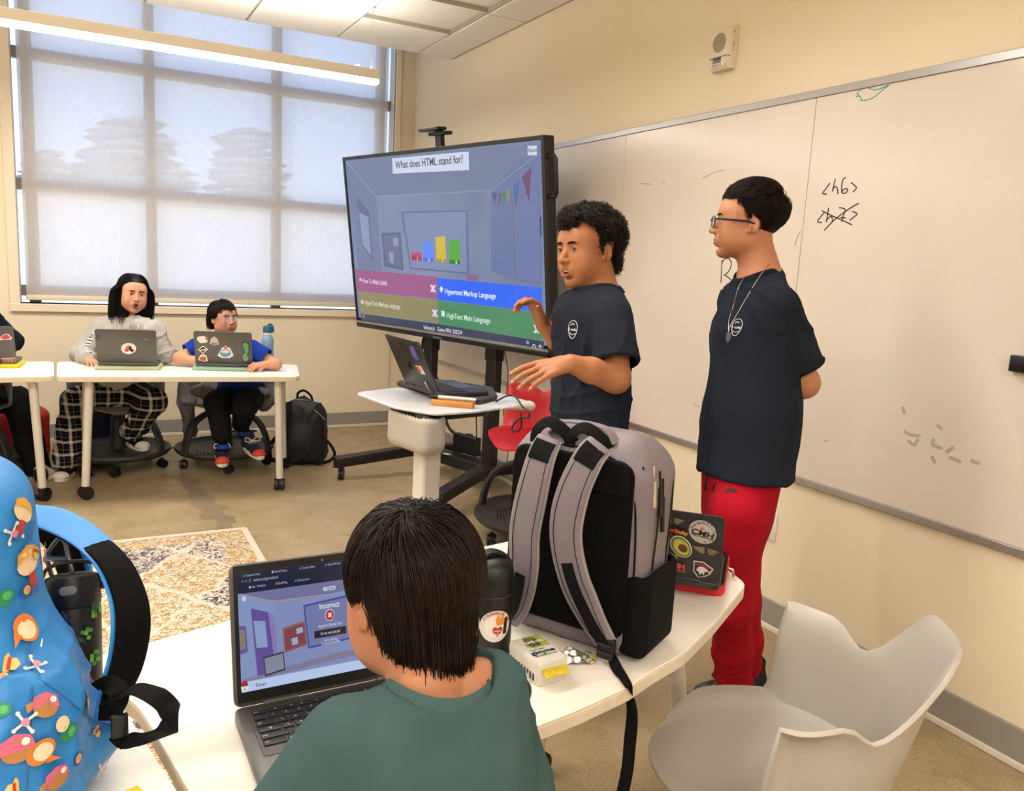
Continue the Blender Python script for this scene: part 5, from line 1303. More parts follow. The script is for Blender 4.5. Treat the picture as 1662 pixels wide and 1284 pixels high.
def table(corners, legs, label, group, r=.06, zt=ZT, th=.030):
    cx = sum(c[0] for c in corners)/len(corners); cy = sum(c[1] for c in corners)/len(corners)
    T0 = empty('table', (cx, cy, 0), label=label, cat='table', group=group)
    P = rpoly([(x-cx, y-cy) for x, y in corners], r)
    MB().prism(P, th-.004, Matrix.Translation((0, 0, zt-th))).build('edge_band', m_edge, T0, bevel=.003)
    MB().prism([(x*.999, y*.999) for x, y in P], .004, Matrix.Translation((0, 0, zt-.004))).build('tabletop', m_white, T0, bevel=.0015)
    MB().box((0, 0, zt-th-.012), (.75, .05, .024)).build('support_rail', m_leg, T0)
    for (tx, ty), (bx, by), a in legs:
        o = MB().cyl((tx-cx, ty-cy, zt-th), (bx-cx, by-cy, .075), .023, .021, 18).cyl((tx-cx, ty-cy, zt-th-.008), (tx-cx, ty-cy, zt-th), .045, n=20).build('leg', m_leg, T0)
        mb = MB(); caster(mb, bx-cx, by-cy, .037, .024, a); mb.build('caster', m_blkp, o)
    return T0
table([(-.125, 4.855), (1.125, 4.70), (1.235, 5.24), (-.135, 5.49)], [((.03, 4.93), (-.005, 4.95), .3), ((1.02, 4.80), (1.035, 4.81), 1.2), ((.02, 5.38), (.0, 5.42), 2.), ((1.13, 5.22), (1.17, 5.32), .4)],
      'white table on casters by the window wall with two open laptops on it', 'white tables')
table([(-1.45, 4.92), (-.135, 4.865), (-.150, 5.50), (-1.45, 5.56)], [((-.24, 4.96), (-.215, 4.985), .9), ((-1.3, 5.0), (-1.32, 5.0), .3), ((-.26, 5.38), (-.24, 5.42), 2.), ((-1.3, 5.4), (-1.32, 5.42), .4)],
      'white table cut off by the left edge of the picture behind the rug', 'white tables')
front = [at(u, v, Z=ZT) for u, v in ((860, 1183), (940, 1152), (1020, 1115), (1065, 1085), (1110, 1060), (1160, 1010), (1212, 948))]
near_c = [(.12, .97), (.35, .965)]+[(p.x, p.y) for p in front]+[(1.415, 1.50), (1.05, 1.775), (.878, 1.745), (.45, 1.60), (-.012, 1.475), (.0635, 1.272)]
table(near_c, [((1.20, 1.38), (1.42, 1.52), .5), ((1.08, 1.62), (1.10, 1.77), .35), ((.20, 1.08), (.17, 1.06), .3), ((.15, 1.38), (.12, 1.40), 1.4)], 'white table in the foreground with the grey backpack standing on it', 'white tables', r=.028)
table([(-1.2, .55), (.17, .55), (.098, 1.03), (.042, 1.283), (-1.2, 1.33)], [((.0, .70), (.0, .68), .3), ((-.05, 1.18), (-.06, 1.2), .3), ((-1.1, .70), (-1.12, .68), .3), ((-1.1, 1.2), (-1.12, 1.22), .3)], 'white table at the lower left corner under the blue backpack', 'white tables', r=.02)
p = at(228, 1279, Z=ZT); tag(MB().box((0, 0, .0006), (.05, .05, .0008), rz=.35).build('sticky_note', mat('sticky_yellow', '#f0c92c', .7), loc=(p.x-.018, p.y-.026, ZT)), 'bright yellow sticky note on the lower left table', 'sticky note')

# --- shell chairs on castered trays
def shell_mesh(rs_=.235, lobes=1.):
    """seat pan and wrap-around back with two arm wings, one skin. +y is the sitter's front"""
    def sm(a, b_, x): t_ = min(1, max(0, (x-a)/(b_-a))); return t_*t_*(3-2*t_)
    nu, ns, nw = 96, 10, 12; rings = []
    for j in range(ns+nw+1):
        ring = []
        for i in range(nu):
            th = 2*PI*i/nu; a = abs(((th+PI) % (2*PI))-PI)          # 0 = back, PI = front
            A = math.degrees(a)
            H = .335*(1-sm(22, 48, A))+.185*sm(22, 48, A); H += .045*sm(48, 60, A); H *= 1-sm(82, 92, A)
            back = 1-sm(25, 50, A); arm = math.exp(-((A-70)/20)**2); front_ = sm(125, 180, A)
            sx, sy = math.sin(th), -math.cos(th)
            if j <= ns:
                s_ = j/ns; r_ = rs_*(s_**.85)*(1+.06*front_)*(1-.10*(1-sm(40, 110, A))*s_); z = -.014*(1-s_**2)-(.028*sm(.72, 1, s_)*front_)+.012*s_**6*(1-front_)
                ring.append((sx*r_, sy*r_, z))
            else:
                v = (j-ns)/nw; r0_ = rs_*(1+.06*front_)*(1-.10*(1-sm(40, 110, A))); z = H*v-(.028*front_)-.0+.012*(1-front_)
                out_ = .035*math.sin(v*PI/2)*(1-front_)+back*(.022*v**1.5+.018*v**6)+arm*(.0*v+.042*v**7); droop = arm*.012*v**8+back*.02*v**8
                r_ = r0_+out_*(1-front_)
                ring.append((sx*r_, sy*r_-back*.012*v+arm*.055*v*v, z-droop if H > .01 else z))
        rings.append(ring)
    mb = MB(); 
    V_ = [p for r in rings for p in r]; F_x = []
    for j in range(len(rings)-1):
        for i in range(nu): k = (i+1) % nu; F_x.append((j*nu+i, j*nu+k, (j+1)*nu+k, (j+1)*nu+i))
    mb.add(V_, F_x); me = mb.mesh('shell', True, 60)
    bm = bmesh.new(); bm.from_mesh(me); bmesh.ops.remove_doubles(bm, verts=bm.verts, dist=.0009); bm.to_mesh(me); bm.free()
    return me
def shell_chair(loc_, rz, label, m_shell, m_base, seat=.45, group=None, scale=1., tray=True):
    c = empty('swivel_chair', loc_, rz, label=label, cat='chair', group=group)
    o = link_mesh('seat_shell', shell_mesh(), m_shell, c, loc=(0, 0, seat)); sd = o.modifiers.new('s', 'SOLIDIFY'); sd.thickness = .009; sd.offset = -1
    bv = o.modifiers.new('b', 'BEVEL'); bv.width = .003; bv.segments = 2; bv.limit_method = 'ANGLE'; bv.angle_limit = math.radians(50)
    MB().lathe([(.02, -.085), (.055, -.08), (.085, -.05), (.13, -.03), (.0, -.028)], (0, 0, seat), n=24).build('swivel_hub', m_base, c)
    MB().cyl((0, 0, .30), (0, 0, seat-.06), .028).cyl((0, 0, .125), (0, 0, .32), .055, .04).build('column', m_base, c)
    if tray:
        t_ = MB().lathe([(.001, .108), (.25, .100), (.285, .112), (.300, .128), (.312, .128), (.316, .112), (.30, .090), (.24, .082), (.001, .085)], n=48, cap=False).build('base_tray', m_base, c)
        hol = MB()
        for q in (-1, 1):
            for i in range(7):
                for j in range(3+i//2):
                    hol.cyl((q*(.05+.022*i), .205-.015*i-.018*j, .1035), (q*(.05+.022*i), .205-.015*i-.018*j, .1045+.0015), .004, n=6)
        hol.build('tray_holes', m_blk, t_, kind='stuff')
    for a in (PI/2+.0, PI/2+2*PI/3, PI/2+4*PI/3):
        a += PI/3*0; d = Vector((math.cos(a+PI), math.sin(a+PI), 0)); e = d.cross(Vector((0, 0, 1)))
        pts = smoothpath([d*.300+Vector((0, 0, .11)), d*.285+Vector((0, 0, .20)), d*.235+Vector((0, 0, .30)), d*.14+Vector((0, 0, .355)), d*.03+Vector((0, 0, .365))], 5)
        MB().tube(pts, 0, flat=(.060, .022, [(-d*(p.z-.1)*3.5+Vector((0, 0, -.8))*0+d*.0+Vector((0, 0, .35))) if False else (d+Vector((0, 0, 1.2)) if p.z > .25 else d) for p in pts])).build('base_arm', m_base, c, bevel=.003)
    for k in range(5):
        a = 2*PI*k/5+.3; mb = MB(); caster(mb, math.cos(a)*.275, math.sin(a)*.275, .028, .018, a+1.0); mb.build('caster', m_blkp, c)
    if scale != 1: c.scale = (scale,)*3
    return c
m_shl = mat('chair_shell_light', '#b0aba4', .42, bump=(600, .06, .0005)); m_shd = mat('chair_shell_dark', '#6b6864', .5); m_shr = mat('chair_shell_red', '#b3222c', .38); m_cb = mat('chair_base_charcoal', '#2b2a29', .55)
ang = math.atan2(-.67, .745)   # facing direction (-.67,.745)
shell_chair((1.215, 1.045, 0), math.atan2(.67, .745), 'light grey swivel chair with winged back, empty, in the lower right foreground', m_shl, mat('chair_base_grey', '#4a4846', .5), group=None)
shell_chair((.19, 5.66, 0), PI-.10, 'dark swivel chair under the student in the grey hoodie', m_shd, m_cb, seat=.42)
shell_chair((.83, 5.55, 0), PI-.05, 'dark swivel chair under the student in the blue tee', m_shd, m_cb, seat=.42)
shell_chair((-.66, 5.62, 0), PI, 'dark swivel chair under the student at the left edge', m_shd, m_cb, seat=.42)
shell_chair((2.112, 3.54, 0), math.radians(100), 'red swivel chair standing empty between the big screen and the whiteboard', m_shr, m_cb, seat=.49, scale=1.08)
c = empty('swivel_chair', (0, 0, 0)); bpy.data.objects.remove(c)
shell_chair((.345, .60, 0), .05, 'light grey swivel chair under the child in the green tee', m_shl, m_cb, seat=.36)

# --- big screen on a rolling stand
TW, TH, TYAW, TTILT = 1.9, 1.146, .266, .126
tc_ = Vector((1.903, 4.583, 1.509)); td = Vector((math.sin(TYAW), -math.cos(TYAW), 0)); tn0 = Vector((-math.cos(TYAW), -math.sin(TYAW), 0))
tu = Vector((0, 0, 1))*math.cos(TTILT)+tn0*math.sin(TTILT); tn = tn0*math.cos(TTILT)-Vector((0, 0, 1))*math.sin(TTILT)
TR = Matrix((td, -tn, tu)).transposed()
bc = Vector((2.135, 4.645, 0))
tv = empty('display_stand', bc, label='very large black display on a rolling stand showing a quiz question', cat='display')
def tvb(name, m, boxes, bevel=.003, lab=None, parent=None):
    mb = MB()
    for (x0, y0, z0), (x1, y1, z1) in boxes: mb.box(tc_+TR@Vector(((x0+x1)/2, (y0+y1)/2, (z0+z1)/2)), (abs(x1-x0), abs(y1-y0), abs(z1-z0)), rot=TR)
    return loc(mb.build(name, m, parent or tv, bevel=bevel, label=lab), tv)
hw, hh_ = TW/2, TH/2
tvb('display_housing', m_blkp, [((-hw, .012, -hh_), (hw, .075, hh_)), ((-hw*.8, .075, -hh_*.8), (hw*.8, .11, hh_*.6))], .008)
m_bez = mat('bezel_black', '#1a1a1b', .35)
tvb('bezel', m_bez, [((-hw, -.006, -hh_), (-hw+.016, .013, hh_)), ((hw-.022, -.006, -hh_), (hw, .013, hh_)), ((-hw, -.006, hh_-.022), (hw, .013, hh_)), ((-hw, -.006, -hh_), (hw, .013, -hh_+.026))], .002)
tvb('bezel_strip', mat('bezel_silver', '#9a9a9c', .35, .6), [((-hw+.01, -.009, -hh_+.030), (hw-.01, .012, -hh_+.044))], .001, 'silver strip')
tvb('port_row', m_bez, [((hw-.30+.026*i, -.008, -hh_+.008), (hw-.285+.026*i, -.005, -hh_+.016)) for i in range(7)], 0)
text_on('maker_mark', 'ViewSonic', mat('print_grey', '#8f8f92', .5), tv, tc_+TR@Vector((-.03, -.0065, -hh_+.013)), td, tu, .022, 'CENTER').matrix_parent_inverse = Matrix.Translation(-bc)
PL = (tc_, tn)
def em(name, c_, k=1.): return mat('scr_'+name, '#050505', .25, emit=(c_, k))
SCRK = 1.0
scr = [(-hw+.016, -hh_+.062), (hw-.022, -hh_+.062), (hw-.022, hh_-.022), (-hw+.016, hh_-.022)]
m_scr = em('bg', '#6f7da0', SCRK); n, l, b = nodes(m_scr); co = n.new('ShaderNodeTexCoord')
base = mixc(ramp(nz(1.3, 2, .4), .3, 0., .7, 1.), '#6f7b9c', '#8490ae'); l.new(base, b.inputs['Emission Color'])
screen = patch('screen', scr, m_scr, tv, tc_+tn*.0+TR@Vector((0, .008, 0)), td, tu, .003); loc(screen, tv)
def tvp(px, c_, name='screen_shape', lift=.000, k=SCRK, parent=None): return pix_poly(name, px, (tc_-tn*.004, tn), em(c_, c_, k), screen, h=.0005, lift=lift)
def tvt(s, u, v, size, c_='#e8ecf6', align='LEFT', width=None, lift=.0045, bold=0.): 
    o = text_on('screen_text', s, em(c_, c_, SCRK), screen, onp(u, v, (tc_, tn))+tn*(lift-.004), td, tu, size*(.74 if width else 1), align, ext=.0002, width=width, bold=bold); return o
# drawn classroom
tvp([(561, 258), (870, 232), (797, 308), (610, 318)], '#707c9c', lift=.0006)
tvp([(561, 258), (610, 318), (622, 470), (583, 444)], '#6f7a9c', lift=.0006)
tvp([(870, 232), (878, 232), (880, 470), (797, 440), (797, 308)], '#6878a2', lift=.0006)
for a_, b_, c_, d_ in (((610, 318), (797, 308), (797, 310), (610, 320)), ((561, 259), (610, 318), (610, 320), (561, 262)), ((797, 308), (872, 250), (872, 252), (797, 310))): tvp([a_, b_, c_, d_], '#8590ae', lift=.001)
tvp([(651, 343), (759, 341), (762, 445), (666, 437)], '#62709a', lift=.0010); tvp([(655, 346), (756, 344), (758, 442), (668, 434)], '#7c8ab0', lift=.0014)
tvp([(619, 378), (650, 377), (655, 439), (624, 432)], '#5a6488', lift=.0010); tvp([(623, 382), (648, 381), (652, 434), (627, 428)], '#67708f', lift=.0014); tvp([(638, 386), (646, 386), (647, 400), (639, 399)], '#8995b5', lift=.0018); tvp([(632, 408), (639, 409), (640, 428), (633, 426)], '#8995b5', lift=.0018)
tvp([(578, 318), (600, 345), (606, 425), (588, 400)], '#5d6990', lift=.0010); tvp([(583, 345), (598, 352), (603, 415), (589, 398)], '#8692b4', lift=.0014)
tvp([(831, 325), (872, 300), (876, 460), (836, 455)], '#6f6f92', lift=.0010); tvp([(834, 328), (872, 306), (876, 458), (839, 453)], '#6c7ba8', lift=.0014)
for px, c_ in (([(799, 312), (807, 314), (803, 330)], '#4a5c8c'), ([(808, 314), (814, 313), (811, 336)], '#6d5f7a'), ([(814, 314), (821, 311), (817, 339)], '#4f8562'), ([(822, 310), (829, 305), (826, 336)], '#8a8b6a'), ([(833, 302), (844, 293), (838, 340)], '#4d6ba5'), ([(848, 288), (863, 271), (859, 328)], '#6f4a72')): tvp(px, c_, lift=.0018)
tvp([(757, 445), (776, 446), (776, 456), (757, 454)], '#85698a', lift=.0010)
# question, buttons, chart
tvp([(637, 257), (761, 246), (762, 276), (638, 282)], '#c9d3ea', 'question_box', .0022); tvt('What does HTML stand for?', 642, 268.5, .085, '#4d4f5c', width=.655, lift=.0052, bold=.0008)
tvp([(857, 237), (872, 236), (872, 252), (857, 252)], '#ccd4e4', 'button', .0022); tvt('Next', 864.5, 244, .032, '#4d4f5c', 'CENTER', lift=.0052)
for px, c_, t_, tx in (([(668, 410), (684, 410), (684, 424), (669, 422)], '#c44577', '1', 676), ([(687, 393), (703, 392), (704, 425), (688, 424)], '#5c8cf0', '6', 695), ([(707, 385), (723, 383), (725, 427), (709, 426)], '#cdb545', '7', 717), ([(729, 390), (746, 390), (748, 429), (730, 428)], '#55a83e', '6', 739)):
    tvp(px, c_, 'chart_bar', .0022); tvp([(px[0][0]+1, px[3][1]-6.5), (px[1][0]+1, px[2][1]-6.5), px[2], px[3]], {'#c44577': '#a8305f', '#5c8cf0': '#3f6fd6', '#cdb545': '#a8922c', '#55a83e': '#2f7f24'}[c_], 'chart_label', .0026); tvt({676: '▲', 695: '♦', 717: '●', 739: '■'}[tx] if False else t_, tx+2, px[2][1]-3.5, .034, '#eef0f4', 'CENTER', lift=.0058)
tvp([(577, 437), (710, 449), (711, 486), (581, 472)], '#9c5a8a', 'answer_box', .0020, k=SCRK); tvp([(710, 451), (880, 467), (881, 507), (711, 487)], '#2f66ee', 'answer_box', .0024, k=SCRK*1.05)
tvp([(581, 473), (711, 487), (712, 525), (586, 508)], '#8d8660', 'answer_box', .0020); tvp([(711, 488), (881, 508), (883, 553), (712, 526)], '#4c8a62', 'answer_box', .0020)
for s_, u, v, w_, c_ in (('How To Make Labels', 589, 456, .29, '#d9c6da'), ('Hypertext Markup Language', 722, 473, .46, '#e6edff'), ('HyperTool Markup Language', 592, 491, .42, '#cfcdb9'), ('HighText Main Language', 725, 512, .40, '#cfe6d4')): tvt(s_, u, v, .062, c_, width=w_, lift=.0055, bold=.0006)
tvp([(583, 455), (586.5, 450), (588, 456.5)], '#d9c6da', 'icon', .003); tvp([(714, 469), (717, 464), (720, 469.5), (717, 475)], '#e6edff', 'icon', .003); tvp([(586, 488), (588, 486), (591, 489), (590, 494), (587, 493)], '#cfcdb9', 'icon', .003); tvp([(717, 504), (722.5, 505), (722.5, 514), (717, 513)], '#cfe6d4', 'icon', .003)
for u, v in ((703, 467), (706, 507), (872, 533)): tvt('x', u, v, .070, '#d8d4e2', 'CENTER', bold=.006, lift=.0055)
tvp([(586, 509), (712, 526), (883, 554), (884, 570), (587, 520)], '#4f5570', 'footer', .0020, k=.6)
tvp([(587, 519), (884, 568), (885, 573.5), (587, 523)], '#202437', 'footer', .0024, k=.6)
tvt('5/5', 588, 513, .030, '#aab0c4', lift=.0058); tvt('kahoot.it   Game PIN: 320234', 688, 531, .050, '#e4e6ee', width=.38, lift=.0058)
for s_, u, v in (('*', 857, 559), ('o', 867, 561), ('+', 877, 563)): tvt(s_, u, v, .055, '#c9d4ea', 'CENTER', lift=.0058)
tvp([(876.5, 352), (879, 352), (880, 384), (877.5, 384)], '#3d4a70', 'side_handle', .003)
# handle, camera, stand
hp = [tc_+TR@Vector((hw-.004, y, z)) for y, z in ((0.02, .42), (0.02, .42), (0.02, .18), (0.02, .18))]
q = [tc_+TR@Vector((x, .02, z)) for x, z in ((hw-.005, .47), (hw+.045, .47), (hw+.055, .455), (hw+.055, .285), (hw+.045, .27), (hw-.005, .27))]
loc(MB().tube(q, .012, 8).build('side_bracket_handle', m_blkp, tv), tv)
cm = tc_+TR@Vector((.075, .02, hh_)); 
loc(MB().box(cm+Vector((0, 0, .03)), (.055, .03, .13), rot=TR).box(cm+Vector((0, 0, .075)), (.14, .07, .02), rot=TR).box(cm+Vector((-.03, -.03, .095))-td*.05, (.18, .07, .018), rot=TR).build('camera_shelf', m_blkp, tv, bevel=.003), tv)
SY = .31; sd_ = Vector((math.sin(SY), -math.cos(SY), 0)); sf = Vector((-math.cos(SY), -math.sin(SY), 0)); SR = Matrix((sd_, -sf, Vector((0, 0, 1)))).transposed()
def S3(x, y, z): return SR@Vector((x, y, z))            # stand frame: x along the screen, -y towards the room
for x in (-.30, .30):
    MB().box(S3(x, 0, .49), (.085, .06, .74), rot=SR).box(S3(x, 0, 1.15), (.10, .07, .62), rot=SR).box(S3(x, -.07, 1.4), (.09, .10, .75), rot=SR).build('upright', m_blk, tv, bevel=.004)
MB().box(S3(0, 0, .15), (.62, .11, .07), rot=SR).build('cross_beam', m_blk, tv, bevel=.004)
MB().box(S3(-.05, -.045, .187), (.05, .03, .002), rot=SR).build('sticker', mat('label_teal', '#9cc6c4', .5), tv)
for x in (-.33, .33):
    fe = (-.50, -.60) if x < 0 else (.49, -.58)
    ft_ = MB().tube([S3(x, .34, .125), S3(x, .05, .155), S3(x*1.05, -.12, .160), S3(fe[0], fe[1], .115)], 0, flat=(.085, .065, (0, 0, 1))).build('foot', m_blk, tv, bevel=.004)
    for y in (-.60, .30):
        mb = MB(); p = S3(x if y > 0 else fe[0]*.97, y if y > 0 else fe[1]+.04, 0); caster(mb, p.x, p.y, .036, .014, 1.1); mb.cyl((p.x, p.y, .07), (p.x, p.y, .10), .018).box((p.x-.03, p.y, .085), (.05, .03, .006)); mb.build('caster', m_blkp, ft_)
MB().box(S3(.40, -.02, .93), (.15, .05, .03), rot=SR).box(S3(.33, -.0, .91), (.06, .05, .09), rot=SR).build('cable_bracket', m_blkp, tv, bevel=.004)
MB().box(S3(-.02, .10, .24), (.22, .05, .12), rot=SR).build('power_box', m_blkp, tv, bevel=.004)
MB().box(S3(.12, .14, .10), (.16, .06, .07), rot=SR).build('power_strip', m_blkp, tv, bevel=.004)
mc = mat('cable_black', '#141414', .5)
for k, (pts, r_) in enumerate((([(-.27, -.05, 1.0), (-.36, -.03, .85), (-.30, .02, .62), (-.20, .06, .50)], .005), ([(-.24, .04, .60), (-.22, .07, .44), (-.18, .09, .32), (-.05, .12, .26), (.05, .1, .20), (.08, .10, .10)], .007),
    ([(-.26, .04, .60), (-.25, .08, .40), (-.14, .10, .28), (.0, .13, .30), (.10, .14, .15)], .006), ([(.40, -.02, .92), (.47, -.05, .80), (.44, -.02, .66), (.40, 0, .55), (.44, .02, .30), (.38, .05, .12)], .003),
    ([(-.27, .04, .66), (-.20, .05, .55), (-.13, .10, .48), (-.10, .1, .40)], .004), ([(.05, .10, .55), (.05, .12, .30), (.03, .14, .03), (.12, .2, .012)], .004))):
    MB().tube(smoothpath([S3(*p) for p in pts], 6), r_, 6).build('cable', mc, tv)

# --- lectern with the speaker's laptop
LZ = .915
le = empty('lectern', (1.09, 2.62, 0), label='narrow white standing lectern with a tray bin beside the big screen', cat='lectern')
m_lt = mat('lectern_top_grey', '#c9cbd0', .4, noise=(30, '#bdbfc4', .7)); m_lp = mat('lectern_paint', '#d3cfc9', .4); m_bin = mat('bin_grey', '#aba69d', .5)
Lc = [at(u, v, Z=LZ) for u, v in ((577, 637), (640, 629), (805, 636), (862, 652), (822, 660), (768, 667), (705, 671), (640, 660))]
o = MB().prism(rpoly([(p.x, p.y) for p in Lc], .03), .010, Matrix.Translation((0, 0, LZ-.010))).build('worktop', m_lt, le, bevel=.003); loc(o, le)
e1 = at(862, 655, Z=LZ); e0 = at(808, 640, Z=LZ); dn = (e1-e0).normalized(); pp = Vector((dn.y, -dn.x, 0)); pp = pp if pp.dot(Vector(rt)) > 0 else -pp
e2 = at(812, 663, Z=LZ-.002); e3 = at(858, 652, Z=LZ-.002); o = MB().grid(lambda u, v: e2.lerp(e3, u)+pp*.0+Vector(rh)*math.sin(v*PI*.9)*.024*u+Vector((0, 0, -1))*(1-math.cos(v*PI*.9))*.016*u, 8, 10, thick=.004).build('curled_lip', m_lp, le); loc(o, le)
pb = at(640, 668, D=2.92)
S = SDF(.01); ax_ = (at(700, 684, Z=LZ)-at(600, 652, Z=LZ)); ax_.z = 0; ax_.normalize(); ay = Vector((-ax_.y, ax_.x, 0)); RB = np.array(Matrix((ax_, ay, Vector((0, 0, 1)))).transposed())
bcn = np.array(at(652, 662, Z=LZ)); bcn += RB[:, 1]*.062; bcn[2] = LZ-.080
S.box(bcn, (.125, .055, .074), RB, r=.035); S.plane((0, 0, LZ-.012), (0, 0, 1)); S.box(bcn+np.array((0, 0, .03)), (.117, .047, .085), RB, r=.03, k=.001, sub=True)
tomesh(le, S, .004, m_bin, 'tray_bin')
MB().box((-.004, .0, .45), (.072, .080, .90-.02), rz=math.atan2(ax_.y, ax_.x)).build('column', m_lp, le, bevel=.012)
MB().rbox((.02, .02, .03), (.50, .42, .03), .06).build('foot_plate', m_lp, le)
MB().rbox((.06, .06, LZ-.022), (.34, .22, .022), .02, rz=math.atan2(ax_.y, ax_.x)).build('mounting_plate', m_blk, le)
m_slv = mat('sleeve_charcoal', '#3b3b3d', .9, noise=(90, '#4b4b4d', .8), bump=(300, .3, .001))
def slab(name, pxs, z0, z1, m, label, cat, r=.02, er=.008):
    P = [at(u, v, Z=z0) for u, v in pxs]; c_ = sum(P, Vector())/len(P)
    poly = rpoly([(p.x-c_.x, p.y-c_.y) for p in P], r); mb = MB(); hz = z1-z0
    sc_ = lambda k, z: [Vector((x*k, y*k, z)) for x, y in poly]
    mb.loft([sc_(.96, 0), sc_(.99, hz*.2), sc_(1, hz*.5), sc_(.99, hz*.8), sc_(.96, hz)])
    o = mb.build(name, m, loc=(c_.x, c_.y, z0)); return tag(o, label, cat)
slab('laptop_sleeve', ((641, 626), (716, 641+8), (778, 655+3), (808, 650), (800, 636), (700, 622)), LZ, LZ+.022, m_slv, 'charcoal fabric laptop sleeve lying on the lectern under the open laptop', 'laptop sleeve')

def laptop(hinge, xdir, w, d, open_deg, label, m_lid, m_base, screen=None, keys=False, th=.009, base_th=.016, group=None, name='laptop'):
    """hinge = middle of the rear edge at table height; xdir = along the hinge; the keyboard side lies towards +y local"""
    x = Vector(xdir).normalized(); y = Vector((0, 0, 1)).cross(x).normalized(); z = Vector((0, 0, 1)); Rm = Matrix((x, y, z)).transposed()
    r = empty(name, hinge, label=label, cat='laptop', group=group, rot=Rm.to_euler())
    b_ = MB().rbox((0, d/2, base_th/2), (w, d, base_th), .012, er=.003).build('base', m_base, r)
    a = math.radians(open_deg-90); u = Vector((0, -math.sin(a), math.cos(a))); nrm = Vector((0, math.cos(a), math.sin(a)))
    Rl = Matrix((Vector((1, 0, 0)), u, Vector((1, 0, 0)).cross(u))).transposed()
    o0 = Vector((0, .003, base_th))
    lid = MB().rbox(o0+u*d*.49-nrm*th*.5*0, (w, d*.97, th*.6), .012, rot=Rl, er=.0015).build('lid', m_lid, r)
    for q in (-1, 1): MB().cyl(o0+Vector((q*w*.36, 0, 0)), o0+Vector((q*w*.20, 0, 0)), .006).build('hinge', m_base, r)
    mb = MB().box(o0+u*d*.50+nrm*(th*.3+.0006), (w*.965, d*.93, .0012), rot=Rl).build('screen_bezel', m_bez, lid)
    if screen: MB().box(o0+u*d*.53+nrm*(th*.3+.0015), (w*.93, d*.82, .0008), rot=Rl).build('screen', screen, lid)
    return r, b_, lid, (o0, u, nrm, Rl)
m_lg = mat('laptop_grey', '#5d5b58', .42, .55); m_lgd = mat('laptop_space_grey', '#3c3a39', .38, .6); m_kb = mat('key_black', '#1b1a1b', .5); m_mat = mat('lid_black_skin', '#2c2d30', .5)
# laptop on the lectern: keyboard towards the right of the picture
h1_ = at(661, 627, Z=LZ+.023); h2_ = at(707, 644, Z=LZ+.023); hm = (h1_+h2_)/2; hx = (h2_-h1_); hx.z = 0; wl_ = .30
hx.normalize(); hx = -hx if Vector((0, 0, 1)).cross(hx).dot(Vector(rt)) < 0 else hx
lp, lb, ll, fr_ = laptop(hm, hx, wl_, .212, 116, 'space grey laptop open on the lectern with stickers down one side of its lid', m_lgd, m_lgd, screen=em('lap_lectern', '#8794b8', .5))
MB().box((0, .075, .0165), (.27, .10, .001)).build('keyboard_well', m_kb, lb); MB().box((0, .165, .0165), (.12, .075, .0006)).build('trackpad', mat('trackpad', '#55534f', .3, .4), lb)
kk = MB()
for i in range(14):
    for j in range(5): kk.box((-.122+.0188*i, .036+.0188*j, .0178), (.0160, .0160, .0016))
kk.build('keys', m_kb, lb, kind='stuff')
def lid_plane(r, fr):
    o0, u, nrm, Rl = fr; Mw = Matrix.LocRotScale(r.location, r.rotation_euler, None); return (Mw@(o0-nrm*.0035), (Mw.to_3x3()@(-nrm)))
def on_lid(name, px, m, r, lid, fr, h=.0008, lift=0.):
    pl = lid_plane(r, fr); o = pix_poly(name, px, pl, m, lid, h=h, lift=lift); o.matrix_parent_inverse = Matrix.LocRotScale(r.location, r.rotation_euler, None).inverted(); return o
def txt_lid(name, s_, u_, v_, m, r, lid, fr, xpx, size, width=None, align='CENTER', bold=0., lift=.0012):
    pl = lid_plane(r, fr); p = onp(u_, v_, pl); q = onp(u_+xpx[0], v_+xpx[1], pl); x = (q-p).normalized(); y = Vector(pl[1]).normalized().cross(x)
    o = text_on(name, s_, m, lid, p+Vector(pl[1]).normalized()*lift, x, y, size, align, ext=.0003, width=width, bold=bold); o.matrix_parent_inverse = Matrix.LocRotScale(r.location, r.rotation_euler, None).inverted(); return o
M1 = lambda k, c_='#ffffff', r_=.5: mat(k, c_, r_)
on_lid('sticker', [(664, 561), (671, 562), (681, 583), (676, 585), (669, 578)], M1('stk_purple', '#4b3f9e'), lp, ll, fr_); on_lid('sticker', [(674, 593), (683, 594), (691, 608), (684, 607)], M1('stk_flag', '#d9c3b5'), lp, ll, fr_)
on_lid('sticker', [(676, 595), (680, 595), (685, 604), (681, 604)], M1('stk_redflag', '#b8473a'), lp, ll, fr_, lift=.001)
on_lid('sticker', [(686, 616), (693, 619), (705, 643), (697, 641)], M1('stk_black', '#151515'), lp, ll, fr_); txt_lid('sticker_lettering', 'HACK', 695, 630, M1('stk_white', '#e9e6df'), lp, ll, fr_, (-3.2, -7), .022, lift=.0015)
txt_lid('sticker_lettering', 'fort', 672, 573, M1('stk_lilac', '#a9a2dd'), lp, ll, fr_, (-3.2, -7), .020, lift=.0015)
on_lid('sticker', [(647, 555), (652, 555), (655, 563), (651, 562)], M1('stk_black', '#151515'), lp, ll, fr_)
# generic fruit-shaped emblem with a bite
on_lid('lid_emblem', [(662, 588), (664, 586), (665, 589), (667, 590), (668, 596), (669, 600), (666, 599), (663, 595), (661, 590)], mat('emblem_dark', '#0f0f10', .1), lp, ll, fr_)
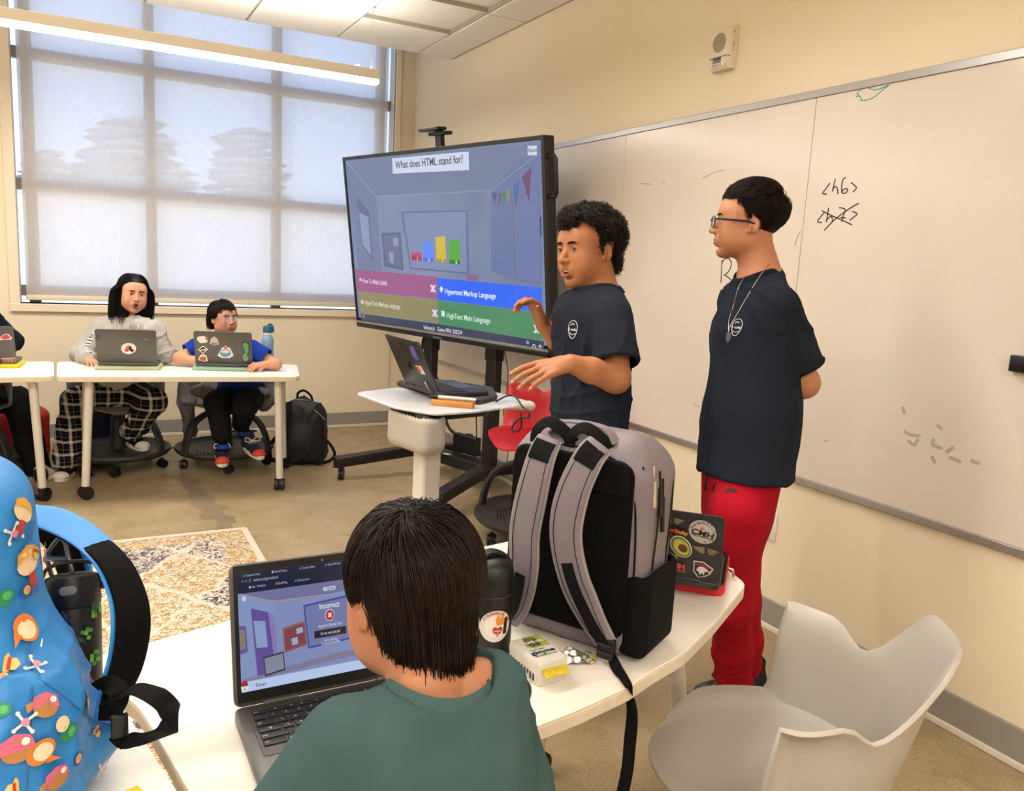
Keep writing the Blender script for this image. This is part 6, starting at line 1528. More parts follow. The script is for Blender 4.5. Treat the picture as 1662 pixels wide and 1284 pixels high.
# wooden block with a pen case on it, cable
pc_ = at(735, 660, Z=LZ); wd = (at(766, 664, Z=LZ)-at(697, 658, Z=LZ)); L_ = wd.length; wd.z = 0; rz_ = math.atan2(wd.y, wd.x)
wb_ = tag(MB().rbox((0, 0, .011), (L_*.98, .035, .022), .003, er=.002).build('wooden_block', mat('wood_oak', '#c38542', .5, noise=(8, '#a96f35', .8)), loc=(pc_.x, pc_.y, LZ), rz=rz_), 'small honey coloured wooden block on the front edge of the lectern', 'wooden block')
pn = empty('marker_pen', (pc_.x, pc_.y, LZ+.031), rz_, label='silver and black pen lying on the wooden block on the lectern', cat='pen')
MB().cyl((-.055, 0, 0), (.085, 0, 0), .0065).build('barrel', mat('pen_silver', '#cfc9c4', .3, .4), pn); MB().cyl((-.085, 0, 0), (-.055, 0, 0), .0085).build('cap', m_blkp, pn); MB().cyl((.085, 0, 0), (.105, 0, -.002), .009, .007).build('end_plug', m_blkp, pn)
tag(MB().tube(smoothpath([at(805, 652, Z=LZ+.01), at(822, 643, Z=LZ+.02), at(836, 644, Z=LZ+.02), at(848, 660, Z=LZ+.006), at(858, 668, D=2.83), at(858, 678, D=2.83), at(845, 678, D=2.84), at(832, 692, D=2.85), at(834, 701, D=2.85), at(846, 694, D=2.85), at(845, 670, D=2.84)], 6), .0035, 6).build('charging_cable', mc), 'black charging cable hanging in a loop from the right end of the lectern', 'cable')
# ------------------------------------------------------------------ bags, laptops, bottles
def wpath(px, pl=None, D=None): return [onp(u, v, pl) if D is None else at(u, v, D=D) for u, v in px]
def ribbon(name, cl, width, thick, normals, m, parent, sub=6, own=None, prof='flat', wv=None):
    """padded band along cl; normals points out of the face of the band"""
    P = smoothpath(cl, sub); Nn = normals if isinstance(normals, list) else [normals]*len(cl); NN = smoothpath([Vector(x) for x in Nn], sub); mb = MB(); rings = []
    for i, p in enumerate(P):
        d = (P[min(i+1, len(P)-1)]-P[max(i-1, 0)]).normalized(); u = NN[i].normalized(); x = d.cross(u).normalized(); y = x.cross(d).normalized(); w = (width if not wv else np.interp(i/(len(P)-1), wv[0], wv[1]))/2; h = thick/2
        rings.append([p+x*a*w+y*b_*h for a, b_ in ((.98, -.6), (1, 0), (.98, .6), (.88, 1), (.4, 1.12), (-.4, 1.12), (-.88, 1), (-.98, .6), (-1, 0), (-.98, -.6), (-.88, -1), (.88, -1))])
    mb.loft(rings); o = mb.build(name, m, parent, angle=50); loc(o, own or parent); return o, P, NN
# grey backpack on the near table
m_gn = mat('nylon_grey', '#797078', .55, noise=(7, '#6f676e', .8), bump=(700, .2, .0006)); m_gn2 = mat('nylon_grey_piping', '#8d8682', .6); m_mesh = mat('mesh_black', '#070707', .85, bump=(420, .9, .002, 'voronoi')); m_nb = mat('nylon_black', '#0a0a0b', .8, bump=(600, .3, .0006)); m_web = mat('webbing_black', '#0e0e0f', .8, bump=(260, .7, .0012, 'voronoi'))
a0 = Vector((.722, 1.335, ZT)); a1 = Vector((.862, 1.085, ZT)); wd_ = (a1-a0).normalized(); dd_ = Vector((-wd_.y, wd_.x, 0)); dd_ = dd_ if dd_.x > 0 else -dd_
BW = (a1-a0).length; GB = empty('backpack', (a0+a1)/2+dd_*.08, label='large grey and black backpack standing on the near table with its straps towards us', cat='backpack')
RG = np.array(Matrix((wd_, dd_, Vector((0, 0, 1)))).transposed()); o0 = np.array((a0+a1)/2)
G3 = lambda x, y, z: o0+RG@np.array((x, y, z))
HB_ = .415
S = SDF(.02); S.box(G3(0, .085, .19), (BW/2+.004, .085, .19), RG, r=.045); S.box(G3(0, .082, .33), (BW/2-.004, .072, .085), RG, r=.06, k=.03); S.ell(G3(0, .15, .12), (BW*.42, .05, .12), RG, k=.03)
S.plane(G3(0, 0, .004), (0, 0, -1))
f1 = folds((.1, .2, 1), 8, .0035, 71)
tomesh(GB, S, .0045, m_gn, 'body', lambda P, N: f1(P)*(np.abs(N@RG[:, 1]) < .6))
fn_ = -dd_; PLF = (Vector(G3(0, -.004, 0)), fn_)
# black mesh back panel with grey rim
def fpoly(pts, y, th, name, m, r=.03, bev=.004):
    mm = Matrix(np.vstack([np.hstack([np.stack([RG[:, 0], RG[:, 2], -RG[:, 1]], 1), G3(0, y, 0)[:, None]]), [0, 0, 0, 1]]).tolist())
    return loc(MB().prism(rpoly(pts, r), th, mm).build(name, m, GB, bevel=bev), GB)
w2 = BW/2
fpoly([(-w2+.012, .045), (w2-.018, .045), (w2-.020, .375), (-w2+.018, .375)], .006, .014, 'back_panel', m_mesh, .03)
fpoly([(-w2+.014, .315), (w2-.02, .315), (w2-.03, .378), (-w2+.026, .378)], .004, .016, 'yoke', m_nb, .02)
for pts in ([(-w2+.012, .04), (-w2+.010, .20), (-w2+.022, .32), (-w2+.055, .372), (0, .388), (w2-.055, .372), (w2-.022, .32), (w2-.010, .20), (w2-.012, .04)],):
    loc(MB().tube(smoothpath([Vector(G3(x, .006, z)) for x, z in pts], 6), .0018, 6).build('piping', m_nb, GB), GB)
# side panel zip and black mesh pocket on the right side
for x_, y_ in ((w2+.009, .055), (w2+.008, .120)): loc(MB().tube(smoothpath([Vector(G3(x_-.004, y_, .17)), Vector(G3(x_, y_, .28)), Vector(G3(x_-.008, y_, .35)), Vector(G3(x_-.05, y_+.0, .405))], 6), .002, 6).build('zip_track', m_blk, GB), GB)
S = SDF(.01); S.box(G3(w2-.008, .080, .095), (.030, .076, .085), RG, r=.02); S.plane(G3(0, 0, .165), RG[:, 2]-RG[:, 1]*.25); S.box(G3(w2-.01, .078, .16), (.022, .060, .05), RG, r=.012, k=.001, sub=True); tomesh(GB, S, .0035, m_nb, 'side_pocket')
# top handle loops and zipper pulls
for x_ in (-.062, .012): ribbon('top_loop', [Vector(G3(x_-.030, .015, .375)), Vector(G3(x_-.026, .012, .405)), Vector(G3(x_, .012, .424)), Vector(G3(x_+.034, .015, .408)), Vector(G3(x_+.05, .022, .385))], .024, .003, fn_+Vector((0, 0, .8)), m_web, GB)
ribbon('grab_handle', [Vector(G3(-.07, .03, .400)), Vector(G3(-.04, .035, .425)), Vector(G3(.04, .035, .425)), Vector(G3(.07, .03, .400))], .022, .005, Vector((0, 0, 1)), m_gn, GB)
m_cord = mat('pull_cord', '#b7a68c', .7)
for k, (x_, y_, z_, L_, mm_) in enumerate(((w2-.012, .02, .385, .065, m_blk), (w2+.002, .035, .385, .075, m_cord), (w2+.009, .05, .375, .085, m_blk), (w2+.012, .06, .36, .100, m_blk), (.035, .0, .405, .05, m_blk))):
    p_ = Vector(G3(x_-.002, y_, z_-.015)); q_ = p_+Vector((.006, -.002, -L_)) if k < 4 else p_+Vector(RG[:, 0])*-.04+Vector((0, 0, -.022))
    loc(MB().tube([p_, p_.lerp(q_, .35)], .0022, 6).tube([p_.lerp(q_, .35), q_], .0042, 8).build('zipper_pull', mm_, GB), GB)
# shoulder straps
def fp(u, v, off): return onp(u, v, (Vector(G3(0, 0, 0))+fn_*off, fn_))
for k, (px, wv) in enumerate(((((893, 712, .012), (880, 738, .030), (866, 790, .042), (852, 860, .046), (850, 920, .040), (840, 975, .022), (826, 1002, .008)), ([0, .15, .4, .75, 1], [.045, .052, .062, .060, .045])),
                              (((974, 722, .012), (955, 745, .032), (930, 800, .046), (918, 865, .050), (930, 935, .044), (958, 1000, .028), (985, 1046, .012)), ([0, .15, .4, .75, 1], [.045, .052, .062, .060, .038])))):
    cl = [fp(u, v, o_) for u, v, o_ in px]; st, P, NN = ribbon('shoulder_strap', cl, .06, .015, fn_, m_gn, GB, wv=wv)
    for sd in (-1, 1):
        e_ = []
        for i, p in enumerate(P):
            d = (P[min(i+1, len(P)-1)]-P[max(i-1, 0)]).normalized(); x = d.cross(fn_).normalized(); e_.append(p+x*sd*np.interp(i/(len(P)-1), *wv)*.49)
        MB().tube(e_, .0035, 6).build('strap_piping', m_gn2, st)
        e2 = [p+(P[i]-p).normalized()*.009+fn_*.0085 for i, p in enumerate(e_)]; MB().tube(e2[2:-2], .0007, 4).build('stitch_line', m_nb, st)
    top_ = [P[i]+fn_*.009 for i in range(1, 8)]; mbw = MB(); rr = []
    for i, p in enumerate(top_):
        d = (P[i+2]-P[i]).normalized(); x = d.cross(fn_).normalized()*.021; rr.append([p+x, p-x, p-x+fn_*.003, p+x+fn_*.003])
    mbw.loft(rr); mbw.build('strap_webbing', m_web, st)
    i0, i1 = (int(len(P)*.70), len(P)-1) if k == 0 else (int(len(P)*.62), len(P)-1)
    rr = []
    for i in range(i0, i1+1):
        p = P[i]+fn_*.009; d = (P[min(i+1, len(P)-1)]-P[i-1]).normalized(); x = d.cross(fn_).normalized()*.011; rr.append([p+x, p-x, p-x+fn_*.0025, p+x+fn_*.0025])
    MB().loft(rr).build('adjuster_webbing', m_web, st)
bk = fp(984, 1052, .018)
loc(MB().box(bk, (.034, .012, .040), rot=Matrix((wd_, dd_, Vector((0, 0, 1)))).transposed()).box(bk+fn_*.008+Vector((0, 0, .008)), (.030, .004, .006), rot=Matrix((wd_, dd_, Vector((0, 0, 1)))).transposed()).box(bk+fn_*.008-Vector((0, 0, .008)), (.030, .004, .006), rot=Matrix((wd_, dd_, Vector((0, 0, 1)))).transposed()).build('ladder_buckle', m_blkp, GB, bevel=.003), GB)
tail = [fp(992, 1066, .014), at(1002, 1086, Z=ZT+.008), at(1012, 1100, Z=ZT+.006), at(1019, 1114, Z=ZT+.004)+Vector((0, -.004, 0)), at(1022, 1130, D=1.43), at(1026, 1160, D=1.42), at(1022, 1210, D=1.42), at(1018, 1250, D=1.42), at(1008, 1300, D=1.42), at(1000, 1340, D=1.43)]
ribbon('dangling_webbing', tail, .022, .002, [fn_, Vector((0, 0, 1))+fn_, Vector((-.2, -.2, 1)), Vector((-.8, -.6, .5)), Vector((-.9, -.4, 0)), Vector((-.9, -.5, 0)), Vector((-.5, -.9, 0)), Vector((-.5, -.9, 0)), Vector((-.6, -.9, 0)), Vector((-.6, -.9, 0))], m_web, GB, wv=([0, .2, .35, .5, .7, 1], [.022, .018, .012, .022, .022, .022]))

# open laptop with a red case behind the backpack
m_redc = mat('case_red', '#c51c25', .6, noise=(60, '#b5161f', .5)); 
cs = empty('laptop_case', at(1130, 945, Z=ZT), label='red zip laptop case lying under the stickered black laptop at the table corner', cat='laptop case')
cf = [at(u, v, Z=ZT+.0) for u, v in ((1165, 973), (1201, 925))]; ex_ = (at(1165, 973, Z=ZT)-at(1070, 957, Z=ZT)); ex_.z = 0; ex_.normalize(); ey_ = Vector((-ex_.y, ex_.x, 0)); c0_ = at(1175, 972, Z=ZT)
cw, cd_ = .345, .245; cc_ = c0_-ex_*cw/2+ey_*cd_/2; cs.location = cc_; RC = Matrix((ex_, ey_, Vector((0, 0, 1)))).transposed(); cs.rotation_euler = RC.to_euler()
MB().rbox((0, 0, .0125), (cw, cd_, .025), .025, er=.006).build('shell', m_redc, cs); MB().rbox((0, 0, .0260), (cw-.006, cd_-.006, .004), .024, er=.001).build('zip_line', m_blk, cs); MB().rbox((0, 0, .0295), (cw-.014, cd_-.014, .005), .022).build('lining', mat('lining_black', '#121113', .8), cs)
MB().tube([Vector((cw/2-.02, .03, .022)), Vector((cw/2+.012, .02, .018)), Vector((cw/2+.014, .0, .010))], .0035, 6).build('zipper_pull', mat('zip_metal', '#8e8a86', .3, .8), cs)
hc = at(1178, 962, Z=ZT+.032); hx_ = ex_
hmid = hc-hx_*.164+ey_*.0
lp2, lb2, ll2, fr2 = laptop(hmid, -hx_ if Vector((0, 0, 1)).cross(-hx_).dot(ey_) > 0 else hx_, .300, .205, 117, 'black skinned laptop standing open on the red case, its lid covered with stickers', m_mat, m_lgd, th=.006)
sw, so, sg, sk_ = M1('stk_offwhite', '#cfc8c4'), M1('stk_orange', '#e2502c'), M1('stk_gold', '#8a7c52'), M1('stk_ink', '#17151a')
def L2(name, px, m, lift=0.): return on_lid(name, px, m, lp2, ll2, fr2, lift=lift)
def T2(s_, u, v, m, size, dx=(10, 2.0), width=None, lift=.0030, bold=0.): return txt_lid('sticker_lettering', s_, u, v, m, lp2, ll2, fr2, dx, size, width=width, lift=lift, bold=bold)
def ellp(cx, cy, rx, ry, tilt=0, n=28, k0=0, k1=None): return [(cx+rx*math.cos(t)*math.cos(tilt)-ry*math.sin(t)*math.sin(tilt), cy+rx*math.cos(t)*math.sin(tilt)+ry*math.sin(t)*math.cos(tilt)) for t in [2*PI*i/n for i in range(n)]]
L2('sticker', ellp(1140.5, 863.5, 23.5, 18, .45), sw); L2('sticker_ring', ellp(1140.5, 863.5, 18.3, 13.8, .45), mat('stk_line', '#7a7476', .6), .0009); L2('sticker_centre', ellp(1140.5, 863.5, 17.8, 13.3, .45), sw, .0013)
T2('CMH', 1140.5, 865, sk_, .021, (10, 3), width=.046, bold=.0006); T2('HELI-SKIING', 1140.5, 870.3, sk_, .008, (10, 3), width=.046); L2('sticker_peak', [(1136, 858), (1140, 854), (1145, 860)], so, .0018); L2('sticker_peak_cut', [(1139, 858.3), (1140.2, 857), (1142, 859.2)], sw, .0024)
for k in range(12):
    t_ = -2.6+k*.36; T2('SUMMER ALPINE'[k], 1140.5+20.6*math.cos(t_), 863+16*math.sin(t_), sk_, .008, (10, 3))
L2('sticker', [(1087.5, 853), (1115, 860), (1114, 872), (1087, 865)], M1('stk_brown', '#2e1712')); T2('hello', 1095, 859.5, M1('stk_red', '#c03a2c'), .014, (10, 2.6), bold=.0006); T2('baby', 1107, 863, M1('stk_yel', '#d8a03a'), .014, (10, 2.6), bold=.0006)
for (u, v, s_, t_) in ((1146, 893, 1., .30), (1092, 844, .9, .05), (1087, 901, .8, .1)):
    for q in (-1, 1):
        for k in range(3): L2('sticker_wing', [(u+q*2*s_, v-4+k*3+q*.5), (u+q*(22-4*k)*s_, v-3.5*s_*(-.2 if q > 0 else 1)+k*2+q*t_*10), (u+q*(14-3*k)*s_, v+2+k*2+q*t_*5), (u+q*3*s_, v-1.5+k*3)], sg, .0004*k)
L2('sticker', ellp(1105.5, 887, 20.5, 14.2, .78), M1('stk_white2', '#e2ddd4')); L2('avocado_skin', ellp(1105.5, 887, 18.8, 12.6, .78), M1('avo_dark', '#39491f'), .0008); L2('avocado_flesh', ellp(1105.8, 887, 16.5, 10.9, .78), M1('avo_green', '#a8b23c'), .0014); L2('avocado_core', ellp(1106, 887.3, 13.8, 8.6, .78), M1('avo_yellow', '#c9c65a'), .0018)
L2('avocado_stone', ellp(1108.5, 888.5, 8.2, 5.8, .6), M1('avo_stone', '#6b3719', .25), .0024)
T2('CMH', 1096, 916, so, .021, (10, 2.2), width=.042, bold=.0008); T2('HELI-SKIING', 1096.5, 923.5, so, .009, (10, 2.2), width=.042); L2('sticker_peak', [(1071, 923), (1074, 914), (1083, 923.5)], so); 
L2('sticker', [(1126, 910), (1142, 912), (1158, 924), (1153, 932), (1144, 936), (1133, 937), (1125, 927)], M1('stk_white2', '#e2ddd4')); L2('crest', [(1127.5, 911.5), (1142, 913.5), (1155.5, 924), (1151, 931), (1143, 934.5), (1134, 935.5), (1127, 926)], M1('crest_navy', '#222a44'), .0008)
L2('crest_band', [(1128, 912.5), (1141, 914), (1152, 922), (1150, 925), (1139, 917.5), (1129, 916.5)], M1('crest_maroon', '#8e2436'), .0014); L2('crest_eagle', [(1130, 924), (1134, 919), (1141, 919), (1148, 924), (1149, 927), (1144, 927), (1142, 933), (1139, 928), (1136, 932), (1134, 926.5)], M1('stk_white2', '#e2ddd4'), .0018); L2('crest_beak', [(1147, 925), (1153, 926), (1154, 929.5), (1149, 928)], M1('beak_yellow', '#d9a12f'), .0024)

# near laptop with the quiz page
NH = at(379, 1156, Z=ZT+.012); x1_ = at(626, 1104, Z=ZT+.012); hxn = (x1_-NH); hxn.z = 0; hxn.normalize(); LW, LD = .325, .225
hmn = NH+hxn*LW/2; hmn.z = ZT
yy_ = Vector((0, 0, 1)).cross(hxn); hx_use = hxn if yy_.dot(Vector(fw)) < 0 else -hxn
m_scn = em('near_screen', '#6e86b8', .8)
lp3, lb3, ll3, fr3 = laptop(hmn, hx_use, LW, LD, 102, 'grey laptop in front of the child showing a quiz page with a red cross', m_lg, m_lg, base_th=.018)
o0n, un, nn_, Rln = fr3; Mw3 = Matrix.LocRotScale(lp3.location, lp3.rotation_euler, None)
# screen contents are laid out in the laptop's own frame: X along the screen (left to right for the reader), Y up
sx_ = -1 if hx_use.dot(hxn) < 0 else 1
def SP(x, y, lift=0.):
    x = .035+(x-.035)*.80 if x < .7 else .567+(x-.7)*1.50
    return o0n+Vector((sx_*(-LW/2+x*LW), 0, 0))+un*(y*LD*.97)+nn_*(.0055+lift)
def scp(name, pts, c_, lift, k=.8, parent=None):
    P = [SP(x, y, lift) for x, y in pts]; n_ = len(P); return MB().add(P+[p+nn_*.0002 for p in P], [tuple(range(n_))[::-1], tuple(range(n_, 2*n_))]+[(i, (i+1) % n_, n_+(i+1) % n_, n_+i) for i in range(n_)]).build(name, em('n'+c_, c_, k), parent or ll3, smooth=False)
def sct(s_, x, y, size, c_, align='LEFT', width=None, lift=.0022, bold=0.): return text_on('screen_text', s_, em('n'+c_, c_, .8), ll3, SP(x, y, lift), Vector((sx_, 0, 0)), un, size*.72, align, ext=.0001, width=width and width*.58, bold=bold*.6)
for o_ in list(ll3.children): o_.name = 'screen_bezel'
A0, A1, B0, B1 = .035, .965, .115, .945
scp('screen', [(A0, B0), (A1, B0), (A1, B1), (A0, B1)], '#8a97c6', .0003)
scp('browser_bar', [(A0, .80), (A1, .80), (A1, B1), (A0, B1)], '#1a2440', .0006, .7); scp('page_ceiling', [(A0+.015, .80), (A1, .80), (A1, .735), (.60, .705), (.24, .715), (A0+.02, .80)], '#767aa6', .0008)
scp('wall_left', [(A0, .80), (.24, .715), (.25, .27), (A0, .20)], '#8c9fce', .0007); scp('cornice', [(A0, .80), (.24, .708), (.60, .698), (.60, .71), (.24, .720), (A0+.01, .805)], '#a99ba6', .001)
scp('painting', [(A0, .58), (.075, .57), (.078, .39), (A0, .38)], '#6f5f9a', .001); scp('painting_inner', [(A0, .555), (.066, .545), (.068, .415), (A0, .41)], '#8d8478', .0014)
scp('door_frame', [(.105, .69), (.205, .645), (.235, .22), (.13, .19)], '#6a54a0', .001); scp('door_frame_light', [(.19, .645), (.24, .62), (.255, .24), (.215, .23)], '#8f83bd', .0009); scp('door_glass', [(.118, .60), (.185, .585), (.195, .40), (.130, .405)], '#94a8d2', .0014)
scp('notice_board', [(.285, .515), (.42, .540), (.43, .365), (.292, .335)], '#9a5f63', .001); scp('notice_board_inner', [(.294, .500), (.412, .523), (.420, .378), (.300, .352)], '#8a4a50', .0014)
for pts in ([(.365, .495), (.405, .502), (.407, .462), (.367, .456)], [(.335, .43), (.372, .436), (.375, .385), (.338, .38)]): scp('pinned_note', pts, '#a9b3d4', .0018)
scp('projector_screen', [(.415, .655), (.80, .70), (.80, .36), (.435, .335)], '#4b55a0', .0010); scp('projector_sheet', [(.425, .640), (.80, .683), (.80, .375), (.443, .350)], '#7a80b4', .0014)
scp('roller_case', [(.395, .665), (.80, .715), (.80, .74), (.395, .690)], '#8f97cc', .0016)
scp('cabinet', [(.70, .40), (.95, .42), (.95, .25), (.71, .27)], '#8a7f92', .0018); scp('drawn_laptop', [(.165, .335), (.285, .350), (.292, .215), (.172, .195)], '#3c415c', .0018); scp('drawn_laptop_screen', [(.171, .323), (.279, .337), (.285, .228), (.178, .210)], '#8d93a4', .0022)
scp('floor_band', [(A0, .20), (.95, .235), (.95, .285), (.60, .27), (.27, .205), (.12, .175)], '#8a84a0', .0012)
scp('name_bar', [(A0, B0), (A1, B0), (A1, .185), (A0, .185)], '#bcd2f6', .0024, .85); sct('Ewan', .115, .148, .0105, '#2a3350', lift=.0032)
# round bird avatar in a red cap: plain generic shape
scp('avatar', [(.052+.021*math.cos(t), .150+.034*math.sin(t)) for t in np.linspace(0, 2*PI, 17)[:-1]], '#e9edf4', .0028); scp('avatar_cap', [(.031, .158), (.036, .188), (.052, .198), (.068, .188), (.073, .158)], '#b32f2c', .0032); scp('avatar_beak', [(.045, .140), (.060, .140), (.052, .122)], '#e59a2e', .0032)
sct('Incorrect', .575, .625, .0175, '#e9ecf8', 'CENTER', width=.056, bold=.0003); scp('cross_disc', [(.575+.030*math.cos(t), .555+.044*math.sin(t)) for t in np.linspace(0, 2*PI, 25)[:-1]], '#d9dce8', .0020); scp('cross_disc_red', [(.575+.026*math.cos(t), .555+.038*math.sin(t)) for t in np.linspace(0, 2*PI, 25)[:-1]], '#c8303c', .0024)
for a_ in (PI/4, -PI/4):
    c_, s_ = math.cos(a_), math.sin(a_); scp('cross_bar', [(.575+(x*c_-y*s_)*.014, .555+(x*s_+y*c_)*.0205) for x, y in ((-1, -.32), (1, -.32), (1, .32), (-1, .32))], '#f1f2f6', .0028)
sct('Answer Streak lost', .575, .483, .010, '#dfe3f2', 'CENTER', width=.066); scp('banner', [(.475, .455), (.675, .455), (.675, .400), (.475, .400)], '#2b2733', .0020); sct("It's not over just yet!", .575, .428, .0095, '#e4e2ea', 'CENTER', width=.054, lift=.0028)
sct("You're in 5th place,", .575, .375, .0085, '#dfe3f2', 'CENTER', width=.040); sct('12 points behind Mike', .575, .352, .0085, '#dfe3f2', 'CENTER', width=.052)
scp('pill', [(.545, .765), (.615, .765), (.622, .75), (.615, .735), (.545, .735), (.538, .75)], '#c9d2e8', .0018); sct('Quiz', .585, .750, .009, '#33405e', 'CENTER', lift=.0026); scp('round_button', [(.068+.013*math.cos(t), .765+.020*math.sin(t)) for t in np.linspace(0, 2*PI, 17)[:-1]], '#c9d8f4', .0018)
for k, (x_, c_) in enumerate(((.07, '#4aa06a'), (.235, '#d8d8c8'), (.40, '#3f7be0'), (.56, '#3f7be0'), (.72, '#3f7be0'))): scp('tab_icon', [(x_, .918), (x_+.010, .918), (x_+.010, .932), (x_, .932)], c_, .0012); sct(('Computer Science', 'United States...', 'Create Slides', 'Chrome Web Store', 'Kahoot!')[k], x_+.016, .925, .0075, '#aab8d8', width=.036, lift=.0014)
sct('<  >  C   kahoot.it/gameblock', .06, .885, .0085, '#b4c0da', width=.095, lift=.0014); 
for k, (x_, c_) in enumerate(((.10, '#d8d8d0'), (.255, '#e07a28'), (.37, '#3f7be0'))): scp('bookmark_icon', [(x_, .832), (x_+.010, .832), (x_+.010, .846), (x_, .846)], c_, .0012); sct(('Apps   Reading list', 'Spelling', 'Classroom home')[k], x_+.015, .840, .0075, '#aab8d8', width=(.036, .024, .034)[k], lift=.0014)
MB().cyl(SP(.545, .965, -.0004), SP(.545, .965, .0006), .0022, n=12).build('webcam', mat('lens_brown', '#7a5a3c', .1), ll3)
# keyboard deck (local frame, y towards the user)
m_deck = mat('deck_recess', '#4a4846', .5, .4)
MB().rbox((0, .083, .0184), (LW*.90, .118, .0012), .006).build('keyboard_well', m_deck, lb3); MB().rbox((0, .183, .0184), (.105, .066, .0008), .004).build('trackpad', mat('trackpad_grey', '#646260', .3, .4), lb3)
MB().box((0, .016, .0184), (LW*.74, .010, .0010)).build('speaker_grille', m_deck, lb3)
rows = [(.030, .009, [('esc', 1)]+[(s_, 1) for s_ in ('<', 'C', '[]', 'II', '-o', '+o', 'x', '<)', '(>', 'o')]+[('O', 1)]),
        (.0435, .015, [('`', 1)]+[(s_, 1) for s_ in '1234567890-=']+[('back', 1.6)]),
        (.0610, .015, [('tab', 1.5)]+[(s_, 1) for s_ in 'qwertyuiop[]']+[('\\', 1.1)]),
        (.0785, .015, [('Q', 1.75)]+[(s_, 1) for s_ in "asdfghjkl;'"]+[('enter', 1.85)]),
        (.0960, .015, [('shift', 2.25)]+[(s_, 1) for s_ in 'zxcvbnm,./']+[('shift', 2.35)]),
        (.1135, .015, [('ctrl', 1.8), ('alt', 1.3), (' ', 6.2), ('alt', 1.3), ('ctrl', 1.0), ('<', 1), ('^', 1), ('>', 1)])]
m_leg2 = mat('key_legend', '#c9cdd6', .5); KW = LW*.875; kmesh = {}
for ry, rh2, ks in rows:
    tot = sum(k_[1] for k_ in ks); x_ = -KW/2
    for s_, w_ in ks:
        w0 = KW*w_/tot; cx = x_+w0/2; x_ += w0; key = (round(w0, 4), rh2)
        if key not in kmesh:
            kmesh[key] = MB().rbox((0, 0, 0), (w0-.0026, rh2-.0012, .0022), .0016, seg=2, er=.0006).mesh('key')
        ko = link_mesh('key', kmesh[key], m_kb, lb3, loc=(sx_*cx, ry, .0202))
        if s_.strip(): text_on('key_legend', s_, m_leg2, ko, (sx_*(-w0*.5+.0035) if len(s_) > 1 else -sx_*.001, 0.0, .0013), (sx_, 0, 0), (0, -1, 0), .0046 if len(s_) > 1 else .0058, 'LEFT', ext=.0001)

# child's black bottle with stickers beside the backpack
def lathe_obj(parent, name, prof, m, n=32, **k): return MB().lathe(prof, n=n).build(name, m, parent, **k)
pbk = at(795, 1062, Z=ZT); B1_ = empty('water_bottle', (pbk.x-.0, pbk.y+.008, ZT), label='black bottle with round stickers between the child and the grey backpack', cat='bottle')
m_bm = mat('bottle_black', '#101011', .45); r_ = .041
lathe_obj(B1_, 'body', [(.030, 0), (.0375, .003), (r_, .008), (r_, .118), (r_-.001, .122)], m_bm); lathe_obj(B1_, 'lid', [(r_-.001, .123), (r_, .126), (r_, .155), (r_-.003, .172), (r_-.012, .182), (.012, .186), (.001, .187)], m_bm)
MB().tube(smoothpath([(-.036, 0, .160), (-.030, .004, .182), (0, .006, .194), (.030, .004, .182), (.037, 0, .160)], 5), 0, flat=(.022, .006, (0, 0, 1))).build('carry_loop', m_blkp, B1_)
MB().lathe([(r_+.0003, .0), (r_+.0003, .002)], (0, 0, .122), n=32, cap=False).build('seam', mat('seam_grey', '#3a3a3a'), B1_)
def cyl_patch(parent, r_, a0_, z0, pts, m, name='sticker', lift=.0004):
    mb = MB(); n_ = len(pts); fr_ = [(0, 0)]+pts; V = [Vector(((r_+lift)*math.cos(a0_+x/r_), (r_+lift)*math.sin(a0_+x/r_), z0+y)) for x, y in fr_]
    rings_ = []
    for k in (0.02, .25, .5, .75, 1.): rings_.append([Vector(((r_+lift)*math.cos(a0_+x*k/r_), (r_+lift)*math.sin(a0_+x*k/r_), z0+y*k)) for x, y in pts])
    mb.loft(rings_, cap=False); return mb.build(name, m, parent)
va = math.atan2(-pbk.y, -pbk.x)
m_sw = M1('stk_paper', '#d8d2cc'); c1 = va+.30
cyl_patch(B1_, r_, c1, .070, circ(.030, 32), m_sw); cyl_patch(B1_, r_, c1, .070, circ(.0215, 28), M1('stk_paper2', '#e6e0d8'), 'sticker_centre', .0008)
cyl_patch(B1_, r_, c1+.08, .060, [(0, -.010), (.009, 0), (.009, .007), (.004, .010), (0, .006), (-.004, .010), (-.009, .007), (-.009, 0)], M1('heart_red', '#b8202a'), 'heart', .0012)
cyl_patch(B1_, r_, c1+.18, .080, [(-.006, -.008), (.006, -.008), (.009, .002), (.004, .012), (0, .006), (-.004, .013), (-.009, .004)], M1('flame_orange', '#d88a2c'), 'flame', .0012); cyl_patch(B1_, r_, c1+.42, .072, [(-.004, -.018), (.004, -.018), (.006, .014), (-.001, .012)], M1('stk_ink', '#17151a'), 'badge_stripe', .0012)
cyl_patch(B1_, r_, va-.75, .070, [(-.010, -.022), (.010, -.022), (.014, 0), (.010, .020), (-.010, .020), (-.014, 0)], m_sw); cyl_patch(B1_, r_, va-.75, .070, [(-.008, -.018), (.008, -.018), (.011, 0), (.008, .016), (-.008, .016), (-.011, 0)], M1('stk_ink', '#17151a'), 'sticker_centre', .0008); cyl_patch(B1_, r_, va-.75, .064, [(-.005, -.010), (.005, -.010), (.003, .008), (0, .002), (-.003, .008)], M1('flame_orange', '#d88a2c'), 'flame', .0012)
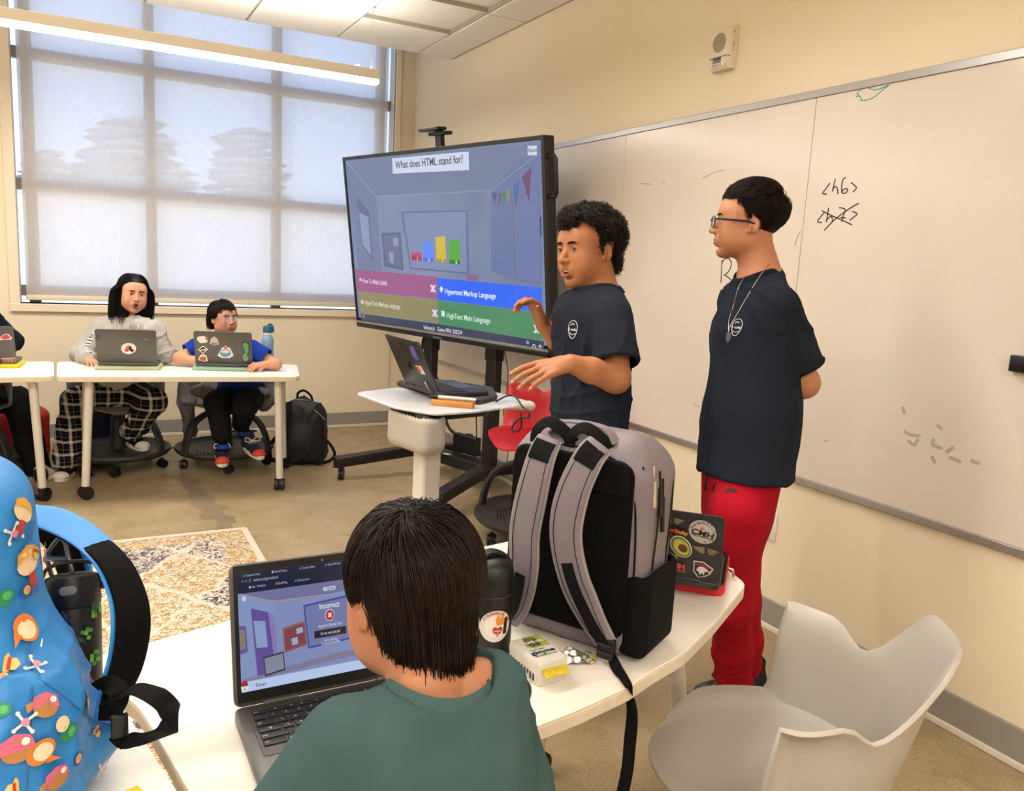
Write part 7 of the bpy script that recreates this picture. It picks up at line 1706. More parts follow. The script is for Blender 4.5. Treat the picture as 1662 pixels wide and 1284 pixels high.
for k, ch in enumerate('FIREHOUSE AM'):
    t_ = 2.6-k*.20; a_ = c1-0*PI+math.cos(t_)*.0255/r_; z_ = .070+math.sin(t_)*.0255; d_ = Vector((math.cos(a_), math.sin(a_), 0)); tx = Vector((-math.sin(a_), math.cos(a_), 0))
    if ch != ' ': text_on('sticker_lettering', ch, M1('heart_red', '#b8202a'), B1_, d_*(r_+.0012)+Vector((0, 0, z_)), tx*math.sin(t_)-Vector((0, 0, 1))*math.cos(t_), tx*math.cos(t_)+Vector((0, 0, 1))*math.sin(t_), .0062, 'CENTER', ext=.0002, bold=.0002)
for s_, z_ in (('Belgian', .062), ('Police', .055)):
    a_ = c1+.08; d_ = Vector((math.cos(a_), math.sin(a_), 0)); tx = Vector((-math.sin(a_), math.cos(a_), 0)); text_on('sticker_lettering', s_, M1('stk_white', '#e9e6df'), B1_, d_*(r_+.0018)+Vector((0, 0, z_)), tx, (0, 0, 1), .0055, 'CENTER', ext=.0002)

# seaweed snack pack and its foil lid
s0, s1, s2, s3 = [at(u, v, Z=ZT+.045) for u, v in ((828, 1046), (870, 1022), (914, 1060), (884, 1084))]
ctr = (s0+s1+s2+s3)/4; xs_ = ((s3-s0)+(s2-s1)); xs_.z = 0; xs_.normalize(); ys_ = Vector((-xs_.y, xs_.x, 0)); Rs_ = Matrix((xs_, ys_, Vector((0, 0, 1)))).transposed()
sl, swd = .098, .062
SN = empty('snack_pack', (ctr.x, ctr.y, ZT), label='white and green seaweed snack pack lying on the table before the grey backpack', cat='snack', rot=Rs_.to_euler())
m_pw = mat('pack_white', '#e6e2d8', .35); m_pg = mat('pack_green', '#7f8a35', .35)
mb = MB(); mb.loft([[Vector((x*sl*.5*k, y*swd*.5*k, z)) for x, y in ((1, .9), (.95, 1), (-.95, 1), (-1, .9), (-1, -.9), (-.95, -1), (.95, -1), (1, -.9))] for k, z in ((.90, 0), (.94, .004), (1., .030), (1, .040), (.93, .045))]); mb.build('tray', mat('pack_shell', '#cfcac0', .4), SN, bevel=.001)
def top_p(name, pts, m, l_=.0): return MB().prism(pts, .0004, Matrix.Translation((0, 0, .0451+l_))).build(name, m, SN, smooth=False)
hx2, hy2 = sl*.46, swd*.46
top_p('label_olive', [(-hx2, -hy2*.2), (-.012, -hy2*.6), (-.002, -hy2*.2), (-.004, hy2), (-hx2, hy2)], M1('pack_olive', '#a3a65a')); top_p('seaweed_print', [(-hx2*.9, -.006), (-.020, -.016), (-.006, -.006), (-.008, .012), (-.030, .016), (-hx2*.85, .012)], mat('seaweed', '#2e3418', .6, noise=(160, '#6f7a32', 1)), .0005)
top_p('olive_print', circ(.006, 16, -.012, .018), M1('olive_g', '#8fae2e'), .0009)
text_on('pack_lettering', 'OLIVE OIL', M1('stk_paper2', '#e6e0d8'), SN, (-.022, .002, .0464), (0, 1, 0), (-1, 0, 0), .010, 'CENTER', ext=.0002, bold=.0004)
text_on('pack_lettering', 'gimme', M1('pack_navy', '#23254a'), SN, (.014, .0, .0458), (0, 1, 0), (-1, 0, 0), .016, 'CENTER', ext=.0002, bold=.0004, width=.050)
text_on('pack_lettering', 'SEAWEED SNACKS', M1('pack_grey', '#5a5d58'), SN, (.026, .0, .0458), (0, 1, 0), (-1, 0, 0), .0055, 'CENTER', ext=.0002); text_on('pack_lettering', 'roasted organic', M1('pack_grey', '#5a5d58'), SN, (.004, -.006, .0458), (0, 1, 0), (-1, 0, 0), .005, 'CENTER', ext=.0002)
for k in range(2): top_p('leaf_print', [(.018+.004*k, -.004), (.022+.004*k, .0), (.018+.004*k, .004), (.015+.004*k, 0)], M1('leaf_g', '#4d9a4a'), .0006)
for k in range(9): MB().box((-.040+.009*k, -swd*.5*.965, .020), (.0055, .0008, .026-.010*(k % 3 == 0))).build('side_print', M1('pack_ink', '#333333'), SN)
MB().grid(lambda u, v: (sl*.5+.016*u-.002, (v-.5)*swd*.80+.001*math.sin(v*60)*u, .034-.010*u+.0015*math.sin(v*50)*u), 6, 40, thick=.0006).build('crimped_seal', mat('seal_yellow', '#c9b52e', .35), SN)
pf = at(927, 1073, Z=ZT); rf_ = np.random.default_rng(4)
FO = MB().grid(lambda u, v: (-.035+.07*u, -.022+.044*v+.012*u, .004+.020*math.exp(-((u-.35)/.3)**2)*math.sin(v*PI)+.002*math.sin(u*19+v*11)+.0012*math.sin(v*31-u*7)), 22, 16, thick=.0005).build('foil_wrapper', mat('foil', '#c9c6c0', .33, .9), loc=(pf.x+.005, pf.y-.002, ZT), rz=-.5, smooth=True, angle=20)
tag(FO, 'crumpled silver foil wrapper beside the seaweed snack pack', 'wrapper'); MB().grid(lambda u, v: (.028+.012*u, -.006+.030*v, .004+.002*math.sin(v*30)), 3, 10, thick=.0006).build('foil_tab', mat('seal_yellow2', '#a9a23a', .3), FO)

# blue printed backpack on the lower left table
m_bb = mat('print_blue', '#2f86cf', .5, noise=(5, '#2a7cc4', .7), bump=(500, .1, .0006))
BB = empty('backpack', (-.16, 1.08, ZT), label='bright blue printed backpack on the lower left table with a bottle clipped to it', cat='backpack')
S = SDF(.04)
bt = at(60, 880, D=1.20); 
S.box((-.175, 1.07, ZT+.115), (.165, .125, .115), r=.075); S.box((-.205, 1.14, ZT+.29), (.150, .105, .150), rotm(y=-.06), r=.07, k=.06); S.ell((-.05, 1.13, ZT+.060), (.085, .085, .058), k=.04); S.ell((-.22, .985, ZT+.12), (.13, .07, .11), k=.03)
S.plane((0, 0, ZT+.003), (0, 0, -1))
SBB = S; f1 = folds((.3, .2, 1), 5, .012, 81); f2 = folds((1, .4, .3), 8, .006, 82)
tomesh(BB, S, .005, m_bb, 'body', lambda P, N: f1(P)+f2(P))
def decal(u, v, shapes, size, rot, name='printed_motif', h_=None):
    h_ = h_ or hit(SBB, u, v)
    if h_ is None: return
    p, g = h_; x = np.array(rt); x = x-g*(x@g); x /= np.linalg.norm(x); y = np.cross(g, x); c_, s_ = math.cos(rot), math.sin(rot)
    root = None
    for k, (pts, mm_) in enumerate(shapes):
        mb = MB(); P = []
        for a_, b_ in pts:
            a_ *= .8; b_ *= .8; q = p+x*(a_*c_-b_*s_)*size+y*(a_*s_+b_*c_)*size
            for _ in range(3): vv = SBB.val(q); q = q-g*(vv-.0045-.0006*k)
            P.append(Vector(q))
        cc2 = sum(P, Vector())/len(P); n_ = len(P); mb.add([cc2+Vector(g)*.0004]+P, [(0, 1+i, 1+(i+1) % n_) for i in range(n_)])
        o = mb.build(name, mm_, root or BB, smooth=False); loc(o, root or BB)
        if root is None: root = o
mk = lambda n_, c_: mat('motif_'+n_, c_, .55)
hatS = [([(-1, -.15), (-.6, -.35), (.6, -.35), (1, -.15), (.6, .05), (-.6, .05)], mk('straw', '#d9b25a')), ([(-.55, -.1), (-.5, .45), (0, .72), (.5, .45), (.55, -.1)], mk('straw2', '#e3c274')), ([(-.56, -.12), (-.54, .12), (.54, .12), (.56, -.12)], mk('band', '#b6302c'))]
boneS = [([(-.95, -.75), (-.75, -.95), (.95, .75), (.75, .95)], mk('bone', '#e6e2d6')), ([(-.95, .75), (-.75, .95), (.95, -.75), (.75, -.95)], mk('bone', '#e6e2d6')), (circ(.22, 10, .85, .85), mk('bone', '#e6e2d6')), (circ(.22, 10, -.85, -.85), mk('bone', '#e6e2d6')), (circ(.22, 10, -.85, .85), mk('bone', '#e6e2d6')), (circ(.22, 10, .85, -.85), mk('bone', '#e6e2d6')), (circ(.42, 12), mk('pinkish', '#d9839c'))]
leafS = [([(-.9, -.2), (-.6, .5), (0, .8), (.7, .5), (.9, -.1), (.4, -.6), (-.4, -.7)], mk('green', '#2f8a55')), (circ(.42, 10, .2, .1), mk('green2', '#4fae6e'))]
swirl = [([(math.cos(t)*(1-.08*k*0), math.sin(t)*.85) for k, t in enumerate(np.linspace(0, 2*PI, 15)[:-1])], mk('orange', '#d9792c')), (circ(.66, 14, .1, -.05), mk('cream', '#ecd3b2')), ([(-.3, -.9), (.5, -1.6), (.2, -.6)], mk('orange', '#d9792c'))]
shell_ = [(circ(1, 14, ry=.8), mk('creamb', '#ecd0aa')), ([(-1, .1), (-.8, .8), (0, 1.15), (.8, .8), (1, .1), (.4, .35), (-.4, .35)], mk('ochre', '#d9a13f')), ([(-.35, -1.7), (.35, -1.7), (.3, -.7), (-.3, -.7)], mk('redm', '#b93a32')), ([(-.4, -2.1), (.4, -2.1), (.35, -1.6), (-.35, -1.6)], mk('denim', '#3f62a8'))]
capS = [(circ(.9, 14, ry=.75), mk('tan', '#a9743f')), ([(-1., 0), (-.8, .8), (0, 1.1), (.8, .8), (1., 0)], mk('pinkcap', '#c9607e')), (circ(.25, 8, .5, .5), mk('bone', '#e6e2d6')), ([(-1.3, -.3), (-1., -.1), (-.9, .5), (-1.4, .3)], mk('tan', '#a9743f'))]
anch = [(circ(.8, 12), mk('navyb', '#2a5aa0')), (circ(.5, 10), mk('yel', '#e0b23a')), (circ(.25, 8), mk('pinkish', '#d9839c'))]
for u, v, sh_, sz, ro in ((31, 832, shell_, .020, 1.0), (15, 865, boneS, .013, .2), (45, 862, [(([(-.3, -1), (.3, -1), (.2, 1), (-.2, 1)]), mk('denim', '#3f62a8'))], .016, -.7), (40, 912, shell_, .024, .1), (50, 895, hatS, .019, -.5), (37, 957, anch, .014, 0), (3, 968, leafS, .016, .4), (35, 1022, swirl, .022, -.4),
                          (54, 1088, boneS, .013, .3), (14, 1085, hatS, .020, -1.2), (70, 1150, capS, .019, .4), (2, 1155, leafS, .014, 0), (38, 1173, boneS, .013, 0), (105, 1188, leafS, .018, -.4), (95, 1175, [(circ(.8, 12), mk('creamb', '#ecd0aa'))], .014, 0), (64, 1218, swirl, .020, .5), (28, 1216, capS, .022, .1), (118, 1230, anch, .014, 0), (135, 1145, swirl, .015, -.3), (147, 1190, hatS, .015, -1.1),
                          (157, 1245, boneS, .012, .2), (88, 1262, capS, .019, 0), (22, 1275, hatS, .016, 1.5), (6, 1105, anch, .013, .3), (140, 1275, anch, .012, 0), (60, 1050, [(([(-.2, -1), (.2, -1), (.1, 1), (-.1, 1)]), mk('bone', '#e6e2d6'))], .008, .5)): decal(u, v, sh_, sz, ro)
me_b = SBB.mesh(.012); pp_, nn2 = surf_points(me_b, 420, np.random.default_rng(5), lambda c, n: (n[:, 2] > -.5)*1.); bpy.data.meshes.remove(me_b); kept = []
MOT = [boneS, leafS, swirl, capS, anch, hatS]
for p_, n_ in zip(pp_, nn2):
    if (n_@(np.array(C0)-p_) > .05 and p_[0] > -.21) or any(np.linalg.norm(p_-k_) < .060 for k_ in kept) or len(kept) > 44: continue
    kept.append(p_); i = len(kept); decal(0, 0, MOT[i % 6], (.013, .015, .017, .018, .013, .017)[i % 6], i*1.3, h_=(p_, n_))
# seams and pocket flap
def seam(px, m=None, r=.0014, name='seam'):
    P = []
    for u, v in px:
        h_ = hit(SBB, u, v)
        if h_: P.append(Vector(h_[0]+h_[1]*.004))
    if len(P) > 2: loc(MB().tube(smoothpath(P, 4), r, 5).build(name, m or mat('seam_blue', '#2268a8', .6), BB), BB)
seam([(47, 1050), (50, 1110), (48, 1180), (44, 1240), (42, 1280)]); seam([(0, 1100), (20, 1110), (50, 1105), (85, 1120), (120, 1150), (150, 1172), (184, 1180)])
# shoulder straps arching to the right
def bs(px): return [at(u, v, D=D) for u, v, D in px]
cl = bs(((40, 832, 1.20), (85, 842, 1.17), (135, 868, 1.13), (178, 910, 1.10), (205, 965, 1.08), (211, 1016, 1.07), (203, 1070, 1.07), (185, 1120, 1.06), (172, 1165, 1.05)))
wv_ = ([0, .3, .55, .8, 1], [.040, .045, .060, .060, .035])
nrm_ = [Vector((-.3, -.2, 1)), Vector((-.2, -.5, .9)), Vector((.2, -.7, .7)), Vector((.55, -.8, .35)), Vector((.6, -.8, .1)), Vector((.6, -.8, -.05)), Vector((.6, -.8, -.15)), Vector((.55, -.8, -.2)), Vector((.5, -.8, -.2))]
o1_, P_, _ = ribbon('shoulder_strap', cl, .05, .004, nrm_, m_bb, BB, wv=wv_)
inn = [p+Vector(fw)*(-.003)+Vector((-.006, 0, -.006)) for p in cl]
for i in range(3): inn[i] = cl[i]+Vector((0, -.004, -.010))
ribbon('strap_lining', [p-n_.normalized()*-.0065*(1 if i > 2 else -1) for i, (p, n_) in enumerate(zip(cl, nrm_))], .05, .007, nrm_, mat('strap_foam', '#0b0b0c', .9), BB, wv=([0, .3, .55, .8, 1], [.036, .041, .054, .056, .033]))
cl2 = bs(((70, 850, 1.28), (92, 872, 1.30), (110, 905, 1.30), (121, 945, 1.30), (120, 985, 1.30), (105, 1040, 1.28), (80, 1085, 1.24)))
ribbon('shoulder_strap', cl2, .045, .012, Vector((.5, -.8, .1)), mat('strap_foam', '#0b0b0c', .9), BB); ribbon('strap_edge', [p+Vector((.022, .004, .004)) for p in cl2[:5]], .006, .014, Vector((.5, -.8, .1)), m_bb, BB)
loop = bs(((172, 1150, 1.05), (190, 1135, 1.02), (215, 1118, 1.0), (250, 1128, .98), (272, 1146, .98), (279, 1168, .97), (270, 1185, .97), (245, 1195, .98), (220, 1200, .99), (200, 1205, 1.0), (184, 1196, 1.01)))
ribbon('webbing_loop', loop, .024, .002, [Vector((.3, -.5, .9)), Vector((.3, -.5, .9)), Vector((.3, -.6, .8)), Vector((.3, -.7, .7)), Vector((.2, -.8, .5)), Vector((-.9, -.5, .1)), Vector((-.3, -.6, -.5)), Vector((-.2, -.7, -.4)), Vector((0, -.8, .2)), Vector((.2, -.8, .4)), Vector((.3, -.7, .6))], m_web, BB, wv=([0, .3, .5, .6, .8, 1], [.024, .026, .026, .024, .020, .012]))
loc(MB().tube(smoothpath(bs(((160, 1120, 1.04), (178, 1112, 1.03), (192, 1122, 1.02), (190, 1142, 1.02), (176, 1150, 1.03))), 5), 0, flat=(.026, .002, (.3, -.8, .4))).build('webbing_fold', m_web, BB), BB)
loc(MB().rbox(at(194, 1178, D=1.0), (.020, .008, .030), .003).build('plastic_buckle', m_blkp, BB), BB)
# bottle hanging on the backpack by a carabiner
D_b = 1.135; bb_ = at(122, 1150, D=D_b); bt_ = at(117, 925, D=D_b+.02); ax3 = (bt_-bb_); Lb = ax3.length; ax3.normalize()
WB = empty('water_bottle', bb_, label='black and green bottle clipped by a carabiner inside the blue backpack strap', cat='bottle', rot=Vector((0, 0, 1)).rotation_difference(ax3).to_euler())
lathe_obj(WB, 'body', [(.028, 0), (.0345, .004), (.0360, .012), (.0362, Lb*.70), (.0358, Lb*.73)], m_bm); lathe_obj(WB, 'lid', [(.0358, Lb*.735), (.0366, Lb*.745), (.0366, Lb*.90), (.034, Lb*.955), (.025, Lb*.975), (.001, Lb*.98)], m_bm)
lathe_obj(WB, 'lid_band', [(.0369, Lb*.835), (.0369, Lb*.84)], mat('seam_grey', '#3a3a3a'), cap=False) if False else None
iva = (WB.matrix_basis.inverted() if False else Matrix.LocRotScale(WB.location, WB.rotation_euler, None).inverted())@C0; vb = math.atan2(iva.y, iva.x)
MB().rbox((.0372*math.cos(vb-.15), .0372*math.sin(vb-.15), Lb*.865), (.022, .012, .003), .0055, rot=Matrix((Vector((-math.sin(vb-.15), math.cos(vb-.15), 0)), Vector((0, 0, 1)), Vector((math.cos(vb-.15), math.sin(vb-.15), 0)))).transposed()).build('push_button', mat('button_grey', '#77757a', .5), WB)
MB().tube(smoothpath([Vector((.038*math.cos(vb+s_*PI/2), .038*math.sin(vb+s_*PI/2), z)) for s_, z in ((1, Lb*.84), (1.0, Lb*.93))]+[Vector((.030*math.cos(vb+PI/2), .030*math.sin(vb+PI/2), Lb*1.03)), Vector((0, 0, Lb*1.06)), Vector((.030*math.cos(vb-PI/2), .030*math.sin(vb-PI/2), Lb*1.03))]+[Vector((.038*math.cos(vb-PI/2), .038*math.sin(vb-PI/2), z)) for z in (Lb*.93, Lb*.84)], 5), 0, flat=(.016, .005, (0, 0, 1))).build('handle', m_blkp, WB)
rb_ = random.Random(9); g_ = [mk('pix1', '#4f8f2e'), mk('pix2', '#76b23c'), mk('pix3', '#2c5f28'), mk('pix4', '#1f4a30')]
for (a_, z_, ro) in ((vb-.75, Lb*.62, -.15), (vb+.35, Lb*.54, -.35), (vb-.70, Lb*.28, .15), (vb-.05, Lb*.30, .25), (vb+.85, Lb*.36, -.1), (vb+.55, Lb*.12, -.35), (vb-.3, Lb*.06, .2), (vb+.95, Lb*.70, 0), (vb-1.0, Lb*.45, 0)):
    for i in range(4):
        for j in range(4):
            if rb_.random() < .74:
                c_, s_ = math.cos(ro), math.sin(ro); x_, y_ = (i-1.5)*.0052, (j-1.5)*.0052; q = [(x_*c_-y_*s_+dx*.0026*c_-dy*.0026*s_, x_*s_+y_*c_+dx*.0026*s_+dy*.0026*c_) for dx, dy in ((-1, -1), (1, -1), (1, 1), (-1, 1))]
                V = [Vector((.0366*math.cos(a_+x2/.0366), .0366*math.sin(a_+x2/.0366), z_+y2)) for x2, y2 in q]; W2 = [Vector((v_.x*1.012, v_.y*1.012, v_.z)) for v_ in V]
                MB().add(V+W2, [(0, 1, 2, 3), (4, 5, 6, 7), (0, 1, 5, 4), (1, 2, 6, 5), (2, 3, 7, 6), (3, 0, 4, 7)]).build('pixel_print', g_[rb_.randrange(4)], WB, smooth=False)
m_car = mat('carabiner_metal', '#7d7a76', .28, .9)
cpx = ((88, 882), (98, 874), (106, 880), (110, 900), (117, 925), (114, 938), (100, 945), (90, 948), (84, 935), (78, 915), (74, 905), (88, 908), (112, 908))
CB = tag(MB().tube(smoothpath([at(u, v, D=1.155) for u, v in cpx[:11]], 5, True), .0032, 8, closed=True).tube([at(u, v, D=1.155) for u, v in cpx[10:]], .0045, 8).build('carabiner', m_car), 'steel carabiner joining the black and green bottle to the blue backpack', 'carabiner')

# far table: laptops on their cases, bottle
def far_laptop(pl_, pr_, vtop, label, m_case, caselabel, stick):
    a_, b_ = at(*pl_, Z=ZT+.022), at(*pr_, Z=ZT+.022); mid = (a_+b_)/2; x = (b_-a_); w_ = x.length; x.z = 0
    cx_ = slabw = None
    xx = x.normalized(); yv = Vector((0, 0, 1)).cross(xx); y2 = yv if yv.y > 0 else -yv
    c_ = tag(MB().rbox((0, 0, .010), (w_+.030, .235, .020), .02, er=.006).build('laptop_case', m_case, loc=(mid.x+y2.x*.10-y2.x*.02, mid.y+y2.y*.10-.015, ZT), rz=math.atan2(xx.y, xx.x)), caselabel, 'laptop case')
    hx3 = xx if Vector((0, 0, 1)).cross(xx).dot(y2) > 0 else -xx
    r = laptop((mid.x, mid.y, ZT+.021), hx3, w_, .215, 108, label, m_lg, m_lg, th=.008)
    return r
m_cg = mat('case_sage', '#aab79a', .8); m_cm = mat('case_mint', '#8fb5a5', .8)
r_, b_, l_, f_ = far_laptop((158, 593), (256, 594), 541, 'grey laptop with one round white sticker on the far table', m_cg, 'pale sage laptop sleeve under the laptop with the round sticker', None)
def onf(name, px, m, lift=0.): return on_lid(name, px, m, r_, l_, f_, lift=lift)
onf('sticker', ellp(208.8, 565.7, 12.2, 9), M1('stk_paper3', '#e8e2dc')); onf('sticker_print', [(203, 568), (205, 562), (209, 560), (213, 563), (211, 568), (207, 571)], M1('stk_p1', '#c4703a'), .001); onf('sticker_print', [(202, 567), (206, 565), (209, 570), (204, 571)], M1('stk_p2', '#a8303a'), .0016); onf('sticker_print', [(209, 563), (213, 561), (214, 566), (218, 568), (215, 572), (210, 568)], M1('stk_ink', '#17151a'), .0016)
onf('brand_tab', [(157.5, 543), (160, 543), (160, 551), (157.5, 551)], M1('tab_dark', '#3a3938')); txt_lid('lid_lettering', 'Chromebook', 244, 551.5, M1('stk_line', '#7a7476'), r_, l_, f_, (10, .4), .014, lift=.0008); onf('lid_dot', ellp(236.5, 551, 1.4, 1.3, n=10), M1('dot_yel', '#d8a03a'))
r_, b_, l_, f_ = far_laptop((317, 594), (410, 596), 545, 'grey laptop covered in colourful stickers beside the blue bottle', m_cm, 'mint laptop sleeve under the laptop covered in colourful stickers', None)
wh = M1('stk_paper3', '#e8e2dc')
onf('sticker', [(320, 547), (330, 545), (338, 549), (336, 556), (325, 557), (320, 552)], wh); onf('sticker_print', [(333, 548), (338, 549), (336, 553)], M1('stk_p2', '#a8303a'), .001)
onf('sticker', [(340, 558), (342, 550), (348, 546), (353, 550), (356, 559), (349, 561)], M1('stk_sil', '#bdb6b0')); onf('sticker_print', [(341, 559), (344, 556), (354, 557), (352, 560)], M1('stk_mauve', '#8a7a86'), .001)
onf('sticker', [(329.5, 561), (338, 567), (329.5, 573.5), (321, 567.5)], wh); onf('sticker_print', [(329.5, 562.5), (336, 567), (329.5, 572), (323, 567.5)], M1('stk_ink', '#17151a'), .001); onf('sticker_print', [(324, 568), (335, 566), (334, 568), (326, 569)], wh, .0016)
onf('sticker', [(322, 584), (324, 578), (328, 574.5), (332, 575), (336, 579), (337, 586), (330, 587)], wh); onf('sticker_print', [(323.5, 583.5), (325, 579), (334, 579.5), (335, 585), (329, 586)], M1('stk_rust', '#a8542c'), .001); onf('sticker_print', [(327, 578), (329, 575.5), (332, 576.5), (332, 579)], M1('stk_straw', '#d2a050'), .0016)
onf('sticker', [(353, 577), (356, 572), (360, 565), (366, 561), (373, 565), (377, 572), (379, 577), (373, 581), (360, 581)], wh); onf('sticker_print', ellp(366, 573, 9, 6.5), M1('stk_teal', '#5d93ae'), .001); onf('sticker_print', [(358, 571), (366, 567), (374, 571), (366, 573.5)], M1('stk_pale', '#c9dde6'), .0016); onf('sticker_print', [(362.5, 563), (365, 561.8), (366.5, 563), (369, 561.8), (370, 564), (366.5, 568)], M1('stk_orange2', '#dd5a34'), .0018)
onf('sticker', [(392, 556), (396, 554), (404, 556), (406, 564), (404, 573), (406, 582), (401, 589), (394, 588), (391, 580), (395, 572), (393, 564)], M1('stk_navy', '#2c3f70')); onf('sticker_print', [(394, 558), (399, 556), (403, 560), (403, 570), (400, 576), (404, 581), (400, 587), (395, 585), (393, 579), (398, 572), (395, 564)], mat('dragon_green', '#7fae45', .5, noise=(90, '#3f7f5a', 1)), .001)
# left edge laptop
a_ = at(-30, 590, Z=ZT+.022); b2_ = at(28, 590, Z=ZT+.022); xx = (b2_-a_); xx.z = 0; xx.normalize(); mid = b2_-xx*.165
r_, b_, l_, f_ = laptop((mid.x, mid.y, ZT+.021), xx if Vector((0, 0, 1)).cross(xx).y > 0 else -xx, .325, .215, 108, 'grey laptop with a pink hat sticker cut off by the left edge', m_lg, m_lg, th=.008)
onf('sticker', [(-1, 550), (2, 546), (7, 542), (14, 542), (17, 546), (20, 548), (18, 551), (0, 552)], M1('stk_paper3', '#e8e2dc')); onf('sticker_print', [(1, 549.5), (3, 546.5), (7, 543), (13, 543), (16, 547), (18, 548.5), (9, 551)], M1('hat_pink', '#c23c5c'), .001)
onf('sticker', [(1, 581.5), (25, 580.5), (25.5, 590), (1, 590.5)], M1('stk_paper3', '#e8e2dc')); onf('sticker_print', [(2, 582.3), (24.5, 581.3), (25, 589.3), (2, 589.7)], M1('tag_red', '#8a2a2c'), .001)
for k in range(3): txt_lid('sticker_lettering', ('NOT WITHOUT', 'MY BOOK CLUB', 'READ MORE')[k], 13.5, 583.3+2.3*k, M1('stk_white', '#e9e6df'), r_, l_, f_, (10, -.2), .011, lift=.0018, width=.05)
tag(MB().rbox((0, 0, .010), (.35, .235, .020), .02, er=.005).build('laptop_case', mat('case_yellow', '#d8c11f', .6), loc=(mid.x+.012, mid.y+.08, ZT), rz=math.atan2(xx.y, xx.x)), 'yellow laptop case under the laptop at the left edge', 'laptop case')
# blue bottle
pb2 = at(433, 597, Z=ZT); FB = empty('water_bottle', (pb2.x, pb2.y-.02, ZT), label='pale blue steel bottle with a teal lid on the far table beside the stickered laptop', cat='bottle'); m_bl = mat('bottle_blue', '#7e9dbd', .45, noise=(12, '#7592b2', .5))
lathe_obj(FB, 'body', [(.028, 0), (.0345, .003), (.0360, .008), (.0360, .165), (.034, .185), (.027, .203), (.024, .207)], m_bl); lathe_obj(FB, 'neck_ring', [(.0265, .207), (.0268, .210), (.0268, .220), (.0265, .222)], mat('ring_white', '#d4d6d6', .4)); lathe_obj(FB, 'lid', [(.0272, .222), (.0278, .225), (.0275, .250), (.024, .262), (.012, .266), (.001, .267)], mat('lid_teal', '#245c72', .45))
MB().tube(smoothpath([(.0, -.01, .266), (.014, -.01, .274), (.028, -.012, .262), (.032, -.012, .235), (.026, -.012, .226)], 4), 0, flat=(.012, .004, (0, -1, 0))).build('carry_loop', mat('lid_teal'), FB)
vf = math.atan2(-FB.location.y, -FB.location.x)
cyl_patch(FB, .036, vf+.62, .105, [(-.010, -.004), (-.004, .002), (-.010, .010), (0, .006), (.009, .012), (.006, .0), (.010, -.010), (0, -.004)], M1('moth_orange', '#c8622c'), 'sticker', .0006); cyl_patch(FB, .036, vf+.50, .088, circ(.006, 10), M1('moth_pink', '#a8407a'), 'sticker', .0006); cyl_patch(FB, .036, vf-.72, .055, [(-.007, -.016), (.007, -.016), (.009, .0), (.006, .018), (-.006, .018), (-.009, 0)], M1('stk_paper3'), 'sticker', .0006); cyl_patch(FB, .036, vf-.72, .058, circ(.006, 10), M1('stk_orange2'), 'sticker_centre', .001)

# black backpack on the floor by the window wall
FBp = at(497, 760, Z=0); FK = empty('backpack', (FBp.x+.01, FBp.y+.16, 0), label='black backpack standing on the floor right of the far table', cat='backpack'); cx_, cy_ = FBp.x+.01, FBp.y+.16
RK = rotm(z=-.5)
K3 = lambda x, y, z: np.array((cx_, cy_, 0))+RK@np.array((x, y, z))
S = SDF(.03); S.box(K3(0, 0, .20), (.165, .10, .20), RK, r=.075); S.ell(K3(0, -.01, .34), (.135, .095, .12), RK, k=.05); S.ell(K3(-.01, -.09, .17), (.13, .06, .15), RK, k=.03); S.plane((0, 0, .003), (0, 0, -1))
f1 = folds((.3, .2, 1), 6, .014, 91); tomesh(FK, S, .006, mat('ripstop_black', '#101012', .6, bump=(60, .3, .002)), 'body', lambda P, N: f1(P))
loc(MB().tube(smoothpath([Vector(K3(-.045, .03, .435)), Vector(K3(-.04, .03, .48)), Vector(K3(.0, .03, .50)), Vector(K3(.045, .03, .47)), Vector(K3(.06, .03, .43))], 5), 0, flat=(.016, .005, tuple(RK[:, 1]))).build('grab_loop', m_web, FK), FK)
loc(MB().tube(smoothpath([Vector(K3(-.15, -.05, .26)), Vector(K3(-.13, -.055, .38)), Vector(K3(-.05, -.05, .445)), Vector(K3(.05, -.05, .445))], 6), .003, 6).build('zip_track', mat('zip_grey', '#6b6a68', .4, .5), FK), FK)
loc(MB().tube(smoothpath([Vector(K3(-.09, -.155, .30)), Vector(K3(0, -.16, .325)), Vector(K3(.09, -.135, .30)), Vector(K3(.13, -.09, .24))], 6), .003, 6).build('pocket_zip', m_blk, FK), FK)
loc(MB().tube(smoothpath([Vector(K3(.10, -.08, .385)), Vector(K3(.15, -.10, .36)), Vector(K3(.18, -.11, .33))], 4), .002, 5).tube(smoothpath([Vector(K3(.10, -.08, .39)), Vector(K3(.14, -.12, .375)), Vector(K3(.185, -.13, .345))], 4), .002, 5).build('drawcord', mat('cord_grey', '#8b8a88', .6), FK), FK)
loc(MB().tube(smoothpath([Vector(K3(.15, 0, .18)), Vector(K3(.20, -.02, .14)), Vector(K3(.235, -.04, .08)), Vector(K3(.20, -.06, .035)), Vector(K3(.12, -.09, .02))], 5), 0, flat=(.022, .006, (.3, -.9, .2))).build('side_strap', m_web, FK), FK)
loc(MB().tube(smoothpath([Vector(K3(-.15, .02, .20)), Vector(K3(-.21, -.02, .12)), Vector(K3(-.20, -.06, .035)), Vector(K3(-.13, -.08, .02))], 5), 0, flat=(.03, .008, (.3, -.9, .2))).build('side_strap', m_web, FK), FK)
t_ = text_on('embroidered_name', 'patagonia', mat('thread_grey', '#3c3c3f', .8), FK, K3(.085, -.150, .18), (0, 0, -1), RK[:, 0], .030, 'CENTER', ext=.004); loc(t_, FK)

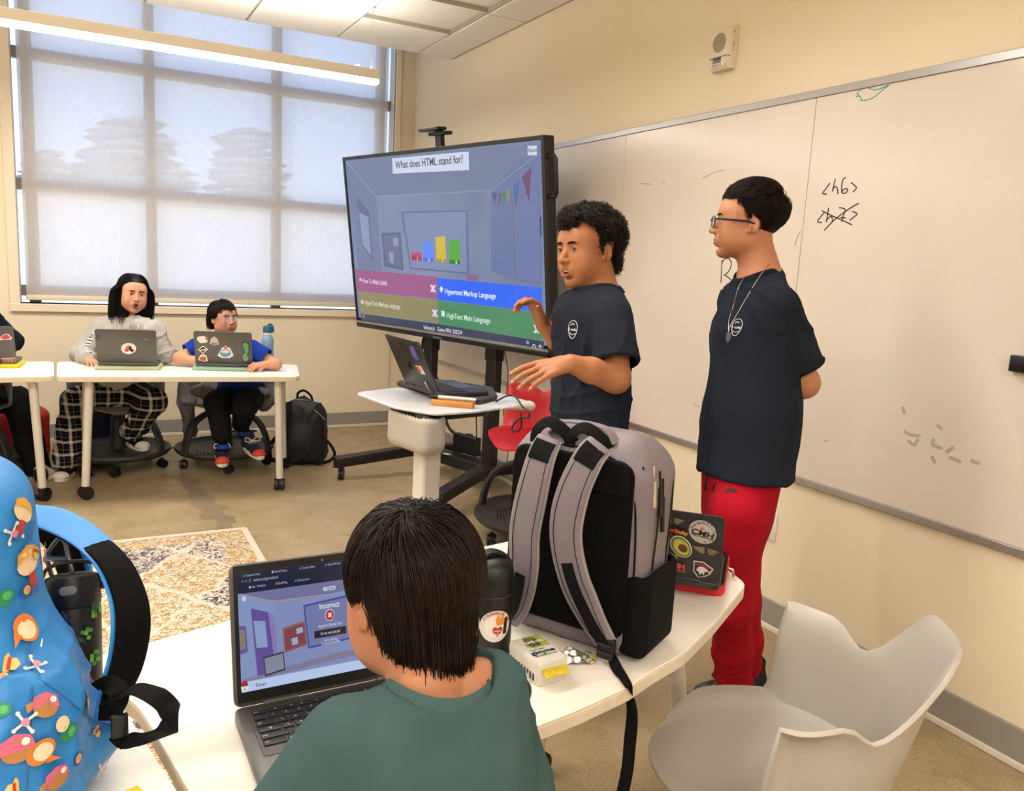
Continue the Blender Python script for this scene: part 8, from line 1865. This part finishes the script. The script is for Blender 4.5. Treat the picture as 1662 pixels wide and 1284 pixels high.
# red bag and clutter behind the left edge chair, jacket on the blue-tee student's chair, cables by the wall
rb0 = at(20, 735, Z=0); RBx = empty('tote_bag', (rb0.x, 5.98, 0), label='red bag on the floor behind the student at the left edge', cat='bag')
S = SDF(.03); S.box((rb0.x+.03, 6.0, .17), (.20, .11, .17), r=.06); S.plane((0, 0, .003), (0, 0, -1)); f1 = folds((.3, .1, 1), 5, .015, 95); tomesh(RBx, S, .008, mat('bag_red', '#a81c20', .7), 'body', lambda P, N: f1(P)); loc(MB().tube(smoothpath([(rb0.x-.06, 5.94, .33), (rb0.x-.02, 5.93, .40), (rb0.x+.06, 5.93, .40), (rb0.x+.10, 5.94, .33)], 5), .006, 6).build('handle', mat('handle_white', '#d8d3ca', .7), RBx), RBx)
tag(MB().tube(smoothpath([at(u, v, Z=.012) for u, v in ((75, 765), (95, 757), (110, 745), (130, 742))], 5), .004, 6).build('floor_cable', mc), 'thin black cable on the floor between the two far tables', 'cable')
gp = at(185, 745, Z=.13); m_dk = mat('bag_darkblue', '#151a2c', .8)
DB = empty('backpack', (gp.x-.15, 6.2, 0), label='dark blue backpack on the floor behind the plaid trousers', cat='backpack'); S = SDF(.03); S.box((gp.x-.13, 6.2, .21), (.17, .12, .21), r=.07); S.plane((0, 0, .003), (0, 0, -1)); f1 = folds((.3, .1, 1), 5, .015, 97); tomesh(DB, S, .008, m_dk, 'body', lambda P, N: f1(P)); loc(MB().tube(smoothpath([(gp.x-.18, 6.15, .41), (gp.x-.15, 6.14, .47), (gp.x-.08, 6.14, .41)], 5), .007, 6).build('grab_loop', m_web, DB), DB)
S = SDF(.03); JC = empty('jacket', (.86, 5.72, 0), label='grey hooded jacket draped over the chair back of the student in blue', cat='jacket')
S.chain([(.60, 5.60, .62), (.66, 5.80, .66), (.86, 5.87, .67), (1.06, 5.80, .66), (1.13, 5.58, .62)], [.045, .05, .055, .05, .045], k=.03); S.chain([(.60, 5.58, .60), (.59, 5.54, .42), (.61, 5.52, .24)], [.05, .052, .040], k=.03); S.chain([(1.13, 5.56, .60), (1.13, 5.50, .47), (1.06, 5.42, .42)], [.05, .055, .05], k=.03); S.ell((1.00, 5.40, .50), (.10, .06, .045)); S.ell((.68, 5.42, .52), (.08, .06, .05))
f1 = folds((.3, .3, 1), 7, .014, 99); tomesh(JC, S, .006, mat('jacket_grey', '#6a6866', .9, noise=(40, '#5d5b5a', .6)), 'body', lambda P, N: f1(P)); loc(MB().cyl((.61, 5.52, .205), (.61, 5.52, .24), .040).build('cuff', mat('cuff_grey', '#5a5856', .9), JC), JC)
mbc = MB(); rc = random.Random(2)
for k in range(5):
    c_ = Vector((.98+.02*k, 6.36, .012+.006*k)); mbc.tube(smoothpath([c_+Vector((math.cos(t)*(.11+.03*rc.random()), math.sin(t)*.05, .004*rc.random())) for t in np.linspace(0, 2*PI, 9)[:-1]], 4, True), .005, 6, closed=True)
tag(mbc.build('coiled_cable', mc), 'coiled black power cable on the floor against the wall under the window', 'cable', kind=None); tag(MB().rbox((0, 0, .035), (.07, .05, .06), .008).build('power_adapter', m_blkp, loc=(1.10, 6.38, .012)), 'small black power adapter beside the coiled cable by the wall', 'adapter')
tag(MB().tube(smoothpath([at(u, v, Z=.005) for u, v in ((272, 730), (285, 725), (300, 724), (330, 714), (352, 713), (345, 718), (330, 722))], 5), .004, 6).build('loose_cable', mc), 'loose black cable snaking on the concrete left of the boy in blue', 'cable')
tag(MB().tube(smoothpath([at(u, v, Y=YW-.012) for u, v in ((634, 545), (633, 580), (632, 610), (631, 632))], 4), .0025, 6).build('wall_cable', mat('cable_grey', '#9a958c', .6)), 'thin vertical cable against the window wall beside the big screen', 'cable')
